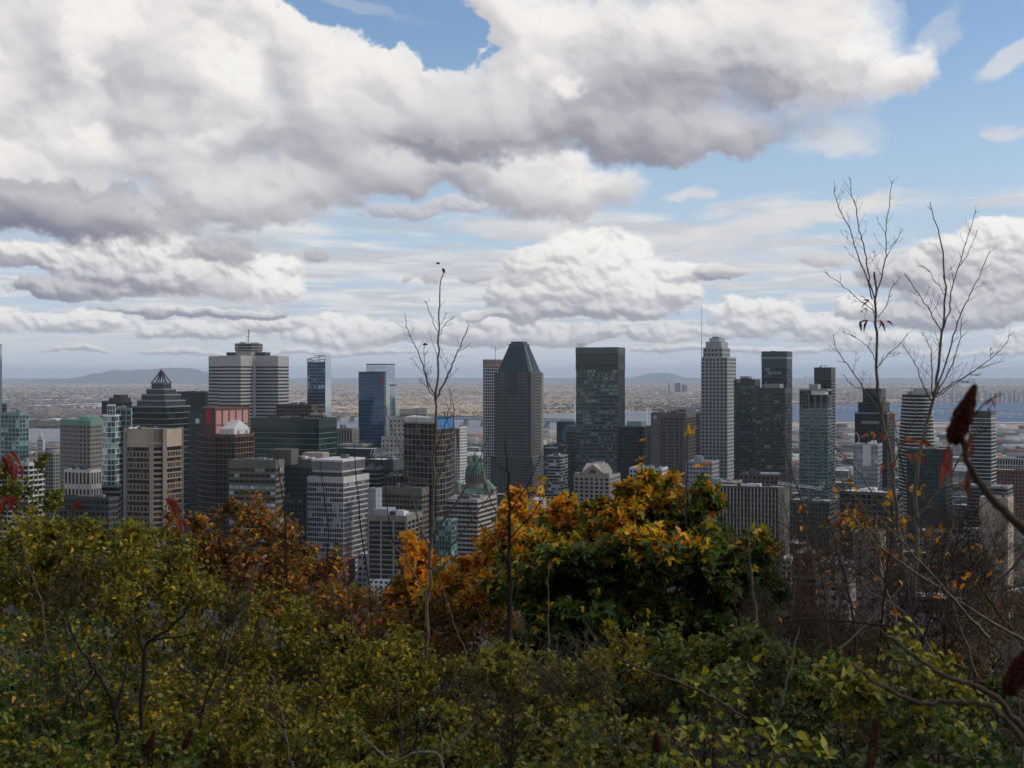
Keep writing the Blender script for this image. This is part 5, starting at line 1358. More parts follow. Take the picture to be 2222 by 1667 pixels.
# ---- pale tower with the long antenna
def antenna_tower():
    Y = 1650; P = rect_poly(1522, 1578, 1593, Y, 24, d=44); g = dict(band=.46, pier=.42, tb=.35, tp=.3, units=0, pal=DARK, core='grey_concrete')
    lo_ = wz(855, Y)
    W_ = 'aluminium_panel'
    root = tower('office_tower', 'tall pale grey tower with paired windows and a long needle antenna', 'tower', P, wz(776, Y), 4.65, 5.2, 'black_glass', 'tower_grey', 'tower_grey', cap=1.6, **g)
    off = tuple(root.location)
    s1 = sub(P, .06, .80, .04, .9); tower('', '', '', s1, wz(755, Y), 4.65, 5.2, 'black_glass', 'tower_grey', 'tower_grey', cap=1.4, root=root, z0=wz(776.5, Y), **g)
    s2 = sub(P, .13, .74, .1, .85); block(root, s2, wz(755, Y), wz(741, Y), 'tower_grey', 'crown')
    s3 = sub(P, .26, .64, .14, .8); block(root, s3, wz(741, Y), wz(733, Y), 'tower_grey', 'crown')
    s4 = sub(P, .34, .60, .2, .6); block(root, s4, wz(733, Y), wz(730, Y), 'steel_grey', 'rooftop_unit')
    a, b = Vector(s3[0]), Vector(s3[1]); L = (b - a).length; t = (b - a) / L; nn = Vector((t.y, -t.x))
    for k in range(4):
        m = MB(); m.prism([tuple(a + t * L * (.06 + k * .24) + nn * .3), tuple(a + t * L * (.2 + k * .24) + nn * .3), tuple(a + t * L * (.2 + k * .24)), tuple(a + t * L * (.06 + k * .24))], wz(755, Y), wz(735, Y), True, True); part('crown_fin', m.mesh('crown_fin', MAT['white_concrete'], off), root)
    x = wx(1523.5, Y); m = MB(); m.beam((x, Y + 4, wz(800, Y)), (x, Y + 4, wz(735, Y)), .5); m.beam((x, Y + 4, wz(735, Y)), (x, Y + 4, wz(663, Y)), .3); part('antenna', m.mesh('antenna', MAT['steel_grey'], off), root)
    c = sub(P, 0, 1, 0, 1)
MAT['tower_grey'] = material('tower_grey', (.31, .315, .31), .8, var=.08, scale=.06, streak=.08)
antenna_tower()

# ---- dark condominium towers on the right
def condo(name, label, P, top, fh, cw, gl, bm, balm, seed, cap=1.0, edges_b=(0, 1), pal=BLIND, prob=.5, out=1.3, **k):
    root = tower(name, label, 'tower', P, top, fh, cw, gl, bm, bm, cap=cap, pal=pal, core='steel_dark', roofm='roof_dark', **{**dict(band=.22, pier=.10, units=1), **k})
    for e in edges_b: bits(root, P, e, ground_z(P[0][1]) + 8, top - cap, fh, cw * 1.5, balm, 'balcony', cw * 1.05, .95, out, prob, seed + e)
    return root
P = rect_poly(1593, 1638, 1643, 1500, 24, d=26); r_ = condo('residential_tower', 'dark balconied tower with a round badge near its top, right of the pale antenna tower', P, wz(824.5, 1500), 3.5, 2.6, 'green_glass', 'steel_dark', 'slate_green', 3, cap=7, prob=.45)
block(r_, sub(P, .25, .65, .2, .8), wz(824.5, 1500), wz(820, 1500), 'steel_dark'); block(r_, offset_poly(sub(P, .25, .65, .2, .8), .4), wz(819.5, 1500), wz(816.5, 1500), 'roof_gravel')
a = Vector(P[0]); b = Vector(P[1]); t = (b - a).normalized(); nn = Vector((t.y, -t.x)); c = a + t * 5.6 + nn * .5; m = MB(); zc_ = wz(828, 1500)
m.poly([(*(c + t * (2.0 * math.cos(k * math.pi / 8))), zc_ + 1.3 * math.sin(k * math.pi / 8)) for k in range(16)]); part('badge', m.mesh('badge', MAT['pink_panel'], tuple(r_.location)), r_)
P = rect_poly(1653, 1707, 1713, 1560, 24, d=30); r_ = condo('residential_tower', 'tall flat topped dark tower with a pale band, tallest of the right cluster', P, wz(763.5, 1560), 3.9, 3.3, 'dark_glass', 'slate_green', 'slate_green', 5, cap=20, capm='slate_green', edges_b=(1,), pal=BLIND, prob=.6)
m = MB(); m.ring(P, wz(773, 1560), wz(771, 1560), .7); part('vent_strip', m.mesh('vent_strip', MAT['steel_dark'], tuple(r_.location)), r_); m = MB(); m.ring(P, wz(779, 1560), wz(774, 1560), .62); part('pale_band', m.mesh('pale_band', MAT['steel_grey'], tuple(r_.location)), r_)
P = rect_poly(1641, 1703, 1712, 1330, 24, d=30); r_ = condo('residential_tower', 'dark brown green tower with a grey plant room in front of the flat topped one', P, wz(843.5, 1330), 3.55, 2.2, 'dark_glass', 'dark_concrete', 'slate_green', 8, cap=5.0, capm='steel_dark', prob=.3, pier=.25, out=.8)
block(r_, sub(P, .24, .78, .2, .8), wz(843, 1330), wz(833.5, 1330), 'grey_concrete')
P = rect_poly(1767, 1803, 1813, 1500, 24, d=28); r_ = condo('residential_tower', 'black tower edged with a tall column of pale balconies', P, wz(798.5, 1500), 3.6, 2.8, 'black_glass', 'steel_dark', 'steel_grey', 12, edges_b=(1,), prob=1.0, cap=14, capm='steel_dark', out=1.5)
m = MB(); x = wx(1790, 1510); m.beam((x, 1510, wz(798, 1500)), (x, 1510, wz(793, 1500)), .3); m.beam((x - 5, 1510, wz(793, 1500)), (x + 3, 1510, wz(794, 1500)), .3); part('roof_crane', m.mesh('roof_crane', MAT['steel_dark'], tuple(r_.location)), r_)
def front_condo():
    Y = 1150; P = rect_poly(1735, 1796, 1802, Y, 24, d=22); r = condo('residential_tower', 'teal glass condominium tower with an open steel frame at its top', P, wz(888, Y), 3.35, 3.0, 'teal_glass', 'teal_panel', 'steel_grey', 15, cap=.5, prob=.42, pal=DARK, pier=.06)
    off = tuple(r.location); L_ = sub(P, 0, .33, 0, 1); m = MB(); m.prism(L_, wz(888, Y), wz(846, Y), True); part('side_core', m.mesh('side_core', MAT['dark_concrete'], off), r)
    facade(r, off, L_, wz(888, Y), wz(850, Y), 3.35, 2.4, 'dark_glass', 'dark_concrete', 'dark_concrete', band=.3, pier=.3, pal=BLIND)
    B_ = sub(P, .33, 1.0, .3, 1); m = MB(); m.prism(B_, wz(888, Y), wz(858, Y), True); part('upper_core', m.mesh('upper_core', MAT['steel_dark'], off), r)
    Fp = sub(P, .33, 1, 0, .3); top = wz(856, Y)
    m = MB()
    for f in (0, .33, .66, 1): q = lerp2(Fp[0], Fp[1], f); m.beam((*q, wz(888, Y)), (*q, top), .45)
    for zz in (top, wz(878, Y), wz(883, Y)): m.beam((*Fp[0], zz), (*Fp[1], zz), .3); m.beam((*Fp[1], zz), (*Fp[2], zz), .3)
    part('open_frame', m.mesh('open_frame', MAT['steel_grey'], off), r)
    block(r, sub(P, 0, 1.0, -.03, 1), wz(848.5, Y), wz(844.5, Y), 'grey_concrete', 'roof_slab'); block(r, sub(P, .3, .62, .2, .8), wz(844.5, Y), wz(834, Y), 'roof_gravel'); block(r, sub(P, .42, .92, -.02, .6), wz(857, Y), wz(848.5, Y), 'roof_white', 'white_screen')
    m = MB(); q = P[0]; m.beam((*q, 20), (*q, wz(846, Y)), .4); part('edge_rail', m.mesh('edge_rail', MAT['steel_grey'], off), r); q = sub(P, .33, 1, -.02, 1)[0]; m = MB(); m.beam((*q, 20), (*q, wz(888, Y)), .4); part('edge_rail', m.mesh('edge_rail', MAT['steel_grey'], off), r)
front_condo()
def stepped_dark():
    Y = 1400; P = rect_poly(1855, 1925, 1941, Y, 30, d=34); r = tower('office_tower', 'dark stepped glass tower with a pale sign panel, right of the balconied black tower', 'tower', P, wz(897, Y), 4, 3, 'black_glass', 'steel_dark', 'steel_dark', band=.15, pier=.1, cap=1, capm='steel_grey', units=0, roofm='roof_dark', core='steel_dark')
    g = dict(band=.12, pier=.08, units=0, root=r, core='steel_dark', roofm='roof_dark')
    tower('', '', '', sub(P, .08, .86, .1, .9), wz(875, Y), 4, 3, 'black_glass', 'steel_dark', 'steel_dark', cap=.6, z0=wz(897.5, Y), **g)
    tower('', '', '', sub(P, .2, .76, .2, .8), wz(845, Y), 4, 3, 'black_glass', 'steel_dark', 'steel_dark', cap=9, z0=wz(875.5, Y), **g)
    a, b = Vector(P[0]), Vector(P[1]); L = (b - a).length; t = (b - a) / L; nn = Vector((t.y, -t.x)); m = MB(); m.prism([tuple(a + t * L * .22 + nn * .6), tuple(a + t * L * .75 + nn * .6), tuple(a + t * L * .75 + nn * .2), tuple(a + t * L * .22 + nn * .2)], wz(921, Y), wz(914, Y), True, True); part('sign', m.mesh('sign', MAT['grey_concrete'], tuple(r.location)), r)
stepped_dark()
def arch_building():
    Y = 1150; P = rect_poly(1852, 1905, 1925, Y, 24, d=26); r = tower('arched_building', 'pale building with a tall thin arch and white wall panels below the dark stepped tower', 'building', P, wz(966, Y), 4, 3.2, 'mirror_glass', 'grey_violet', 'grey_violet', band=.3, pier=.2, units=3, um='white_paint', pal=LIGHTB)
    off = tuple(r.location); a, b = Vector(P[0]), Vector(P[1]); t = (b - a).normalized(); nn = Vector((t.y, -t.x)); L = (b - a).length; m = MB(); m.prism([tuple(a + t * L * .38 + nn * .6), tuple(a + t * L * .72 + nn * .6), tuple(a + t * L * .72), tuple(a + t * L * .38)], wz(1012, Y), wz(966, Y), True, True); part('white_panel', m.mesh('white_panel', MAT['white_paint'], off), r)
    m = MB(); prev = None; c = a + t * L * .1
    for k in range(13):
        th = math.pi * k / 12; p = (c.x - 2.9 * math.cos(th), c.y, wz(966, Y) + 10.5 * math.sin(th) ** .6)
        if prev: m.beam(prev, p, .3)
        prev = p
    part('arch', m.mesh('arch', MAT['white_metal'], off), r)
arch_building()
def bulging():
    Y = 1330; n = 10; xs = []; pts_of = lambda s: [(wx(2004, Y) + (wx(2039, Y) - wx(2004, Y)) * s * math.sin(-1.35 + 2.7 * k / n), Y + 16 - 16 * math.cos(-1.35 + 2.7 * k / n) * (.6 + .4 * s)) for k in range(n + 1)] + [(wx(2004 + 30 * s, Y), Y + 38), (wx(2004 - 30 * s, Y), Y + 38)]
    base = pts_of(1.0); r = empty('residential_tower', 'bulging round fronted tower banded with white balcony rails', 'tower', (*centroid(base), -3)); off = tuple(r.location)
    z1 = wz(858, Y); z0 = 0; fh = 3.62; nf = int((z1 - z0) / fh); gl = MB(); pr = random.Random(5)
    for f in range(nf):
        zz = z1 - (f + 1) * fh; u = f / 26.0; s = .74 + .26 * math.sin(min(1.0, u * 1.25) * math.pi / 2) if u < .8 else 1.0 - max(0, u - 1.0) * .12; p = pts_of(s)
        m = MB(); m.ring(p, zz, zz + 1.05, .9, .6); part('balcony_band', m.mesh('balcony_band', MAT['white_concrete'], off), r)
        for e in range(len(p)):
            a, b = p[e], p[(e + 1) % len(p)]
            for q in range(2): A_, B_ = lerp2(a, b, q / 2), lerp2(a, b, q / 2 + .5); gl.quad((*A_, zz), (*B_, zz), (*B_, zz + fh), (*A_, zz + fh), pick(DARK, pr.random()))
        if f == 0: m = MB(); m.prism(p, zz + fh, zz + fh + .5, True); part('roof', m.mesh('roof', MAT['steel_dark'], off), r)
    part('window_pane', gl.mesh('window_pane', MAT['black_glass'], off), r, stuff=True)
    q = [(wx(p_, Y + 8), Y + d_) for p_, d_ in ((1981, 8), (2026, 8), (2026, 28), (1981, 28))]; m = MB(); m.prism(q, z1, wz(850, Y), True); part('penthouse', m.mesh('penthouse', MAT['roof_gravel'], off), r); q = [(wx(p_, Y + 8), Y + d_) for p_, d_ in ((1992, 10), (2016, 10), (2016, 24), (1992, 24))]; m = MB(); m.prism(q, wz(850, Y), wz(843, Y), True); part('penthouse', m.mesh('penthouse', MAT['grey_violet'], off), r)
bulging()
tower('office_block', 'dark teal glass block at the foot of the bulging tower', 'office block', rect_poly(1968, 2052, 2068, 1150, 30, d=30), wz(976, 1150), 4, 3.2, 'green_glass', 'steel_dark', 'steel_dark', band=.16, pier=.1, units=4, cap=1)
P = rect_poly(2106, 2150, 2156, 1280, 30, d=26); r_ = tower('residential_tower', 'dark square tower ringed by thin white balcony lines, beyond the sumac cone', 'tower', P, wz(895, 1280), 3.6, 3, 'green_glass', 'white_concrete', None, band=.2, tb=.9, units=1, cap=3.0, capm='steel_dark', core='steel_dark')
tower('', '', '', rect_poly(2098, 2186, 2204, 1180, 30, d=30), wz(1058, 1180), 3.4, 3, 'green_glass', 'roof_gravel', None, band=.2, tb=.7, units=2, root=r_, core='steel_dark')
tower('office_block', 'white framed block of tall narrow windows beyond the right hand towers', 'office block', rect_poly(2158, 2250, 2262, 1700, 30, d=30), wz(996, 1700), 8, 3.4, 'plain_glass', 'white_concrete', 'white_concrete', band=.15, pier=.3, units=2)
tower('brick_building', 'long red brick building under the white framed block at the right', 'building', rect_poly(2155, 2300, 2312, 1450, 30, d=30), wz(1025, 1450), 4, 4, 'dark_glass', 'brick', 'brick', band=.4, pier=.4, units=2)

# ---- beige tower with a gabled top
def gable_tower():
    Y = 1000; P = rect_poly(1246, 1322, 1338, Y, TH, d=34); r = tower('apartment_tower', 'pale stone apartment tower topped by a big cross gabled roof', 'tower', P, wz(1035, Y), 3.15, 4.3, 'brown_glass', 'beige_mid', 'beige_mid', band=.40, pier=.40, tb=.28, tp=.35, cap=1.4, units=0, core='taupe_stone', pal=[((.014, .014, .013), 5), ((.05, .05, .045), 2)])
    off = tuple(r.location); S = sub(P, .2, .82, .05, .85); z0 = wz(1035, Y); z1 = wz(1027, Y); zr = wz(1009, Y)
    m = MB(); m.prism(S, z0, z1, False); part('gable_wall', m.mesh('gable_wall', MAT['beige_mid'], off), r)
    L, C_, R_, B_ = S; fc = lerp2(L, C_, .5); bc = lerp2(B_, R_, .5); lc = lerp2(L, B_, .5); rc = lerp2(C_, R_, .5); cc = lerp2(fc, bc, .5)
    for a_, p_, q_ in ((fc, L, C_), (rc, C_, R_), (bc, R_, B_), (lc, B_, L)):
        g = MB(); g.poly([(*p_, z1), (*q_, z1), (*a_, zr)]); part('gable', g.mesh('gable', MAT['beige_mid'], off), r)
        g = MB(); g.poly([(*q_, z1), (*cc, zr), (*a_, zr)]); g.poly([(*p_, z1), (*a_, zr), (*cc, zr)]); part('roof_slope', g.mesh('roof_slope', MAT['tan_roof'], off), r)
    a = Vector(L); b = Vector(C_); t = (b - a).normalized(); nn = Vector((t.y, -t.x)); c = Vector(fc) + nn * .15; m = MB(); rr = 2.9
    m.poly([(*(c + t * (rr * math.cos(k * math.pi / 12))), z1 - .5 + rr * math.sin(k * math.pi / 12)) for k in range(13)]); part('arched_window', m.mesh('arched_window', MAT['steel_dark'], off), r)
    for x0, x1 in ((.36, .47), (.5, .66)): block(r, sub(P, x0, x1, .5, .7), z1, wz(1007, Y), 'roof_gravel', 'rooftop_unit')
    for x0, x1 in ((0, .15), (.86, 1)): block(r, sub(P, x0, x1, 0, .2), z0, z0 + 2.6, 'beige_mid', 'turret')
gable_tower()
# ---- long finned block
r_ = tower('finned_block', 'broad office block faced with tall pale vertical fins, in front at the right of centre', 'office block', rect_poly(1555, 1698, 1711, 880, 22, d=22), wz(1060, 880), 3.6, 2.45, 'black_glass', 'dark_concrete', 'beige_mid', band=.3, pier=.34, tb=.15, tp=.9, cap=.8, units=5, um='roof_white', umax=2.2, pal=WARMB)
P = rect_poly(1555, 1698, 1711, 880, 22, d=22); b = Vector(P[1]); block(r_, [tuple(b + Vector(q)) for q in ((-2.9, -.2), (.4, -1.3), (.4, 2.2), (-2.9, 2.2))], 15, wz(1060, 880) + .9, 'beige_concrete', 'corner_pier')

# ---- blocks in the foreground centre
r_ = tower('office_block', 'low olive block with overhanging roof left of the scaffolded tower foot', 'office block', rect_poly(826, 915, 930, 930, TH), wz(1061, 930), 3.8, 3, 'brown_glass', 'olive_concrete', 'olive_concrete', band=.4, pier=.2, units=4, cap=5, um='taupe_stone', pal=WARMB)
r_ = tower('parking_block', 'open concrete parking deck with a white railed roof in the centre foreground', 'building', rect_poly(800, 882, 930, 780, 14, d=30), wz(1122, 780), 3.0, 7.2, 'brown_glass', 'taupe_stone', 'grey_concrete', band=.28, pier=.12, tb=.5, tp=.8, units=4, cap=3, um='roof_white', umax=4, roofm='roof_gravel', pal=DARK)
P = rect_poly(800, 882, 930, 780, 14, d=30); block(r_, sub(P, .08, .46, .1, .6), wz(1122, 780), wz(1108, 780), 'grey_violet', 'roof_pavilion')
r_ = tower('office_block', 'stepped white banded office block beneath the cathedral', 'office block', rect_poly(935, 1036, 1076, 950, TH), wz(1086, 950), 3.45, 3, 'plain_glass', 'pale_stone', 'grey_concrete', band=.42, pier=.08, tb=.6, tp=.2, units=5, cap=1.8, um='grey_concrete', pal=DARK)
r_ = tower('glazed_stair', 'pale green latticed glass stair tower in the centre foreground', 'building', rect_poly(946, 979, 983, 800, TH, d=10), wz(1130, 800), 3.0, 1.9, 'teal_glass', 'teal_panel', 'teal_panel', band=.14, pier=.14, tb=.3, tp=.3, units=0, cap=.6, pal=LIGHTB)
tower('office_block', 'black glass block with a white roof behind the white louvred office', 'office block', rect_poly(786, 852, 868, 1010, TH, d=30), wz(1000, 1010), 3.8, 3, 'green_glass', 'steel_dark', 'steel_dark', band=.14, pier=.08, units=1, cap=8, capm='slate_green', roofm='roof_white')
r_ = tower('office_block', 'slate walled block with a sloped white roof edge right of the wide green glass block', 'office block', rect_poly(727, 812, 826, 1060, TH, d=24), wz(976, 1060), 3.8, 3, 'dark_glass', 'slate_green', None, band=.3, units=0, cap=7, capm='slate_green', roofm='roof_white')
tower('office_block', 'low block with a long white roof strip under the blue glass twins', 'office block', rect_poly(732, 788, 800, 1250, TH, d=24), wz(966, 1250), 3.8, 3, 'black_glass', 'grey_concrete', None, band=.3, units=2, roofm='roof_white')
tower('stone_block', 'dark pillared block rising between the green glass block and the blue twins', 'office block', rect_poly(728, 764, 779, 1450, TH), wz(932, 1450), 4.2, 3.4, 'black_glass', 'taupe_stone', 'pale_stone', band=.2, pier=.35, units=6, um='grey_concrete', umax=6)
tower('office_block', 'banded white and teal block right behind the white louvred office', 'office block', rect_poly(790, 818, 832, 960, TH), wz(1016, 960), 3.6, 3, 'green_glass', 'grey_concrete', None, band=.3, units=3, roofm='roof_gravel')
tower('office_block', 'plain blue grey slab beside the white louvred office', 'office block', rect_poly(799, 815, 828, 900, TH), wz(1062, 900), 3.6, 8, 'plain_glass', 'grey_violet', 'grey_violet', band=.85, pier=.8, units=0, cap=1)
tower('stone_block', 'old corniced stone block with a red edge below the tiered stone building', 'building', rect_poly(826, 868, 885, 990, TH, d=20), wz(1034, 990), 4.2, 3, 'brown_glass', 'brown_concrete', 'taupe_stone', band=.3, pier=.3, units=2, roofm='roof_white')

# ---- left foreground
tower('office_block', 'low dark roofed block before the pillared hall, left of the beige brutalist tower', 'office block', rect_poly(120, 236, 256, 800, TH), wz(1082, 800), 3.8, 3, 'dark_glass', 'dark_concrete', 'dark_concrete', band=.4, pier=.2, units=4, roofm='roof_dark')
tower('pillared_hall', 'cream hall with tall vertical window slots at the foot of the copper banded tower', 'building', rect_poly(140, 196, 219, 950, TH), wz(1022, 950), 12, 3.4, 'black_glass', 'white_concrete', 'pale_stone', band=.3, pier=.45, tb=.3, tp=.5, units=3, um='steel_dark')
tower('apartment_block', 'white balconied block of flats behind the green leaves at the left edge', 'apartments', rect_poly(-40, 62, 92, 760, TH), wz(1006, 760), 3.1, 4, 'black_glass', 'white_concrete', 'white_concrete', band=.34, pier=.12, tb=.9, units=3)
tower('office_block', 'grey block of many small windows behind the left leaves', 'office block', rect_poly(82, 116, 134, 1250, TH), wz(984, 1250), 3.4, 3, 'black_glass', 'grey_concrete', 'grey_concrete', band=.4, pier=.35, units=3)
def spire(px, top, Y, wpx, label):
    u = Y / F; x = wx(px, Y); root = empty('clock_tower', label, 'tower', (x, Y, -3)); off = tuple(root.location); h = wpx * u / 2; z = wz(top, Y)
    m = MB(); m.box(x - h, x + h, Y - h, Y + h, -3, z - 9 * u * 2); part('wall', m.mesh('wall', MAT['white_concrete'], off), root)
    m = MB(); m.lathe(x, Y, [(h * .8, z - 18 * u), (h * .8, z - 12 * u), (h * .9, z - 11.5 * u), (h * .3, z - 6 * u), (.1, z)], 10); part('cupola', m.mesh('cupola', MAT['white_concrete'], off), root)
    m = MB()
    for k in range(5):
        for s in (-.4, .25): m.quad(*[(x + (s + a_) * h, Y - h - .05, z - (24 + k * 9 - b_) * u) for a_, b_ in ((0, 0), (.25, 0), (.25, 4), (0, 4))], (.01, .01, .01))
    part('window_pane', m.mesh('window_pane', MAT['black_glass'], off), root, stuff=True)
spire(89, 935, 1600, 13, 'white old bell tower standing before the river at the left')

# ---- right foreground, behind the branches
tower('apartment_block', 'plain beige slab of flats behind the thicket at the far right', 'apartments', rect_poly(2126, 2186, 2200, 620, 30, d=16), wz(1084, 620), 3.1, 12, 'plain_glass', 'beige_panel', 'beige_panel', band=.9, pier=.9, units=1, cap=1)
tower('warehouse', 'long dark block under a bright white flat roof behind the two bare saplings', 'building', rect_poly(1822, 1940, 1985, 900, 30, d=26), wz(1072, 900), 4, 4, 'black_glass', 'dark_concrete', 'dark_concrete', band=.3, pier=.2, units=3, roofm='roof_white', um='roof_white')
tower('stone_block', 'pale stone mansion block with a rounded end seen through the thicket, left one', 'building', rect_poly(1776, 1842, 1856, 560, 26, d=14), wz(1228, 560), 3.8, 4.5, 'brown_glass', 'beige_mid', 'beige_mid', band=.55, pier=.55, units=2, cap=2)
tower('stone_block', 'tall pale stone end wall seen through the thicket, right one', 'building', rect_poly(1852, 1908, 1930, 600, 26, d=16), wz(1160, 600), 3.8, 5.5, 'brown_glass', 'beige_mid', 'beige_mid', band=.7, pier=.7, units=2, cap=3)
tower('brick_building', 'dark brick block beside the pale stone mansion behind the thicket', 'building', rect_poly(1722, 1768, 1786, 640, 26, d=20), wz(1205, 640), 3.6, 3.2, 'brown_glass', 'brick', 'brick', band=.5, pier=.4, units=2)
tower('office_block', 'dark glass office behind the finned block at its right', 'office block', rect_poly(1712, 1800, 1818, 1000, 26, d=26), wz(1090, 1000), 3.6, 3, 'green_glass', 'dark_concrete', 'dark_concrete', band=.3, pier=.15, units=3)
tower('office_block', 'wide dark brick and glass block with lit clerestory below the condominium towers', 'office block', rect_poly(1604, 1690, 1735, 1150, 24, d=30), wz(1032, 1150), 4, 4, 'plain_glass', 'dark_concrete', 'brick', band=.35, pier=.3, units=6, um='roof_white', umax=3, pal=BLIND)
tower('office_block', 'long low roof with a glazed barrel skylight left of the condominium towers', 'office block', rect_poly(1500, 1592, 1640, 1020, 24, d=26), wz(1048, 1020), 4, 4, 'plain_glass', 'grey_concrete', 'taupe_stone', band=.35, pier=.3, units=6, um='teal_panel', umax=2.5, pal=BLIND)
tower('office_block', 'grey blue stepped block in front of the brown hotel', 'office block', rect_poly(1490, 1545, 1562, 1200, 24, d=24), wz(1003, 1200), 4, 3, 'plain_glass', 'grey_violet', 'grey_violet', band=.5, pier=.4, units=4, um='grey_violet', umax=6, pal=BLIND)
tower('office_block', 'pale block rising behind the yellow maple crown below the brown hotel', 'office block', rect_poly(1366, 1436, 1455, 1100, TH, d=24), wz(1018, 1100), 3.6, 3, 'plain_glass', 'white_concrete', 'white_concrete', band=.4, pier=.35, units=3, pal=BLIND)
tower('office_block', 'banded block on a street corner between the landmark tower and the brown slab', 'office block', rect_poly(1186, 1216, 1236, 1500, TH, d=30), wz(990, 1500), 3.6, 3, 'plain_glass', 'grey_concrete', None, band=.4, units=4, um='roof_white', pal=LIGHTB)
tower('office_block', 'white checkered block beyond the landmark tower at its right foot', 'office block', rect_poly(1180, 1225, 1248, 1650, TH, d=30), wz(968, 1650), 3.8, 3, 'plain_glass', 'slate_green', None, band=.6, units=3, pal=LIGHTB)

def gable_house(px0, px1, py, Y, mat, label, roofm='roof_white', d=14):
    Y = min(range(500, 2600, 10), key=lambda q: abs(wz(py, q) - ground_z(q) - 9))
    P = rect_poly(px0, px0 + (px1 - px0) * .62, px1, Y, TH, d=d); c = centroid(P); g = ground_z(c[1]) - 2; r = empty('house', label, 'house', (*c, g)); off = tuple(r.location); z1 = wz(py, Y)
    m = MB(); m.prism(P, g, z1, True); part('wall', m.mesh('wall', MAT[mat], off), r)
    L, C_, R_, B_ = offset_poly(P, .4); r0 = lerp2(L, B_, .5); r1 = lerp2(C_, R_, .5); zr = z1 + 3.4; m = MB()
    m.poly([(*L, z1), (*C_, z1), (*r1, zr), (*r0, zr)]); m.poly([(*R_, z1), (*B_, z1), (*r0, zr), (*r1, zr)]); part('roof', m.mesh('roof', MAT[roofm], off), r)
    m = MB(); m.poly([(*C_, z1), (*R_, z1), (*r1, zr)]); m.poly([(*B_, z1), (*L, z1), (*r0, zr)]); part('gable', m.mesh('gable', MAT[mat], off), r)
    facade(r, off, P, g + 2, z1, 3.2, 3, 'plain_glass', mat, mat, band=.5, pier=.5, edges=(0, 1), merge=True)
for a in ((1112, 1160, 1098, 980, 'white_paint', 'white gabled house between the orange leaves and the landmark tower, left one'), (1150, 1196, 1086, 1010, 'white_paint', 'white gabled house between the orange leaves and the landmark tower, right one'),
          (1196, 1236, 1094, 960, 'white_concrete', 'grey gabled house left of the gable topped stone tower'), (1340, 1378, 1100, 960, 'white_concrete', 'pale house just right of the gable topped stone tower'),
          (345, 420, 1186, 700, 'white_concrete', 'white roofed house glimpsed under the red brown bushes'), (566, 640, 1180, 720, 'green_copper', 'house with a green roof left of the white office tower foot'),
          (560, 655, 1150, 790, 'green_copper', 'pale green roofed hall left of the white office tower'), (800, 870, 1262, 640, 'white_paint', 'white low building below the parking deck')):
    gable_house(*a)

# ---- tower cranes with lattice booms
def boom(label, p0, p1, Y0, Y1, mat, w=1.0):
    A = Vector((wx(p0[0], Y0), Y0, wz(p0[1], Y0))); B = Vector((wx(p1[0], Y1), Y1, wz(p1[1], Y1))); r = empty('crane', label, 'crane', tuple(B)); off = tuple(B)
    n = int((B - A).length / 3.0); t = (B - A) / n; m = MB(); up = Vector((0, 0, 1.7)); sd = Vector((0, .8, 0))
    for o in (up, sd, -sd): m.beam(A + o, B + o, .16 * w)
    for k in range(n):
        p = A + t * k; q = p + t; m.beam(p + sd, q + up, .1 * w); m.beam(p - sd, q + up, .1 * w); m.beam(p + up, p + sd, .1 * w)
    part('boom', m.mesh('boom', MAT[mat], off), r)
    m = MB(); m.beam(B, (B.x, B.y, ground_z(B.y)), .4); part('mast', m.mesh('mast', MAT['steel_dark'], off), r)
    m = MB(); m.beam(B + Vector((-1, 0, 0)), B + Vector((1.5, 0, 6.5)), .35); m.beam(B + Vector((-3, 0, 0)), B + Vector((-1, 0, 6)), .3); part('cabin_frame', m.mesh('cabin_frame', MAT['white_metal'], off), r)
boom('white lattice crane boom reaching left over the street by the blue grey slab', (878, 980), (812, 990), 970, 960, 'white_metal', 1.3)
boom('white lattice crane boom slanting down before the condominium towers', (1688, 1050), (1785, 1063), 1000, 1000, 'white_metal', 1.3)

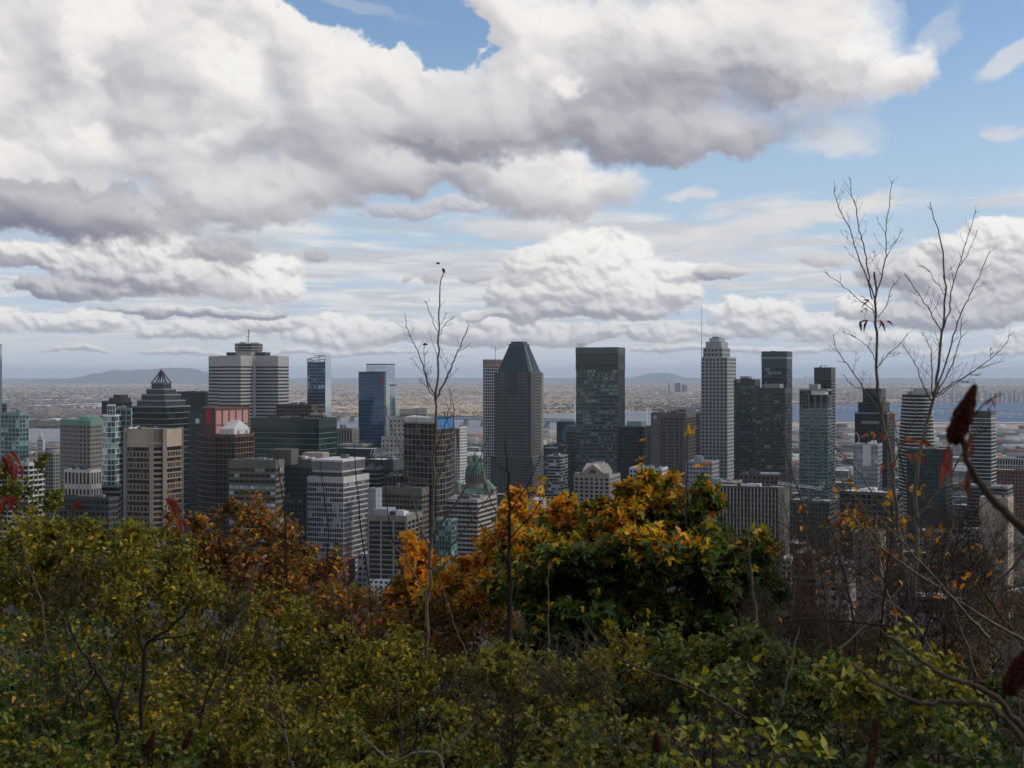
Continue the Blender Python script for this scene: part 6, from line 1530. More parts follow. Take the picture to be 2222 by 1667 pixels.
# ---- low town filling the streets
def fill_town():
    r = random.Random(77); used = [(o.location.x, o.location.y) for o in COL.objects if o.parent is None and o.type == 'EMPTY' and o.location.y < 2600]
    mats = ['grey_concrete', 'taupe_stone', 'brown_concrete', 'brick', 'white_concrete', 'pale_stone', 'grey_violet', 'dark_concrete']; cnt = 0
    names = {'grey_concrete': 'grey concrete', 'taupe_stone': 'weathered stone', 'brown_concrete': 'brown concrete', 'brick': 'red brick', 'white_concrete': 'whitish concrete', 'pale_stone': 'pale stone', 'grey_violet': 'blue grey', 'dark_concrete': 'dark grey'}
    marks = []; seen = set()
    for o in COL.objects:
        if o.parent is None and o.type == 'EMPTY' and 'label' in o and 400 < o.location.y < 2600:
            t_ = o['label']
            for cut in (' with ', ' behind', ' in front', ' between', ' topped', ' beside', ' below', ' right ', ' left', ' beneath', ' cut ', ' ringed', ' of ', ' before', ' under', ' standing', ' peeping', ' stepped at', ' crowned', ' edged', ' banded', ' faced', ' wedged', ' rising', ' carrying', ' seen', ' pierced', ' at ', ' on a', ' beyond', ' glimpsed', ','):
                if cut in t_[8:]: t_ = t_[:8] + t_[8:].split(cut)[0]
            marks.append((o.location.x, o.location.y, ' '.join(t_.split()[:7])))
    for Y in (600, 700, 820, 950, 1100, 1270, 1460, 1680, 1930, 2220, 2600, 3050):
        px = -60 + r.uniform(0, 60)
        while px < 2290:
            w_ = r.uniform(26, 50) * (1 if Y < 1400 else 1.5) * F / Y; d = r.uniform(14, 26); pc = px + w_ * .7
            h = r.uniform(8, 19) if Y > 700 else r.uniform(7, 13)
            if Y < 1000 and 140 < px < 1500 and Y > 700: h = r.uniform(10, 24)
            P = rect_poly(px, px + w_ * .8, px + w_, Y, TH if px < 1500 else 26, d=d); c = centroid(P)
            px += w_ * r.uniform(1.05, 1.5)
            if any(abs(c[0] - x) < 32 and abs(c[1] - y) < 34 for x, y in used): continue
            if Y > shore_y(c[0], c[1]): continue
            if Y < 800 and c[0] / Y < .16: continue
            g = ground_z(c[1], c[0]); m = r.choice(mats); rm = r.choice(['roof_gravel', 'roof_white', 'roof_dark', 'roof_gravel', 'roof_white'])
            roofn = {'roof_gravel': 'grey', 'roof_white': 'white', 'roof_dark': 'black'}[rm]; size_n = 'wide' if w_ * Y / F > 52 else ('small' if w_ * Y / F < 34 else 'low')
            for ref in sorted(marks, key=lambda q: (q[0] - c[0]) ** 2 + (q[1] - c[1]) ** 2)[:9]:
                dx = c[0] - ref[0]; dy = c[1] - ref[1]; rel = ('behind' if dy > 0 else 'in front of') if abs(dy) > abs(dx) else ('right of' if dx > 0 else 'left of')
                lab = f"{size_n} {names[m]} building with {roofn} roof, {rel} the {ref[2]}"
                if lab not in seen: break
            seen.add(lab)
            rt = empty('low_building', ' '.join(lab.split()[:16]), 'building', (*c, g - 2), 'low buildings between the towers'); off = tuple(rt.location)
            if Y > 1400:
                q = MB(); q.prism(P, g - 2, g + h, False); part('wall', q.mesh('wall', MAT[m], off), rt); rooftop(rt, off, P, g + h, rm, None, .6, 2, 'roof_white', cnt)
                facade(rt, off, P, g + 1, g + h, 4, 4, 'plain_glass', m, None, band=.5, tb=.15, edges=(0, 1), merge=True, pal=BLIND)
            else:
                tower('', '', '', P, g + h, 3.6, 3.2, 'plain_glass', m, m, band=.48, pier=.35, tb=.2, tp=.16, cap=.9, root=rt, units=r.randint(1, 5), roofm=rm, um='roof_white', umax=2.2, pal=BLIND, edges=(0, 1), merge=True, core=m)
            cnt += 1
    return cnt
def shore_y(x, y):
    px = x / y * F + 1111; return 182 * F / (shore_near(px) - HY) - 60
fill_town()

def town_trees():
    r = np.random.default_rng(31); n = 700; px = r.uniform(-40, 2260, n); Y = r.uniform(520, 3300, n); X = (px - 1111) / F * Y
    keep = np.array([Y[i] < shore_y(X[i], Y[i]) for i in range(n)]); X, Y = X[keep], Y[keep]; n = len(X)
    pal = np.array([[.16, .12, .05], [.10, .09, .04], [.22, .13, .04], [.07, .08, .035], [.12, .08, .05]]); P = []; S = []; C = []; Wh = []
    for i in range(n):
        g = ground_z(Y[i], X[i]); s = r.uniform(3.5, 6); c = pal[r.integers(0, 5)]
        for k in range(9):
            d = r.normal(0, 1, 3); d /= np.linalg.norm(d); P.append((X[i] + d[0] * s * .6, Y[i] + d[1] * s * .6, g + s * 1.2 + d[2] * s * .5)); S.append(s * r.uniform(.35, .6)); C.append(c * r.uniform(.75, 1.25)); Wh.append(r.integers(0, 5))
    me = scatter_mesh('street_trees', LUMPS, P, S, C, MAT['far_tree'], which=Wh); solo('street_trees', me, 'autumn street trees dotted through the town below', 'trees', kind='stuff')
    # wooded slope under the lookout
    n = 2600; Y = r.uniform(40, 470, n); X = r.uniform(-1, 1, n) * (30 + Y * .55); P = []; S = []; C = []; Wh = []
    pal = np.array([[.06, .05, .025], [.045, .05, .022], [.09, .05, .02], [.05, .04, .028], [.035, .04, .02]])
    for i in range(n):
        g = ground_z(Y[i], X[i]); s = r.uniform(2.0, 3.4) if Y[i] > 90 else r.uniform(1.6, 2.6); c = pal[r.integers(0, 5)]
        for k in range(7):
            d = r.normal(0, 1, 3); d /= np.linalg.norm(d); P.append((X[i] + d[0] * s * .7, Y[i] + d[1] * s * .7, g + s * 1.3 + d[2] * s * .5)); S.append(s * r.uniform(.3, .55)); C.append(c * r.uniform(.7, 1.3)); Wh.append(r.integers(0, 5))
    me = scatter_mesh('slope_woodland', LUMPS, P, S, C, MAT['far_tree'], which=Wh); solo('slope_woodland', me, 'brown and olive wood covering the slope below the bushes', 'woodland', kind='stuff')
town_trees()

# ------------------------------------------------------------------ haze
def haze():
    m = MB(); m.box(-42000, 42000, -900, 70000, -16, 460); me = m.mesh('haze', None)
    mt = bpy.data.materials.new('haze'); mt.use_nodes = True; nt = mt.node_tree; nt.nodes.clear(); v = nt.nodes.new('ShaderNodeVolumePrincipled'); v.inputs['Color'].default_value = (.72, .85, 1.0, 1); v.inputs['Density'].default_value = HAZE; v.inputs['Anisotropy'].default_value = .0
    o = nt.nodes.new('ShaderNodeOutputMaterial'); nt.links.new(v.outputs[0], o.inputs['Volume']); me.materials.append(mt); solo('haze', me, 'pale blue haze over the plain', 'haze', kind='stuff')
HAZE = 3.0e-5
haze()
# ================================================================== foliage near the lookout
def leaf_material(name, trans=0.3, rough=0.5):
    m = bpy.data.materials.new(name); m.use_nodes = True; nt = m.node_tree; t = N(nt); b = nt.nodes['Principled BSDF']
    a = t.new('ShaderNodeAttribute', attribute_name='tint').outputs[0]
    pos = t.new('ShaderNodeNewGeometry').outputs[0]
    n = t.noise(pos, 38.0, 4, 0.65); f = t.mapr(n, 0.3, 0.7, 0.72, 1.25)
    c = t.v('MULTIPLY', a, t.comb(f, f, f)); t.put(b.inputs['Base Color'], c)
    b.inputs['Roughness'].default_value = rough; b.inputs['Specular IOR Level'].default_value = 0.22
    tr = t.new('ShaderNodeBsdfTranslucent'); t.put(tr.inputs[0], t.v('MULTIPLY', c, (1.15, 1.2, 0.6)))
    mx = t.new('ShaderNodeMixShader'); mx.inputs[0].default_value = trans
    nt.links.new(b.outputs[0], mx.inputs[1]); nt.links.new(tr.outputs[0], mx.inputs[2]); nt.links.new(mx.outputs[0], nt.nodes['Material Output'].inputs[0])
    MAT[name] = m
leaf_material('leaf', .38)
def bark(name, col):
    MAT[name] = material(name, col, 0.9, var=0.45, scale=22.0, spec=0.15, bump=0.4)
bark('bark_grey', (0.15, 0.13, 0.10)); bark('bark_dark', (0.030, 0.022, 0.017)); bark('bark_brown', (0.075, 0.055, 0.040)); bark('bark_pale', (0.20, 0.17, 0.135)); bark('sumac_fur', (0.060, 0.014, 0.010))

def tmpl(pts, tris):
    return np.array(pts, np.float32), np.array(tris, np.int32)
def ovate(w=0.30, fold=0.10, droop=0.18):
    ys = [0.0, 0.22, 0.5, 0.78, 1.0]; ws = [0.02, w * .85, w, w * .55, 0.0]; P = []
    for y, a in zip(ys, ws):
        z = -droop * y * y; P += [(-a, y, z + fold * a / w), (0, y, z), (a, y, z + fold * a / w)]
    T = []
    for k in range(4):
        o = k * 3; T += [(o, o + 1, o + 4), (o, o + 4, o + 3), (o + 1, o + 2, o + 5), (o + 1, o + 5, o + 4)]
    return tmpl(P, T)
def maple(seed):
    r = random.Random(seed); A = [(-90, .05), (-62, .40), (-48, .22), (-30, .62), (-12, .80), (-4, .40), (12, .62), (34, .98), (48, .62), (62, .50), (76, .95), (90, 1.12), (104, .95), (118, .50), (132, .62), (146, .98), (168, .62), (184, .40), (192, .80), (210, .62), (228, .22), (242, .40)]
    P = [(0, .12, 0.03)]; cup = r.uniform(-.25, .22); 
    for a, d in A:
        d *= r.uniform(.92, 1.06); x = d * .62 * math.cos(R(a)); y = .12 + d * .80 * math.sin(R(a)) * (.9 if math.sin(R(a)) > 0 else .55); rr = x * x + y * y
        P.append((x, y, cup * rr + .06 * math.sin(a * .09 + seed)))
    n = len(A); return tmpl(P, [(0, 1 + i, 1 + (i + 1) % n) for i in range(n)])
T_SMALL = [ovate(.30, .10, .2), ovate(.34, .05, -.1), ovate(.26, .16, .4)]
T_BIG = [ovate(.29, .12, .25), ovate(.33, .08, .05), ovate(.27, .15, .5)]
T_MAPLE = [maple(i) for i in range(4)]
T_LEAFLET = [ovate(.13, .06, .5), ovate(.15, .05, .8)]

def frames(D, Nn):
    """rotation matrices whose y axis runs along D and z axis is near Nn"""
    y = D / (np.linalg.norm(D, axis=1, keepdims=True) + 1e-9); x = np.cross(y, Nn); x /= (np.linalg.norm(x, axis=1, keepdims=True) + 1e-9); z = np.cross(x, y)
    return np.stack([x, y, z], -1).astype(np.float32)

class Twigs:
    """collects tapering limbs and turns them into one mesh"""
    def __init__(s): s.v = []; s.f = []; s.n = 0
    def limb(s, pts, r0, r1, sides=None):
        pts = np.asarray(pts, np.float64); n = len(pts)
        if sides is None: sides = 3 if r0 < 0.004 else (4 if r0 < 0.012 else 7)
        tan = np.gradient(pts, axis=0); tan /= (np.linalg.norm(tan, axis=1, keepdims=True) + 1e-9)
        up = np.array([.31, .77, .55]); u = np.cross(tan, up); u /= (np.linalg.norm(u, axis=1, keepdims=True) + 1e-9); v = np.cross(tan, u)
        rad = np.linspace(r0, r1, n)[:, None, None]; a = np.arange(sides) * 2 * math.pi / sides
        ring = pts[:, None, :] + rad * (np.cos(a)[None, :, None] * u[:, None, :] + np.sin(a)[None, :, None] * v[:, None, :])
        s.v.append(ring.reshape(-1, 3)); i = np.arange(n - 1)[:, None] * sides; j = np.arange(sides)[None, :]; j2 = (j + 1) % sides
        q = np.stack([i + j, i + j2, i + sides + j2, i + sides + j], -1).reshape(-1, 4) + s.n; s.f.append(q); s.n += n * sides
    def mesh(s, name, mat, off):
        V = np.concatenate(s.v) - np.array(off); Fc = np.concatenate(s.f); me = bpy.data.meshes.new(name)
        me.vertices.add(len(V)); me.vertices.foreach_set('co', V.astype(np.float32).ravel()); me.loops.add(Fc.size); me.loops.foreach_set('vertex_index', Fc.astype(np.int32).ravel())
        me.polygons.add(len(Fc)); me.polygons.foreach_set('loop_start', np.arange(0, Fc.size, 4, dtype=np.int32)); me.polygons.foreach_set('loop_total', np.full(len(Fc), 4, np.int32)); me.polygons.foreach_set('use_smooth', np.ones(len(Fc), bool))
        me.materials.append(MAT[mat]); me.update(calc_edges=True); return me

def P3(px, py, Y): return np.array([wx(px, Y), Y, wz(py, Y)])
def curve(p0, p1, d0, bend, r, n=5, sag=0.0):
    """bent path from p0 to p1 leaving in direction d0"""
    L = np.linalg.norm(p1 - p0); c = p0 + d0 * L * .45 + r.normal(0, 1, 3) * L * bend; t = np.linspace(0, 1, n)[:, None]
    P = (1 - t) ** 2 * p0 + 2 * t * (1 - t) * c + t * t * p1
    P[1:-1] += r.normal(0, 1, (n - 2, 3)) * L * bend * .25
    return P

def grow(tw, ends, p0, d0, idx, T, rad, r, bend, level=0, maxk=4):
    n = len(idx)
    if n == 0: return
    if n <= 2:
        for i in idx:
            L = np.linalg.norm(T[i] - p0); Pc = curve(p0, T[i], d0, bend, r, 5); tw.limb(Pc, max(rad * .75, .0022), .0014); ends.append(Pc)
        return
    c = T[idx].mean(0); f = .42 if level else .5; node = p0 + (c - p0) * f + r.normal(0, 1, 3) * np.linalg.norm(c - p0) * bend * .6
    if np.linalg.norm(c - p0) > .06:
        Pc = curve(p0, node, d0, bend, r, 5); tw.limb(Pc, rad, rad * .8); dn = Pc[-1] - Pc[-2]; dn = dn / (np.linalg.norm(dn) + 1e-9)
    else: node = p0; dn = d0
    k = min(maxk, max(2, n // 2)) if n < 8 else int(r.integers(2, maxk + 1))
    seeds = [idx[r.integers(n)]]
    while len(seeds) < k:
        d = np.min([np.linalg.norm(T[idx] - T[s], axis=1) for s in seeds], axis=0); seeds.append(idx[int(np.argmax(d * (0.6 + .4 * r.random(n))))])
    lab = np.argmin([np.linalg.norm(T[idx] - T[s], axis=1) for s in seeds], axis=0)
    for q in range(k):
        sub_ = idx[lab == q]
        if len(sub_): grow(tw, ends, node, dn, sub_, T, max(.0018, rad * .82 * (len(sub_) / n) ** .42), r, bend, level + 1, maxk)

def crown_points(crowns, n, r, clump=.55):
    """targets in the crowns, gathered into loose clumps and mostly near the outside"""
    W_ = np.array([c[2] * c[3] * c[5] for c in crowns]) ** .8; W_ /= W_.sum(); out = []
    for c, w_ in zip(crowns, W_):
        px, py, rx, ry, Y, dep = c; m = max(3, int(n * w_)); C = P3(px, py, Y); Rr = np.array([rx * Y / F, dep, ry * Y / F])
        nc = max(4, m // 15); d = r.normal(0, 1, (nc, 3)); d /= np.linalg.norm(d, axis=1, keepdims=True); cc = d * (r.random((nc, 1)) ** .42)
        q = cc[r.integers(0, nc, m)] + r.normal(0, .105, (m, 3)) * clump * 2
        nr = np.linalg.norm(q, axis=1, keepdims=True); q = np.where(nr > 1.08, q / nr * 1.05, q); out.append(C + q * Rr)
    return np.concatenate(out)

LEAFN = [0]
def leaves_on(root, off, ends, r, per, size, templates, palette, spread=.5, droop=.35, singles=300, along=(.35, 1.0), flat=.8, name='foliage', face=0.35):
    """leaves set along the outer part of each twig"""
    P = []; D = []
    for Pc in ends:
        k = max(1, int(round(per * r.uniform(.6, 1.4)))); t = np.sort(r.uniform(along[0], along[1], k)); t[-1] = 1.0; s = t * (len(Pc) - 1); i = np.minimum(s.astype(int), len(Pc) - 2); f = (s - i)[:, None]
        p = Pc[i] * (1 - f) + Pc[i + 1] * f; d = Pc[i + 1] - Pc[i]; d /= (np.linalg.norm(d, axis=1, keepdims=True) + 1e-9); P.append(p); D.append(d)
    P = np.concatenate(P); D = np.concatenate(D); n = len(P)
    side = r.normal(0, 1, (n, 3)); side -= (side * D).sum(1, keepdims=True) * D; side /= (np.linalg.norm(side, axis=1, keepdims=True) + 1e-9)
    d = D * .5 + side * spread * 1.6 + np.array([0, -face, -droop]) + r.normal(0, .2, (n, 3))
    nn = np.array([0, -face, flat]) + r.normal(0, .55, (n, 3))
    Rt = frames(d, nn); S = size * r.uniform(.62, 1.2, n); P = P + d * S[:, None] * .12
    C = palette(P, r); which = r.integers(0, len(templates), n)
    order = np.argsort(P[:, 1] - S * 12 ); one = order[:singles] if singles else order[:0]; rest = order[singles:] if singles else order
    if len(rest):
        me = scatter_mesh(name, templates, P[rest] - np.array(off), S[rest], C[rest], MAT['leaf'], rot=Rt[rest], which=which[rest]); part(name, me, root, stuff=True)
    if len(one):
        # single leaves share a few meshes: every template in a handful of the colours that occur
        K = 7; pick_ = r.integers(0, n, K); cache = {}
        for i in one:
            k = int(np.argmin(((C[pick_] - C[i]) ** 2).sum(1))); key = (k, int(which[i]))
            if key not in cache:
                tv, tf = templates[key[1]]; cache[key] = scatter_mesh('leaf', [(tv, tf)], [(0, 0, 0)], [1.0], [C[pick_[k]]], MAT['leaf'])
            o = bpy.data.objects.new('leaf', cache[key]); COL.objects.link(o); o.parent = root
            M = Rt[i]; o.matrix_local = Matrix(((*(M[0] * S[i]), P[i][0] - off[0]), (*(M[1] * S[i]), P[i][1] - off[1]), (*(M[2] * S[i]), P[i][2] - off[2]), (0, 0, 0, 1)))
    LEAFN[0] += n

def pal(*cols, top=None, mixz=None, xk=0.0, x0=0.0):
    """mix of leaf colours; optionally another mix towards the top of the plant (turned first in autumn)"""
    A = np.array([c for c, _ in cols]); Wt = np.array([w_ for _, w_ in cols], float); Wt /= Wt.sum()
    if top: B = np.array([c for c, _ in top]); Wb = np.array([w_ for _, w_ in top], float); Wb /= Wb.sum()
    def f(P, r):
        n = len(P); c = A[r.choice(len(A), n, p=Wt)]
        # neighbouring leaves turn together
        g = np.sin(P[:, 0] * 5.1 + 1) + np.sin(P[:, 2] * 6.3 + P[:, 1] * 3.7) + np.sin(P[:, 1] * 4.9 + P[:, 0] * 2.2)
        if top:
            h = np.clip((P[:, 2] - mixz[0]) / (mixz[1] - mixz[0]) + g * .16 + r.normal(0, .22, n) + (x0 - P[:, 0]) * xk, 0, 1); c = np.where((h > .5)[:, None], B[r.choice(len(B), n, p=Wb)], c)
        return np.clip(c * (1 + .10 * g[:, None]) * r.uniform(.68, 1.32, (n, 1)), .004, .9)
    return f
YG = ((.255, .208, .018), 5); OL = ((.155, .130, .018), 4); DG = ((.042, .076, .018), 3); MG = ((.090, .135, .022), 3); GO = ((.62, .36, .022), 2); OR = ((.70, .25, .016), 2); RU = ((.30, .105, .022), 2); BR = ((.115, .060, .026), 2); YL = ((.33, .31, .040), 2); RD = ((.34, .03, .015), 1)
def wgt(c, k): return (c[0], k)

def shrub(name, label, cat, base, crowns, n, per, size, templates, palette, bend=.13, stems=1, r0=.028, singles=300, barkm='bark_brown', seed=1, group=None, **k):
    """a many stemmed shrub or small tree: stems fan out from the base and fork towards the crowns"""
    r = np.random.default_rng(seed); bx, Yb = base; x = wx(bx, Yb); z = ground_z(Yb, x) - .15; p0 = np.array([x, Yb, z]); root = empty(name, label, cat, tuple(p0), group); off = tuple(p0)
    T = crown_points(crowns, n, r); tw = Twigs(); ends = []; idx = np.arange(len(T))
    tr = Twigs()
    if stems <= 1:
        c = T.mean(0); top = p0 + (c - p0) * .45 + r.normal(0, .05, 3); Pc = curve(p0, top, np.array([0, 0, 1.]), .05, r, 7); tr.limb(Pc, r0 * 1.5, r0); part('trunk', tr.mesh('trunk', barkm, off), root)
        d = Pc[-1] - Pc[-2]; grow(tw, ends, Pc[-1], d / np.linalg.norm(d), idx, T, r0 * .9, r, bend)
    else:
        ang = np.arctan2(T[:, 1] - Yb, T[:, 0] - x) + r.normal(0, .35, len(T)); lab = np.digitize(ang, np.quantile(ang, np.linspace(0, 1, stems + 1)[1:-1]))
        for s in range(stems):
            sub_ = idx[lab == s]
            if len(sub_) < 2: continue
            c = T[sub_].mean(0); q0 = p0 + np.array([r.normal(0, .12), r.normal(0, .12), 0]); top = q0 + (c - q0) * .5; Pc = curve(q0, top, np.array([0, 0, 1.]), .09, r, 7); tr = Twigs(); tr.limb(Pc, r0, r0 * .75); part('stem', tr.mesh('stem', barkm, off), root)
            d = Pc[-1] - Pc[-2]; grow(tw, ends, Pc[-1], d / np.linalg.norm(d), sub_, T, r0 * .7, r, bend)
    part('branches', tw.mesh('branches', barkm, off), root, stuff=True)
    if per > 0: leaves_on(root, off, ends, r, per, size, templates, palette, singles=singles, **k)
    return root

# ---- far row: the trees whose tops stand before the town
z_ = lambda py, Y: wz(py, Y)
shrub('leafy_tree', 'loose green leaved tree rising at the left edge above the yellow green bushes', 'tree', (30, 17), [(40, 1075, 130, 120, 17, 1.2), (-60, 1040, 90, 110, 17, 1.0), (150, 1130, 70, 70, 16.5, .8), (330, 1150, 120, 45, 17, .8)], 520, 9, .062, T_SMALL, pal(MG, DG, YG, wgt(OL, 2)), seed=11, droop=.5, r0=.045)
shrub('autumn_shrub', 'orange brown shrub with half its leaves fallen, before the olive office blocks', 'shrub', (560, 19), [(520, 1190, 130, 135, 19, 1.2), (400, 1170, 90, 90, 18.6, .9), (640, 1230, 110, 90, 19, 1.), (500, 1095, 50, 45, 19, .5), (700, 1280, 80, 60, 19, .8)], 1150, 8, .084, T_SMALL, pal(wgt(RU, 3), wgt(GO, .8), wgt(BR, 3), wgt(OR, .4), wgt(OL, 2), wgt(RD, .04)), seed=12, stems=4, r0=.03, droop=.5, singles=300)
shrub('young_maple', 'narrow young maple of bright orange leaves left of the thick bare sapling', 'tree', (885, 15.5), [(884, 1175, 34, 66, 15.5, .3), (888, 1260, 52, 62, 15.5, .45), (880, 1320, 75, 50, 15.5, .5)], 180, 7, .115, T_MAPLE, pal(wgt(OR, 5), wgt(GO, 3), wgt(RU, .6)), seed=13, r0=.014, droop=.55, spread=.7)
shrub('orange_maple', 'orange maple crown spreading round the dark upright stem in the centre', 'tree', (1110, 14.5), [(1100, 1190, 100, 90, 14.2, .8), (1190, 1140, 110, 70, 14.0, .7), (1050, 1260, 95, 65, 14.4, .7), (1110, 1085, 45, 45, 14.2, .3), (1230, 1095, 60, 50, 14.0, .4), (980, 1290, 75, 55, 14.6, .6), (1180, 1220, 90, 70, 14, .7)], 760, 7, .106, T_MAPLE, pal(wgt(OR, 5), wgt(GO, 4), wgt(YL, 1.0), wgt(RU, 1.0), wgt(MG, .6)), seed=14, r0=.03, droop=.55, spread=.7)
shrub('green_maple', 'large dark green maple whose upper leaves have turned yellow and orange', 'tree', (1380, 13.4), [(1390, 1225, 250, 150, 13.4, 1.5), (1220, 1250, 170, 125, 13, 1.2), (1560, 1250, 140, 125, 13.2, 1.2), (1400, 1075, 95, 68, 13.2, .7), (1495, 1105, 85, 62, 13.2, .6), (1610, 1195, 75, 75, 13, .6), (1320, 1130, 105, 62, 13, .6), (1320, 1330, 240, 70, 13, 1.), (1440, 1150, 150, 80, 13, .8), (1290, 1090, 40, 50, 13, .3), (1350, 1050, 36, 46, 13, .3), (1445, 1060, 34, 44, 13, .3), (1535, 1075, 34, 50, 13, .3), (1340, 1220, 130, 90, 12.6, .6), (1180, 1250, 90, 90, 12.8, .6), (1640, 1290, 60, 80, 12.8, .6)],
      3200, 8, .104, T_MAPLE, pal(wgt(DG, 4), wgt(MG, 6), wgt(YG, 1.0), wgt(GO, .5), top=(wgt(GO, 4.5), wgt(OR, 2.6), wgt(YG, 2.6), wgt(MG, 2.0)), mixz=(z_(1260, 13), z_(1030, 13)), xk=.18, x0=1.4), seed=15, r0=.06, droop=.55, spread=.75)

# ---- front rows of bushes
FR = [  # base px, Y, crowns, n, leaf size, palette, label
    (230, 13.0, [(240, 1290, 225, 175, 13, 1.5), (60, 1245, 160, 135, 13, 1.2), (350, 1215, 105, 105, 13, .9), (200, 1165, 150, 62, 13, .7), (60, 1150, 120, 50, 13, .6)], 1900, .058, pal(YG, wgt(OL, 3), wgt(MG, 1.2), wgt(GO, .5)), 'broad yellow green bush on the left, highest of the front bushes'),
    (560, 12.4, [(520, 1420, 190, 130, 12.4, 1.3), (640, 1380, 130, 90, 12.4, 1.), (430, 1330, 100, 80, 12.4, .8), (760, 1440, 100, 80, 12.2, .8)], 1450, .054, pal(YG, wgt(OL, 4), wgt(MG, 1), wgt(GO, .6)), 'yellow olive bush right of the tallest front bush, below the orange brown shrub'),
    (60, 9.5, [(60, 1480, 190, 150, 9.5, 1.0), (220, 1560, 150, 110, 9.3, .9)], 1100, .046, pal(wgt(DG, 3), wgt(MG, 3), wgt(YG, 2), wgt(GO, .5)), 'darker green bush filling the lower left corner'),
    (420, 9.0, [(400, 1570, 200, 120, 9, 1.0), (600, 1560, 150, 110, 9, .9)], 1150, .042, pal(wgt(OL, 4), wgt(YG, 3), wgt(MG, 1.2), wgt(GO, .6)), 'olive bush with small leaves and dark arching stems at the bottom left'),
    (820, 10.2, [(820, 1480, 150, 90, 10.2, 1.), (960, 1520, 140, 90, 10, .9), (720, 1560, 130, 100, 9.8, .9), (880, 1420, 120, 50, 10.3, .8)], 1350, .043, pal(wgt(YG, 4), wgt(OL, 4), wgt(MG, 1), wgt(GO, .5)), 'low yellow green bush left of centre near the bottom'),
    (1120, 9.4, [(1120, 1530, 160, 90, 9.4, 1.), (1250, 1500, 120, 80, 9.4, .9), (1060, 1440, 140, 55, 9.6, .7)], 1350, .042, pal(wgt(OL, 5), wgt(YG, 3), wgt(MG, 1.5), wgt(BR, .5)), 'fine leaved olive bush in the bottom centre'),
    (1360, 10.5, [(1390, 1450, 120, 80, 10.5, .9), (1330, 1400, 60, 50, 10.6, .5), (1480, 1470, 80, 60, 10.4, .6)], 620, .044, pal(wgt(YG, 4), wgt(OL, 3), wgt(GO, .7), wgt(BR, .4)), 'small yellow green bush just under the dark maple'),
    (960, 7.6, [(960, 1640, 240, 80, 7.6, .8), (700, 1650, 170, 70, 7.4, .7)], 520, .046, pal(wgt(OL, 4), wgt(MG, 2), wgt(YG, 3), wgt(DG, 1)), 'bush along the bottom edge left of centre'),
    (1260, 7.2, [(1280, 1640, 200, 80, 7.2, .8)], 380, .046, pal(wgt(OL, 4), wgt(MG, 2), wgt(YG, 2.4), wgt(DG, 1.5)), 'bush along the bottom edge right of centre'),
    (250, 6.8, [(200, 1660, 260, 70, 6.8, .7)], 380, .045, pal(wgt(OL, 3), wgt(MG, 3), wgt(YG, 2), wgt(DG, 2)), 'dim green bush along the bottom edge at the left'),
]
for i, (bx, Y, cr, n, sz, pl, lab) in enumerate(FR):
    shrub('leafy_bush', lab, 'bush', (bx, Y + .3), cr, n, 8, sz, T_SMALL, pl, stems=5, r0=.020, seed=40 + i, barkm=['bark_brown', 'bark_dark', 'bark_grey'][i % 3], singles=300, droop=.25, spread=.6, group='bushes on the slope below the lookout', face=.45)
shrub('twiggy_shrub', 'brown twiggy shrub nearly out of leaf below the orange maple', 'shrub', (900, 13.2), [(880, 1360, 150, 90, 13.2, .9), (1020, 1380, 120, 80, 13.2, .9), (760, 1330, 90, 80, 13.2, .8)], 520, 3.2, .06, T_SMALL, pal(RU, BR, wgt(OR, .7), wgt(OL, 2)), stems=6, r0=.018, seed=61, singles=0)
shrub('dark_shrub', 'dark green undergrowth in the shade below the maple', 'shrub', (1560, 9.8), [(1580, 1430, 170, 90, 9.8, .9), (1420, 1520, 130, 90, 9.4, .9), (1720, 1480, 170, 90, 9.4, .9), (1850, 1560, 220, 80, 8.6, .9), (2080, 1560, 200, 110, 8.4, .9)], 950, 7, .062, T_SMALL, pal(wgt(DG, 6), wgt(MG, 2), wgt(OL, 1.5), wgt(YG, .6)), stems=7, r0=.018, seed=62, droop=.4)
shrub('dark_shrub', 'brown and orange leaved shrub half bare at the right edge behind the thicket', 'shrub', (2190, 14), [(2190, 1330, 110, 90, 14, .8), (2090, 1420, 120, 60, 13, .8), (1830, 1400, 120, 50, 13, .7), (1760, 1360, 100, 60, 13.5, .7), (1960, 1390, 120, 60, 13.2, .7)], 800, 4.5, .07, T_SMALL, pal(BR, RU, wgt(OL, 3), wgt(OR, .5)), stems=5, r0=.02, seed=63, singles=0)
shrub('large_leaved_shrub', 'shrub with large pointed yellow green leaves at the right, lit brightest', 'shrub', (1960, 6.8), [(1960, 1430, 150, 72, 6.6, .55), (1830, 1470, 90, 60, 6.5, .45), (2090, 1480, 130, 60, 6.6, .5)], 230, 4.5, .052, T_BIG, pal(wgt(YL, 5), wgt(MG, 3), wgt(YG, 4), wgt(DG, .8)), stems=5, r0=.011, seed=64, droop=.3, spread=.8, along=(.2, 1.), face=.5)
shrub('large_leaved_shrub', 'sparse large leaved sprigs of yellow green near the bottom right of centre', 'shrub', (1560, 6.3), [(1600, 1530, 150, 90, 6.2, .5), (1480, 1600, 110, 80, 6.0, .4), (1740, 1610, 150, 70, 6.0, .5)], 130, 4, .054, T_BIG, pal(wgt(YL, 4), wgt(MG, 4), wgt(DG, 3), wgt(YG, 2)), stems=5, r0=.010, seed=65, droop=.3, spread=.8, along=(.2, 1.), face=.5)
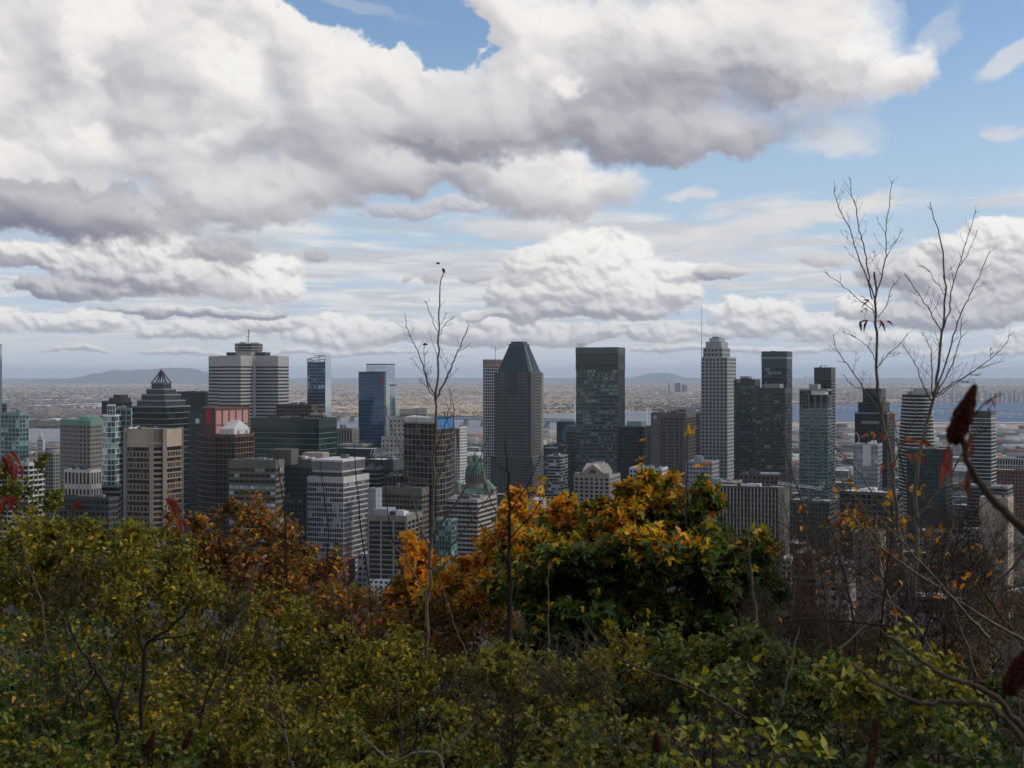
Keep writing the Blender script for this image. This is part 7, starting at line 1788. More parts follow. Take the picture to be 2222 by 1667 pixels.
shrub('large_leaved_shrub', 'dark bluish green large leaved plant in the bottom right corner', 'shrub', (2080, 5.6), [(2050, 1630, 200, 60, 5.5, .45), (1900, 1650, 120, 50, 5.4, .4)], 150, 4.5, .048, T_BIG, pal(wgt(DG, 5), wgt(MG, 3), wgt(YG, 1), wgt(OL, 2)), stems=5, r0=.010, seed=66, droop=.3, spread=.8, along=(.2, 1.), face=.5)

shrub('russet_brush', 'dense russet and olive brush between the parking deck and the front bushes', 'shrub', (820, 15), [(700, 1300, 110, 75, 15, .9), (860, 1335, 130, 85, 15, .9), (1020, 1350, 130, 85, 14.6, .9), (620, 1310, 90, 60, 15.2, .8), (1180, 1380, 130, 60, 14.4, .8), (1040, 1285, 90, 60, 14.8, .8), (960, 1270, 80, 60, 15, .8)], 1500, 6, .075, T_SMALL, pal(wgt(RU, 3), BR, wgt(OL, 3), wgt(YG, 1.4), wgt(OR, .8)), stems=8, r0=.018, seed=67, singles=200)
shrub('dark_shrub', 'deep green skirt of branches hanging at the foot of the maple', 'shrub', (1340, 12.4), [(1200, 1390, 130, 60, 12.4, .9), (1400, 1400, 150, 60, 12.4, .9), (1580, 1380, 120, 60, 12.4, .9)], 620, 7, .10, T_MAPLE, pal(wgt(DG, 6), wgt(MG, 2), wgt(BR, .5)), stems=5, r0=.018, seed=68, singles=200)
shrub('leafy_bush', 'olive bush joining the dark maple skirt to the bottom bushes', 'bush', (1600, 9), [(1620, 1440, 130, 60, 9, .8), (1480, 1430, 90, 50, 9.2, .7)], 500, 8, .044, T_SMALL, pal(wgt(OL, 3), wgt(DG, 3), wgt(MG, 2), wgt(YG, 1)), stems=5, r0=.014, seed=69, singles=200, group='bushes on the slope below the lookout')
# ------------------------------------------------------------------ bare saplings and single branches
def path(pts, Y, r, wob=.0, dy=0.0, n=None):
    """smooth path through outline points at a given distance"""
    A = np.array([P3(px, py, Y + dy * k / max(1, len(pts) - 1)) for k, (px, py) in enumerate(pts)]); m = n or max(6, 5 * (len(pts) - 1)); t = np.linspace(0, len(A) - 1, m + 1); out = []
    for s in t:
        i = min(int(s), len(A) - 2); f = s - i; p0 = A[max(i - 1, 0)]; p1 = A[i]; p2 = A[i + 1]; p3 = A[min(i + 2, len(A) - 1)]
        out.append(.5 * ((2 * p1) + (-p0 + p2) * f + (2 * p0 - 5 * p1 + 4 * p2 - p3) * f * f + (-p0 + 3 * p1 - 3 * p2 + p3) * f ** 3))
    out = np.array(out)
    if wob: out[1:-1] += r.normal(0, wob, (len(out) - 2, 3))
    return out
def side_twigs(tw, Pc, rad, r, count, length, ang=.75, lo=.15, sub_=2, ends=None, upw=.35):
    """fine side shoots along a limb, in near opposite pairs, with their own shoots"""
    L = np.linalg.norm(np.diff(Pc, axis=0), axis=1).sum()
    for q in range(count):
        t = lo + (1 - lo) * (q + r.uniform(.2, .8)) / count; s = t * (len(Pc) - 1); i = min(int(s), len(Pc) - 2); p = Pc[i] + (Pc[i + 1] - Pc[i]) * (s - i); d = Pc[i + 1] - Pc[i]; d /= np.linalg.norm(d) + 1e-9
        for sg in ((1, -1) if r.random() < .5 else (r.choice([-1, 1]),)):
            v = np.array([r.normal(0, 1), r.normal(0, .7), r.normal(0, .35)]); v -= v.dot(d) * d; v /= np.linalg.norm(v) + 1e-9
            if sg < 0: v = -v
            ln = length * (1.15 - .75 * t) * r.uniform(.5, 1.15); dd = d * math.cos(ang) + v * math.sin(ang); e = p + (dd + np.array([0, 0, upw * .5])) * ln
            C = curve(p, e, dd, .05, r, 5); C[-1] += np.array([0, 0, ln * .06]); rr = max(.0017, rad * (1 - .6 * t) * .38); tw.limb(C, rr, max(.0011, rr * .5)); 
            if ends is not None: ends.append(C)
            if sub_ > 0 and ln > .12: side_twigs(tw, C, rr, r, max(2, int(ln / .11)), ln * .42, ang, .25, sub_ - 1, ends, upw)

def sapling(name, label, Y, limbs, barkm='bark_grey', seed=1, twigk=1.0, leaves=None, cat='sapling', group=None, sub_=1):
    """limbs: (points, r0, r1, number of side shoots, shoot length); the first limb is the trunk"""
    r = np.random.default_rng(seed); tr = path(limbs[0][0], Y, r, wob=min(.006, limbs[0][1] * .45)); x, y = tr[0][0], tr[0][1]; z = ground_z(y, x) - .1
    p0 = np.array([x, y, min(z, tr[0][2])]); root = empty(name, label, cat, tuple(p0), group); off = tuple(p0); ends = []
    full = np.concatenate([[p0], tr]) if tr[0][2] - z > .3 else tr
    t = Twigs(); t.limb(full, limbs[0][1], limbs[0][2]); part('trunk', t.mesh('trunk', barkm, off), root)
    tw = Twigs()
    for k, (pts, r0, r1, ct, ln) in enumerate(limbs):
        Pc = tr if k == 0 else path(pts, Y, r, dy=r.uniform(-.35, .35), wob=.0035)
        if k:
            b = Twigs(); b.limb(Pc, r0, r1); part('branch', b.mesh('branch', barkm if r0 > .006 else 'bark_dark', off), root)
            ends.append(Pc[-4:])
        if ct: side_twigs(tw, Pc, r1 + (r0 - r1) * .4, r, max(1, int(ct * twigk * .8)), ln, ends=ends, sub_=sub_)
    if tw.v: part('twigs', tw.mesh('twigs', 'bark_dark', off), root, stuff=True)
    if leaves: leaves_on(root, off, [e for e in ends if r.random() < leaves[0]], r, leaves[1], leaves[2], leaves[3], leaves[4], singles=60, droop=.6)
    return root
sapling('bare_sapling', 'tall thin bare sapling left of centre with one withered leaf at its tip', 11,
        [([(925, 1400), (932, 1230), (940, 1080), (945, 960), (948, 866), (951, 760), (953, 690), (955, 620), (962, 592)], .0165, .0032, 9, .20),
         ([(948, 866), (928, 830), (915, 785), (903, 755), (885, 715), (878, 683)], .0085, .0026, 10, .2), ([(949, 862), (968, 820), (985, 782), (1002, 745), (1018, 703)], .0085, .0026, 9, .18),
         ([(947, 868), (930, 842), (922, 800), (920, 752)], 0.0046, .0024, 9, 0.15), ([(953, 725), (940, 700), (926, 660), (919, 653)], 0.0034, .0024, 3, 0.10), ([(953, 728), (966, 705), (985, 686)], 0.0034, .0024, 3, 0.10),
         ([(951, 780), (938, 742), (929, 715)], .0025, .001, 0, 0), ([(934, 1200), (905, 1120), (886, 1040), (870, 980), (842, 905), (836, 880)], .010, .0016, 7, .20), ([(936, 1170), (968, 1120), (1010, 1060), (1045, 985), (1065, 930)], 0.0103, .0024, 10, 0.25),
         ([(940, 1060), (962, 1010), (975, 960), (985, 905), (978, 850)], 0.0080, .0024, 7, 0.25), ([(930, 1240), (975, 1190), (1030, 1120), (1080, 1060), (1160, 1010)], 0.0080, .0024, 9, 0.25), ([(942, 1010), (922, 975), (908, 940), (905, 890)], 0.0069, .0024, 7, 0.19),
         ([(928, 1300), (890, 1230), (850, 1180), (800, 1150)], 0.0092, .0024, 7, 0.25), ([(944, 985), (962, 930), (975, 885), (977, 838)], 0.0046, .0024, 6, 0.15)], seed=3)
sapling('bare_sapling', 'left one of the two tall bare saplings at the right, with grey forked trunk', 11.5,
        [([(1985, 1420), (1968, 1280), (1950, 1150), (1940, 1060), (1930, 985), (1915, 900), (1904, 830), (1902, 740), (1900, 650), (1897, 590)], .0235, .0085, 5, .2),
         ([(1900, 655), (1885, 600), (1878, 550), (1865, 500), (1858, 450), (1848, 420), (1843, 386)], 0.0071, .0024, 13, 0.20), ([(1900, 640), (1914, 600), (1922, 555), (1922, 510), (1928, 450), (1936, 393)], 0.0069, .0024, 13, 0.20),
         ([(1893, 650), (1878, 600), (1862, 555), (1848, 510), (1825, 460), (1812, 425), (1810, 398)], 0.0063, .0024, 13, 0.20), ([(1900, 680), (1870, 655), (1845, 635), (1815, 610), (1787, 590)], 0.0046, .0024, 7, 0.15),
         ([(1922, 560), (1940, 530), (1960, 497)], 0.0034, .0024, 4, 0.12), ([(1905, 690), (1925, 660), (1935, 625), (1955, 600)], 0.0040, .0024, 6, 0.12),
         ([(1904, 790), (1885, 755), (1860, 735), (1828, 720)], 0.0046, .0024, 7, 0.19), ([(1904, 800), (1925, 770), (1950, 750), (1970, 722)], 0.0046, .0024, 7, 0.19),
         ([(1912, 900), (1880, 850), (1845, 800), (1815, 760), (1809, 726)], 0.0075, .0024, 9, 0.19), ([(1910, 880), (1885, 850), (1850, 838), (1830, 812)], 0.0046, .0024, 6, 0.15),
         ([(1950, 1140), (1900, 1080), (1850, 1010), (1800, 960), (1766, 925)], .010, .0018, 6, .2), ([(1935, 1020), (1960, 960), (1985, 900), (1975, 850)], 0.0080, .0024, 7, 0.20)], seed=4)
sapling('bare_sapling', 'right one of the two tall bare saplings at the right, with widely spread limbs', 11.2,
        [([(1960, 1420), (1985, 1280), (1990, 1150), (1988, 1060), (2000, 965), (2025, 868), (2037, 800), (2043, 722), (2050, 640), (2046, 560), (2034, 500), (2018, 438)], .0235, .0028, 12, .22),
         ([(2044, 720), (2060, 670), (2065, 628), (2080, 580), (2098, 520), (2118, 456)], 0.0069, .0024, 12, 0.18), ([(2030, 850), (2055, 780), (2078, 700), (2100, 650), (2125, 600), (2147, 544)], 0.0080, .0024, 12, 0.18),
         ([(2043, 722), (2020, 680), (2002, 650), (1985, 625), (1962, 594)], 0.0052, .0024, 9, 0.16), ([(2030, 860), (2060, 835), (2100, 815), (2140, 785), (2170, 760), (2194, 725)], 0.0086, .0024, 10, 0.19),
         ([(2030, 862), (2075, 832), (2125, 800), (2181, 783)], 0.0052, .0024, 7, 0.18), ([(2025, 868), (2021, 800), (2020, 760), (2000, 720)], 0.0063, .0024, 9, 0.16), ([(2022, 872), (2000, 830), (1985, 790), (1960, 750)], 0.0057, .0024, 9, 0.16),
         ([(2030, 858), (2062, 800), (2082, 740), (2086, 690)], 0.0057, .0024, 9, 0.15), ([(2050, 640), (2030, 610), (2012, 585), (1992, 575)], 0.0034, .0024, 4, 0.12), ([(2080, 580), (2098, 555), (2122, 498)], 0.0034, .0024, 4, 0.11),
         ([(1992, 1120), (2050, 1050), (2090, 980), (2140, 900), (2160, 860)], 0.0103, .0024, 7, 0.25)], seed=5)
sapling('bare_sapling', 'dark upright leafless stem in the centre among orange maple leaves', 10.5,
        [([(1100, 1430), (1106, 1300), (1106, 1200), (1105, 1120), (1103, 1050), (1100, 1000), (1095, 945)], .026, .0025, 8, .16), ([(1104, 1150), (1070, 1100), (1050, 1040), (1042, 990)], 0.0069, .0024, 7, 0.19), ([(1106, 1110), (1140, 1060), (1165, 1010), (1180, 970)], 0.0069, .0024, 7, 0.19),
         ([(1106, 1230), (1075, 1180), (1030, 1120), (1010, 1090)], 0.0080, .0024, 7, 0.20), ([(1105, 1170), (1160, 1110), (1200, 1040)], 0.0069, .0024, 7, 0.19), ([(1106, 1260), (1150, 1230), (1190, 1150)], 0.0069, .0024, 6, 0.20)], barkm='bark_dark', seed=6)
_tip = [o for o in COL.objects if o.parent is None and o.get('label', '').startswith('tall thin bare sapling left')][0]
for (px, py, d, sz) in ((960, 582, (.3, 0, -.6), .05), (955, 573, (-.9, 0, .3), .04), (917, 748, (.9, 0, .1), .045)):
    p = P3(px, py, 10.95); me = scatter_mesh('leaf', [T_SMALL[2]], [(0, 0, 0)], [sz], [(.12, .045, .02)], MAT['leaf'], rot=frames(np.array([d], float), np.array([[0, -1., .2]]))); part('leaf', me, _tip, loc=tuple(p - np.array(_tip.location)))
def stick(label, Y, pts, w, seed, ct=6, ln=.2, barkm='bark_dark', leaves=None, limbs=(), name='bare_stem'):
    return sapling('bare_sapling' if name == 'bare_stem' else name, label, Y, [(pts, w, max(.0022, w * .3), ct, ln)] + list(limbs), barkm=barkm, seed=seed, cat='sapling', leaves=leaves)
MPL = pal(wgt(OR, 4), wgt(GO, 4))
stick('slender maple leader with a tuft of orange leaves left of the brown hotel', 13, [(1395, 1180), (1393, 1080), (1391, 1000), (1390, 955), (1389, 925)], .007, 71, 3, .10, leaves=(1.0, 2, .12, T_MAPLE, MPL), name='maple_shoot')
stick('slender maple leader with a tuft of orange leaves before the brown hotel', 13, [(1492, 1180), (1491, 1080), (1491, 1000), (1491, 958), (1492, 930)], .007, 72, 3, .10, leaves=(1.0, 2, .12, T_MAPLE, MPL), name='maple_shoot')
stick('maple leader with orange leaves beside the pale antenna tower foot', 13, [(1528, 1180), (1530, 1090), (1532, 1040), (1530, 1010)], .006, 73, 4, .12, leaves=(1.0, 2, .12, T_MAPLE, MPL), name='maple_shoot')
stick('maple leader with orange leaves left of the gable topped stone tower', 13, [(1168, 1200), (1172, 1110), (1170, 1060), (1168, 1035)], .006, 74, 5, .13, leaves=(1.0, 2, .12, T_MAPLE, MPL), name='maple_shoot')
stick('thin bare stem before the left end of the olive office block', 14, [(624, 1400), (622, 1240), (618, 1120), (608, 1040), (600, 985)], .012, 75, 9, .22)
stick('thin bare stem before the white gridded office', 14, [(690, 1400), (706, 1260), (712, 1150), (700, 1060), (694, 1000)], .011, 76, 9, .22)
stick('thin bare stem right of the white gridded office', 13, [(812, 1420), (800, 1260), (780, 1120), (772, 1010), (768, 960)], .011, 77, 9, .22)
stick('leaning bare stem crossing below the parking deck', 13, [(905, 1420), (880, 1280), (850, 1160), (836, 1060), (826, 985)], .010, 78, 8, .22)
# the bare thicket on the right
rt_ = np.random.default_rng(99)
tk = empty('bare_thicket', 'tangle of leafless grey branches filling the right side below the towers', 'thicket', (wx(1980, 13), 13, ground_z(13, wx(1980, 13)))); off_ = tuple(tk.location)
MAIN = [[(2222, 1480), (2090, 1420), (1960, 1330), (1850, 1230), (1760, 1150), (1640, 1050), (1590, 1000)], [(1990, 1480), (1900, 1380), (1830, 1290), (1760, 1200), (1700, 1140), (1610, 1105)], [(1900, 1450), (1960, 1300), (2050, 1180), (2150, 1080), (2240, 980)],
        [(2120, 1470), (2080, 1350), (2050, 1230), (2070, 1120), (2060, 1010)], [(2222, 1390), (2120, 1330), (2000, 1250), (1900, 1180), (1820, 1080), (1760, 1030)], [(1800, 1420), (1790, 1300), (1770, 1180), (1730, 1060), (1700, 960), (1690, 900)],
        [(1860, 1460), (1850, 1330), (1820, 1200), (1780, 1080)], [(2180, 1480), (2190, 1350), (2140, 1210), (2130, 1120)], [(2050, 1480), (1990, 1360), (1900, 1290), (1790, 1260), (1720, 1250)], [(2222, 1270), (2100, 1300), (1990, 1370), (1880, 1400)],
        [(2240, 1180), (2160, 1270), (2060, 1340), (1960, 1440)], [(1930, 1470), (1940, 1340), (1910, 1200), (1870, 1100), (1800, 1010), (1770, 930)], [(2080, 1470), (2110, 1330), (2190, 1240), (2240, 1150)], [(1760, 1440), (1720, 1340), (1740, 1230), (1800, 1130), (1830, 1060)]]
for k in range(16):
    x0_, x1_ = rt_.uniform(1640, 2240), 0; x1_ = x0_ + rt_.uniform(-330, 260); y0_ = rt_.uniform(1380, 1480); y1_ = rt_.uniform(1020, 1220); MAIN.append([(x0_, y0_), (x0_ * .7 + x1_ * .3 + rt_.normal(0, 14), y0_ * .7 + y1_ * .3), (x0_ * .35 + x1_ * .65 + rt_.normal(0, 14), y0_ * .35 + y1_ * .65), (x1_, y1_)])
tb = Twigs(); th_ends = []
for k, pts in enumerate(MAIN):
    Yk = rt_.uniform(8.5, 14); w_ = rt_.uniform(.007, .014); Pc = path(pts, Yk, rt_, wob=.004, dy=rt_.uniform(-1.2, 1.2)); b = Twigs(); b.limb(Pc, w_, .0025); part('branch', b.mesh('branch', ['bark_grey', 'bark_brown', 'bark_dark', 'bark_grey'][k % 4], off_), tk); side_twigs(tb, Pc, w_ * .6, rt_, 9, .5, sub_=2, ends=th_ends, upw=.5)
part('twigs', tb.mesh('twigs', 'bark_brown', off_), tk, stuff=True)
leaves_on(tk, off_, [e for e in th_ends if rt_.random() < .03], rt_, 2.0, .06, T_SMALL, pal(wgt(RU, 3), wgt(OR, 1.6), wgt(GO, 1), BR), singles=150, droop=.6)
for i, (bx, Y, cr, n, bm_, lab) in enumerate((
        (1800, 12.5, [(1800, 1270, 130, 150, 12.5, 1.2), (1700, 1180, 90, 110, 12.8, .9), (1890, 1200, 110, 130, 12.6, 1.), (1760, 1330, 120, 70, 12.2, .8)], 1500, 'bark_brown', 'bare brown shrub of fine twigs before the brick and stone blocks'),
        (2000, 11.5, [(2010, 1270, 120, 160, 11.5, 1.1), (2090, 1160, 100, 120, 11.7, .9), (1940, 1330, 110, 90, 11.4, .9)], 1500, 'bark_dark', 'dense bare dark shrub round the feet of the two tall right saplings'),
        (2170, 12.0, [(2160, 1280, 110, 150, 12, 1.1), (2210, 1180, 80, 120, 12, .9), (2080, 1370, 120, 70, 11.8, .9)], 1100, 'bark_grey', 'grey leafless shrub at the right edge behind the sumac branch'),
        (1760, 10.5, [(1780, 1370, 130, 70, 10.5, .8), (1900, 1390, 120, 60, 10.5, .8), (1650, 1330, 80, 80, 10.8, .6)], 1000, 'bark_brown', 'low tangle of bare twigs between the maple and the large leaved shrub'))):
    shrub('bare_shrub', lab, 'bush', (bx, Y), cr, n, 0, .05, T_SMALL, None, bend=.2, stems=7, r0=.016, seed=200 + i, barkm=bm_, group='bare shrubs of the right hand thicket')
shrub('sparse_shrub', 'sparse shrub with scattered orange and rusty leaves at the foot of the bare saplings', 'shrub', (1900, 13.5), [(1880, 1150, 120, 80, 13.5, .9), (1800, 1130, 70, 60, 13.5, .6), (2060, 1200, 90, 80, 13.5, .8), (1950, 1060, 60, 60, 13.4, .5)], 230, 1.5, .075, T_SMALL, pal(wgt(RU, 3), wgt(OR, 2), wgt(GO, 1), wgt(OL, 1)), stems=4, r0=.014, seed=220, singles=200, droop=.5)
# ------------------------------------------------------------------ sumac
def sumac_leaf(root, off, p, d, ln, n, r, palette, size, hang=.9):
    """one compound leaf: a stalk with hanging pairs of leaflets"""
    d = d / np.linalg.norm(d); e = p + d * ln; C = curve(p, e, d + np.array([0, 0, .5]), .04, r, 6); t = Twigs(); t.limb(C, .0022, .0012); part('leaf_stalk', t.mesh('leaf_stalk', 'sumac_fur', off), root); P = []; D = []
    for k in range(n):
        f = .2 + .8 * (k // 2 * 2 + 1) / n; s = f * (len(C) - 1); i = min(int(s), len(C) - 2); q = C[i] + (C[i + 1] - C[i]) * (s - i); sd_ = np.cross(d, [0, 0, 1]); sd_ = sd_ / (np.linalg.norm(sd_) + 1e-6) * (1 if k % 2 else -1); P.append(q); D.append(sd_ * .8 + d * .5 + np.array([0, 0, -hang]) + r.normal(0, .22, 3))
    P = np.array(P); D = np.array(D); Rt = frames(D, np.array([0, -.6, .7]) + r.normal(0, .3, (n, 3))); S = size * r.uniform(.8, 1.15, n); Cc = palette(P, r)
    for i in range(n):
        me = scatter_mesh('leaflet', [T_LEAFLET[i % 2]], [(0, 0, 0)], [1.0], [Cc[i]], MAT['leaf']); o = bpy.data.objects.new('leaflet', me); COL.objects.link(o); o.parent = root; M = Rt[i]
        o.matrix_local = Matrix(((*(M[0] * S[i]), P[i][0] - off[0]), (*(M[1] * S[i]), P[i][1] - off[1]), (*(M[2] * S[i]), P[i][2] - off[2]), (0, 0, 0, 1)))
def sumac_cone(root, off, A, B, rad, r, n=900):
    """fuzzy upright fruit cone: a core thick with small berries"""
    A = np.array(A); B = np.array(B); t = r.random(n); prof = np.interp(t, [0, .12, .45, .75, 1], [.45, .9, 1.0, .62, .16]); ax = B - A; L = np.linalg.norm(ax); ax /= L; u = np.cross(ax, [0, 1, .2]); u /= np.linalg.norm(u); v = np.cross(ax, u); an = r.uniform(0, 2 * math.pi, n); bump = 1 + .07 * np.sin(an * 3 + t * 17) + .05 * np.sin(t * 41 + an)
    P = A + ax * (t * L)[:, None] + (u * np.cos(an)[:, None] + v * np.sin(an)[:, None]) * (rad * prof * bump * (.75 + .25 * r.random(n)))[:, None]
    S = rad * r.uniform(.08, .15, n); C = np.array([.062, .017, .012]) * r.uniform(.5, 1.5, (n, 1)); me = scatter_mesh('fruit_cone', LUMPS, P - np.array(off), S, C, MAT['berry'], which=r.integers(0, 5, n)); part('fruit_cone', me, root)
MAT['berry'] = material('berry', (1, 1, 1), .9, attr='tint', var=.3, scale=300, spec=.1)
def sumac(label, Y, pts, w, cone=None, crad=.02, lv=(), seed=1, n=900):
    r = np.random.default_rng(seed); Pc = path(pts, Y, r, wob=.001); root = empty('sumac_branch', label, 'branch', tuple(Pc[0])); off = tuple(Pc[0]); t = Twigs(); t.limb(Pc, w, w * .5, 8); part('branch', t.mesh('branch', 'bark_brown', off), root)
    if cone: sumac_cone(root, off, P3(*cone[0], Y), P3(*cone[1], Y - .02), crad, r, n)
    for (p, d, ln, nl, size, pl) in lv: sumac_leaf(root, off, P3(*p, Y), np.array(d, float), ln, nl, r, pl, size, .15 if pl in (ORB, DKR) else .9)
    return root
RED = pal(((.22, .03, .02), 4), ((.17, .04, .02), 2)); ORB = pal(((.34, .09, .02), 4), ((.22, .05, .02), 3), ((.12, .03, .015), 1)); DKR = pal(((.10, .024, .014), 3), ((.20, .05, .02), 2))
sumac('near sumac branch with a big dark red fruit cone hanging into view at the right', 2.7, [(2300, 1230), (2222, 1150), (2165, 1095), (2120, 1040), (2096, 990), (2086, 940)], .0118, ((2066, 962), (2116, 836)), .0205, [((2066, 958), (-.5, 0, -1), .04, 3, .060, pal(((.30, .06, .045), 1))), ((2100, 930), (.3, .1, -.8), .04, 3, .045, RED), ((2108, 1000), (-.1, .1, -1), .04, 3, .055, pal(((.26, .10, .08), 1))), ((2112, 905), (.5, .0, .4), .08, 2, .02, RED)], 81, 3200)
sumac('sumac twig with drooping orange brown leaflets among the right saplings', 5.2, [(2010, 1180), (1975, 1080), (1955, 1000), (1945, 950)], .005, None, .01, [((1948, 960), (-.8, 0, .2), .12, 7, .055, ORB), ((1950, 965), (.8, 0, .1), .12, 7, .055, ORB), ((1950, 990), (.5, -.3, 0), .1, 6, .05, ORB), ((1945, 940), (-.3, 0, .9), .09, 6, .05, ORB), ((1955, 1010), (-.7, -.2, 0), .1, 6, .05, ORB)], 82)
sumac('sprig of curled dark red leaves high on the left one of the right saplings', 9, [(1905, 730), (1900, 700), (1893, 665)], .004, None, .01, [((1898, 700), (-1, 0, .1), .10, 3, .085, DKR), ((1898, 700), (1, 0, .1), .08, 3, .085, DKR), ((1895, 680), (-1, 0, .2), .09, 3, .075, DKR), ((1895, 665), (-.6, 0, .5), .08, 3, .075, DKR)], 83)
sumac('sumac twig with red leaves breaking into the view at the left edge, upper one', 6, [(-60, 1030), (-20, 1015), (5, 1000)], .004, None, .01, [((0, 1000), (.8, 0, -.2), .09, 7, .07, RED), ((-5, 1004), (.4, .2, .3), .09, 6, .06, RED)], 84)
sumac('sumac twig with red leaves breaking into the view at the left edge, lower one', 6, [(-60, 1100), (-20, 1090), (2, 1082)], .004, None, .01, [((-2, 1082), (.7, 0, .1), .06, 7, .065, RED)], 85)
sumac('single bright red sumac leaf standing before the pillared hall', 7, [(120, 1230), (140, 1160), (155, 1108)], .004, None, .01, [((155, 1106), (.5, 0, .7), .07, 8, .06, RED)], 86)
sumac('pinkish red sumac leaf before the beige brutalist tower', 8, [(370, 1230), (365, 1160), (352, 1100)], .004, None, .01, [((352, 1085), (.9, 0, 0), .09, 8, .10, pal(((.36, .09, .06), 1))), ((380, 1120), (.6, 0, -.3), .06, 4, .06, RED)], 87)
for i, (a, b, Y, lab) in enumerate((((316, 1640), (336, 1585), 6.2, 'dark red sumac cone low at the bottom left, left one'), ((398, 1625), (418, 1580), 6.6, 'dark red sumac cone low at the bottom left, right one'), ((1427, 1630), (1424, 1588), 5.4, 'dark red sumac cone near the bottom right of centre'), ((1885, 1680), (1905, 1560), 4.6, 'tall rusty sumac cone at the bottom edge on the right'))):
    sumac(lab, Y, [(a[0] - 6, 1760), (a[0] - 3, 1700), a], .006, (a, b), .018 if i < 3 else .017, (), 90 + i, 1300)
sumac('sumac branch with a rusty cone at the right edge below the thicket', 3.4, [(2330, 1560), (2260, 1530), (2190, 1500)], .007, ((2185, 1505), (2240, 1400)), .026, (), 95, 1600)
# nearest limbs at the lower right
def near_limb(label, Y, pts, w, seed, barkm='bark_brown', limbs=()):
    r = np.random.default_rng(seed); Pc = path(pts, Y, r, wob=w * .28, n=34); root = empty('bare_branch', label, 'branch', tuple(Pc[0])); off = tuple(Pc[0]); t = Twigs(); t.limb(Pc, w, w * .35, 9); part('branch', t.mesh('branch', barkm, off), root)
    for q, w2 in limbs: C = path(q, Y, r, wob=.002); b = Twigs(); b.limb(C, w2, w2 * .3, 6); part('side_branch', b.mesh('side_branch', barkm, off), root)
near_limb('thick grey branch curving in from the lower right corner, upper one', 3.6, [(2300, 1660), (2222, 1580), (2140, 1500), (2060, 1470), (1980, 1420), (1910, 1365)], .0112, 1, limbs=[([(2060, 1470), (2010, 1480), (1950, 1460)], .004)])
near_limb('grey branch curving in from the lower right corner, lower one', 3.4, [(2300, 1700), (2222, 1610), (2150, 1535), (2070, 1527), (1985, 1522), (1900, 1480), (1850, 1440)], .0100, 2, limbs=[([(1985, 1522), (1950, 1530)], .004)])
near_limb('slender dark twig crossing from the maple to the large leaved shrub', 7, [(1930, 1358), (1850, 1350), (1750, 1345), (1700, 1350), (1640, 1362)], .006, 3, 'bark_dark')
near_limb('grey branch slanting up across the thicket', 6, [(1620, 1560), (1520, 1500), (1390, 1450), (1280, 1400), (1220, 1380)], .007, 4, limbs=[([(1300, 1410), (1275, 1360), (1262, 1340)], .004)])
near_limb('dark arched bough over the bottom left bushes', 8, [(300, 1700), (310, 1500), (320, 1400), (360, 1370), (400, 1330), (420, 1290)], .016, 5, 'bark_dark', [([(315, 1420), (280, 1360), (250, 1330)], .008), ([(320, 1390), (400, 1380), (440, 1370)], .008)])
near_limb('forked dark bough rising at the bottom left', 7, [(240, 1700), (255, 1560), (210, 1460), (170, 1400), (140, 1330)], .014, 6, 'bark_dark', [([(250, 1540), (270, 1480), (275, 1420)], .010), ([(210, 1460), (180, 1500), (130, 1540)], .006)])
near_limb('pale curved branch low in the bottom centre', 5.6, [(960, 1720), (955, 1640), (900, 1635), (850, 1650), (790, 1600)], .007, 7, 'bark_pale', [([(955, 1640), (1000, 1600), (1040, 1560)], .005), ([(958, 1650), (958, 1600), (950, 1560)], .004)])
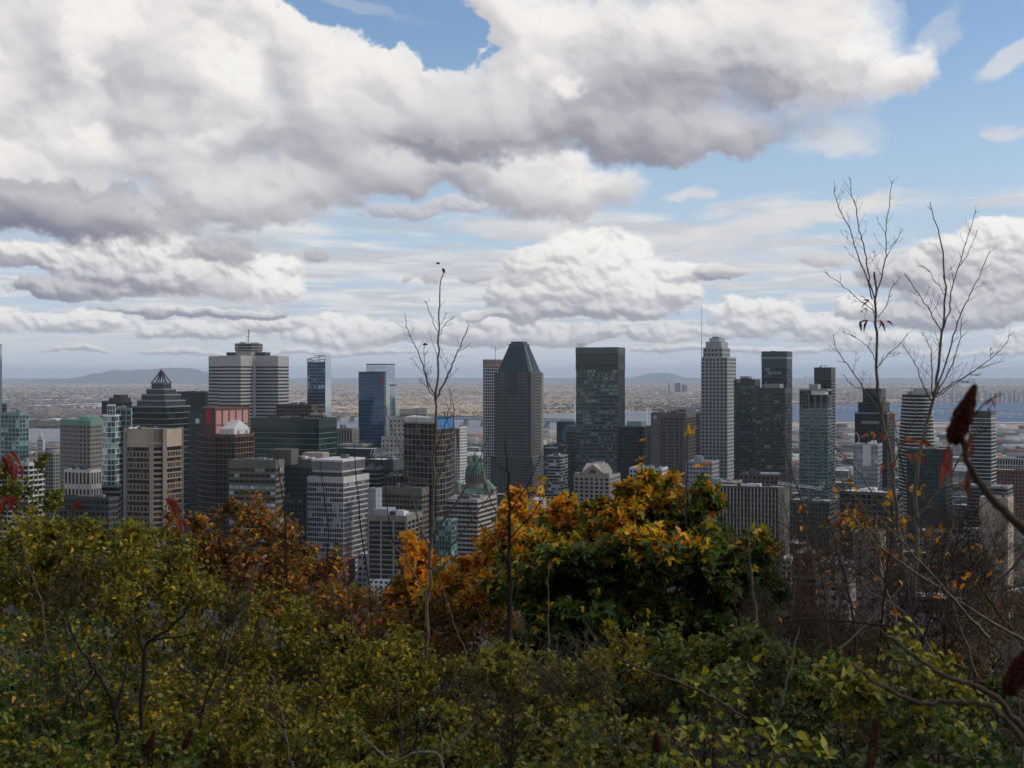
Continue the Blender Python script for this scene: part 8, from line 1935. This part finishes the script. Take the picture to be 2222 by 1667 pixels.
for i, (px, py, Y, h, mt_, lab) in enumerate(((90, 1330, 11, 190, 'bark_grey', 'grey forked stem over the left end of the front bushes'), (180, 1560, 8, 200, 'bark_dark', 'dark stem leaning left among the lower left bushes'), (440, 1560, 8, 230, 'bark_dark', 'dark stem leaning right under the olive bush'), (500, 1400, 11, 190, 'bark_grey', 'thin grey stem in the middle of the yellow olive bush'),
        (690, 1500, 9.5, 180, 'bark_dark', 'dark forked stem left of the bottom centre'), (760, 1330, 12, 150, 'bark_brown', 'brown stem by the foot of the narrow young maple'), (1010, 1440, 11, 210, 'bark_grey', 'pale stem below the orange maple'), (1190, 1420, 11, 190, 'bark_pale', 'pale slanting stem under the maple'), (1330, 1560, 7, 190, 'bark_brown', 'brown stem rising from the bottom edge right of centre'),
        (1110, 1580, 7.5, 150, 'bark_dark', 'dark twig fork at the bottom centre'), (300, 1480, 9, 150, 'bark_brown', 'brown twig fork low on the left'), (1690, 1560, 6.5, 200, 'bark_grey', 'grey stem through the sparse large leaved sprigs'), (620, 1600, 7.5, 170, 'bark_grey', 'grey twig fork at the bottom left of centre'), (870, 1600, 7.4, 150, 'bark_brown', 'brown twig fork at the bottom edge'))):
    q = random.Random(i * 7 + 1); lean = q.uniform(-70, 70); P_ = [(px - lean * .6, py + 160), (px - lean * .2, py + 60), (px, py - 20), (px + lean * .5, py - h * .5), (px + lean, py - h)]
    stick(lab, Y, P_, .011 if mt_ != 'bark_pale' else .007, 300 + i, 9, .26, mt_, limbs=[([P_[2], (px - 40, py - h * .3), (px - 75, py - h * .62)], .006, .0022, 6, .2), ([P_[1], (px + 45, py - 10), (px + 95, py - h * .35)], .006, .0022, 6, .2)])
for i, (bx, Y, cr, n, lab) in enumerate((
        (150, 12.2, [(150, 1290, 150, 120, 12.2, .8), (60, 1400, 110, 80, 11.8, .7)], 220, 'grey twiggy shrub mixed into the tallest yellow green bush'),
        (430, 10.8, [(420, 1450, 150, 100, 10.8, .7), (540, 1330, 90, 60, 11.2, .6)], 240, 'dark twiggy shrub mixed into the yellow olive bush'),
        (1080, 9.0, [(1060, 1480, 160, 70, 9, .7), (1230, 1440, 120, 60, 9.2, .6)], 130, 'fine grey twigs standing among the bottom centre bushes'),
        (1180, 11.6, [(1160, 1380, 130, 90, 11.6, .8), (1290, 1400, 100, 60, 11.4, .6)], 170, 'pale leafless twigs in the shade under the orange maple'))):
    shrub('bare_shrub', lab, 'bush', (bx, Y), cr, n, 0, .05, T_SMALL, None, bend=.2, stems=6, r0=.014, seed=240 + i, barkm=['bark_brown', 'bark_dark', 'bark_brown', 'bark_grey'][i], group='bare shrubs among the front bushes')
# litter and undergrowth covering the ground between the bushes
def undergrowth():
    r = np.random.default_rng(123); n = 26000; Y = r.uniform(3.5, 26, n) ; X = r.uniform(-1, 1, n) * (2.5 + Y * .48); z = np.array([ground_z(y, x) for x, y in zip(X, Y)]) + r.random(n) ** 2 * (.5 + .09 * Y); P = np.stack([X, Y, z], 1); d = r.normal(0, 1, (n, 3)) + np.array([0, 0, .5]); Rt = frames(d, np.array([0, -.3, 1]) + r.normal(0, .5, (n, 3)))
    C = pal(wgt(DG, 4), wgt(OL, 3), wgt(MG, 2), wgt(BR, 3), wgt(RU, .6))(P, r) * .85; me = scatter_mesh('undergrowth', T_SMALL, P, r.uniform(.06, .13, n) , C, MAT['leaf'], rot=Rt, which=r.integers(0, 3, n)); solo('undergrowth', me, 'low leafy undergrowth covering the slope under the bushes', 'undergrowth', kind='stuff')
undergrowth()
print('leaves', LEAFN[0])
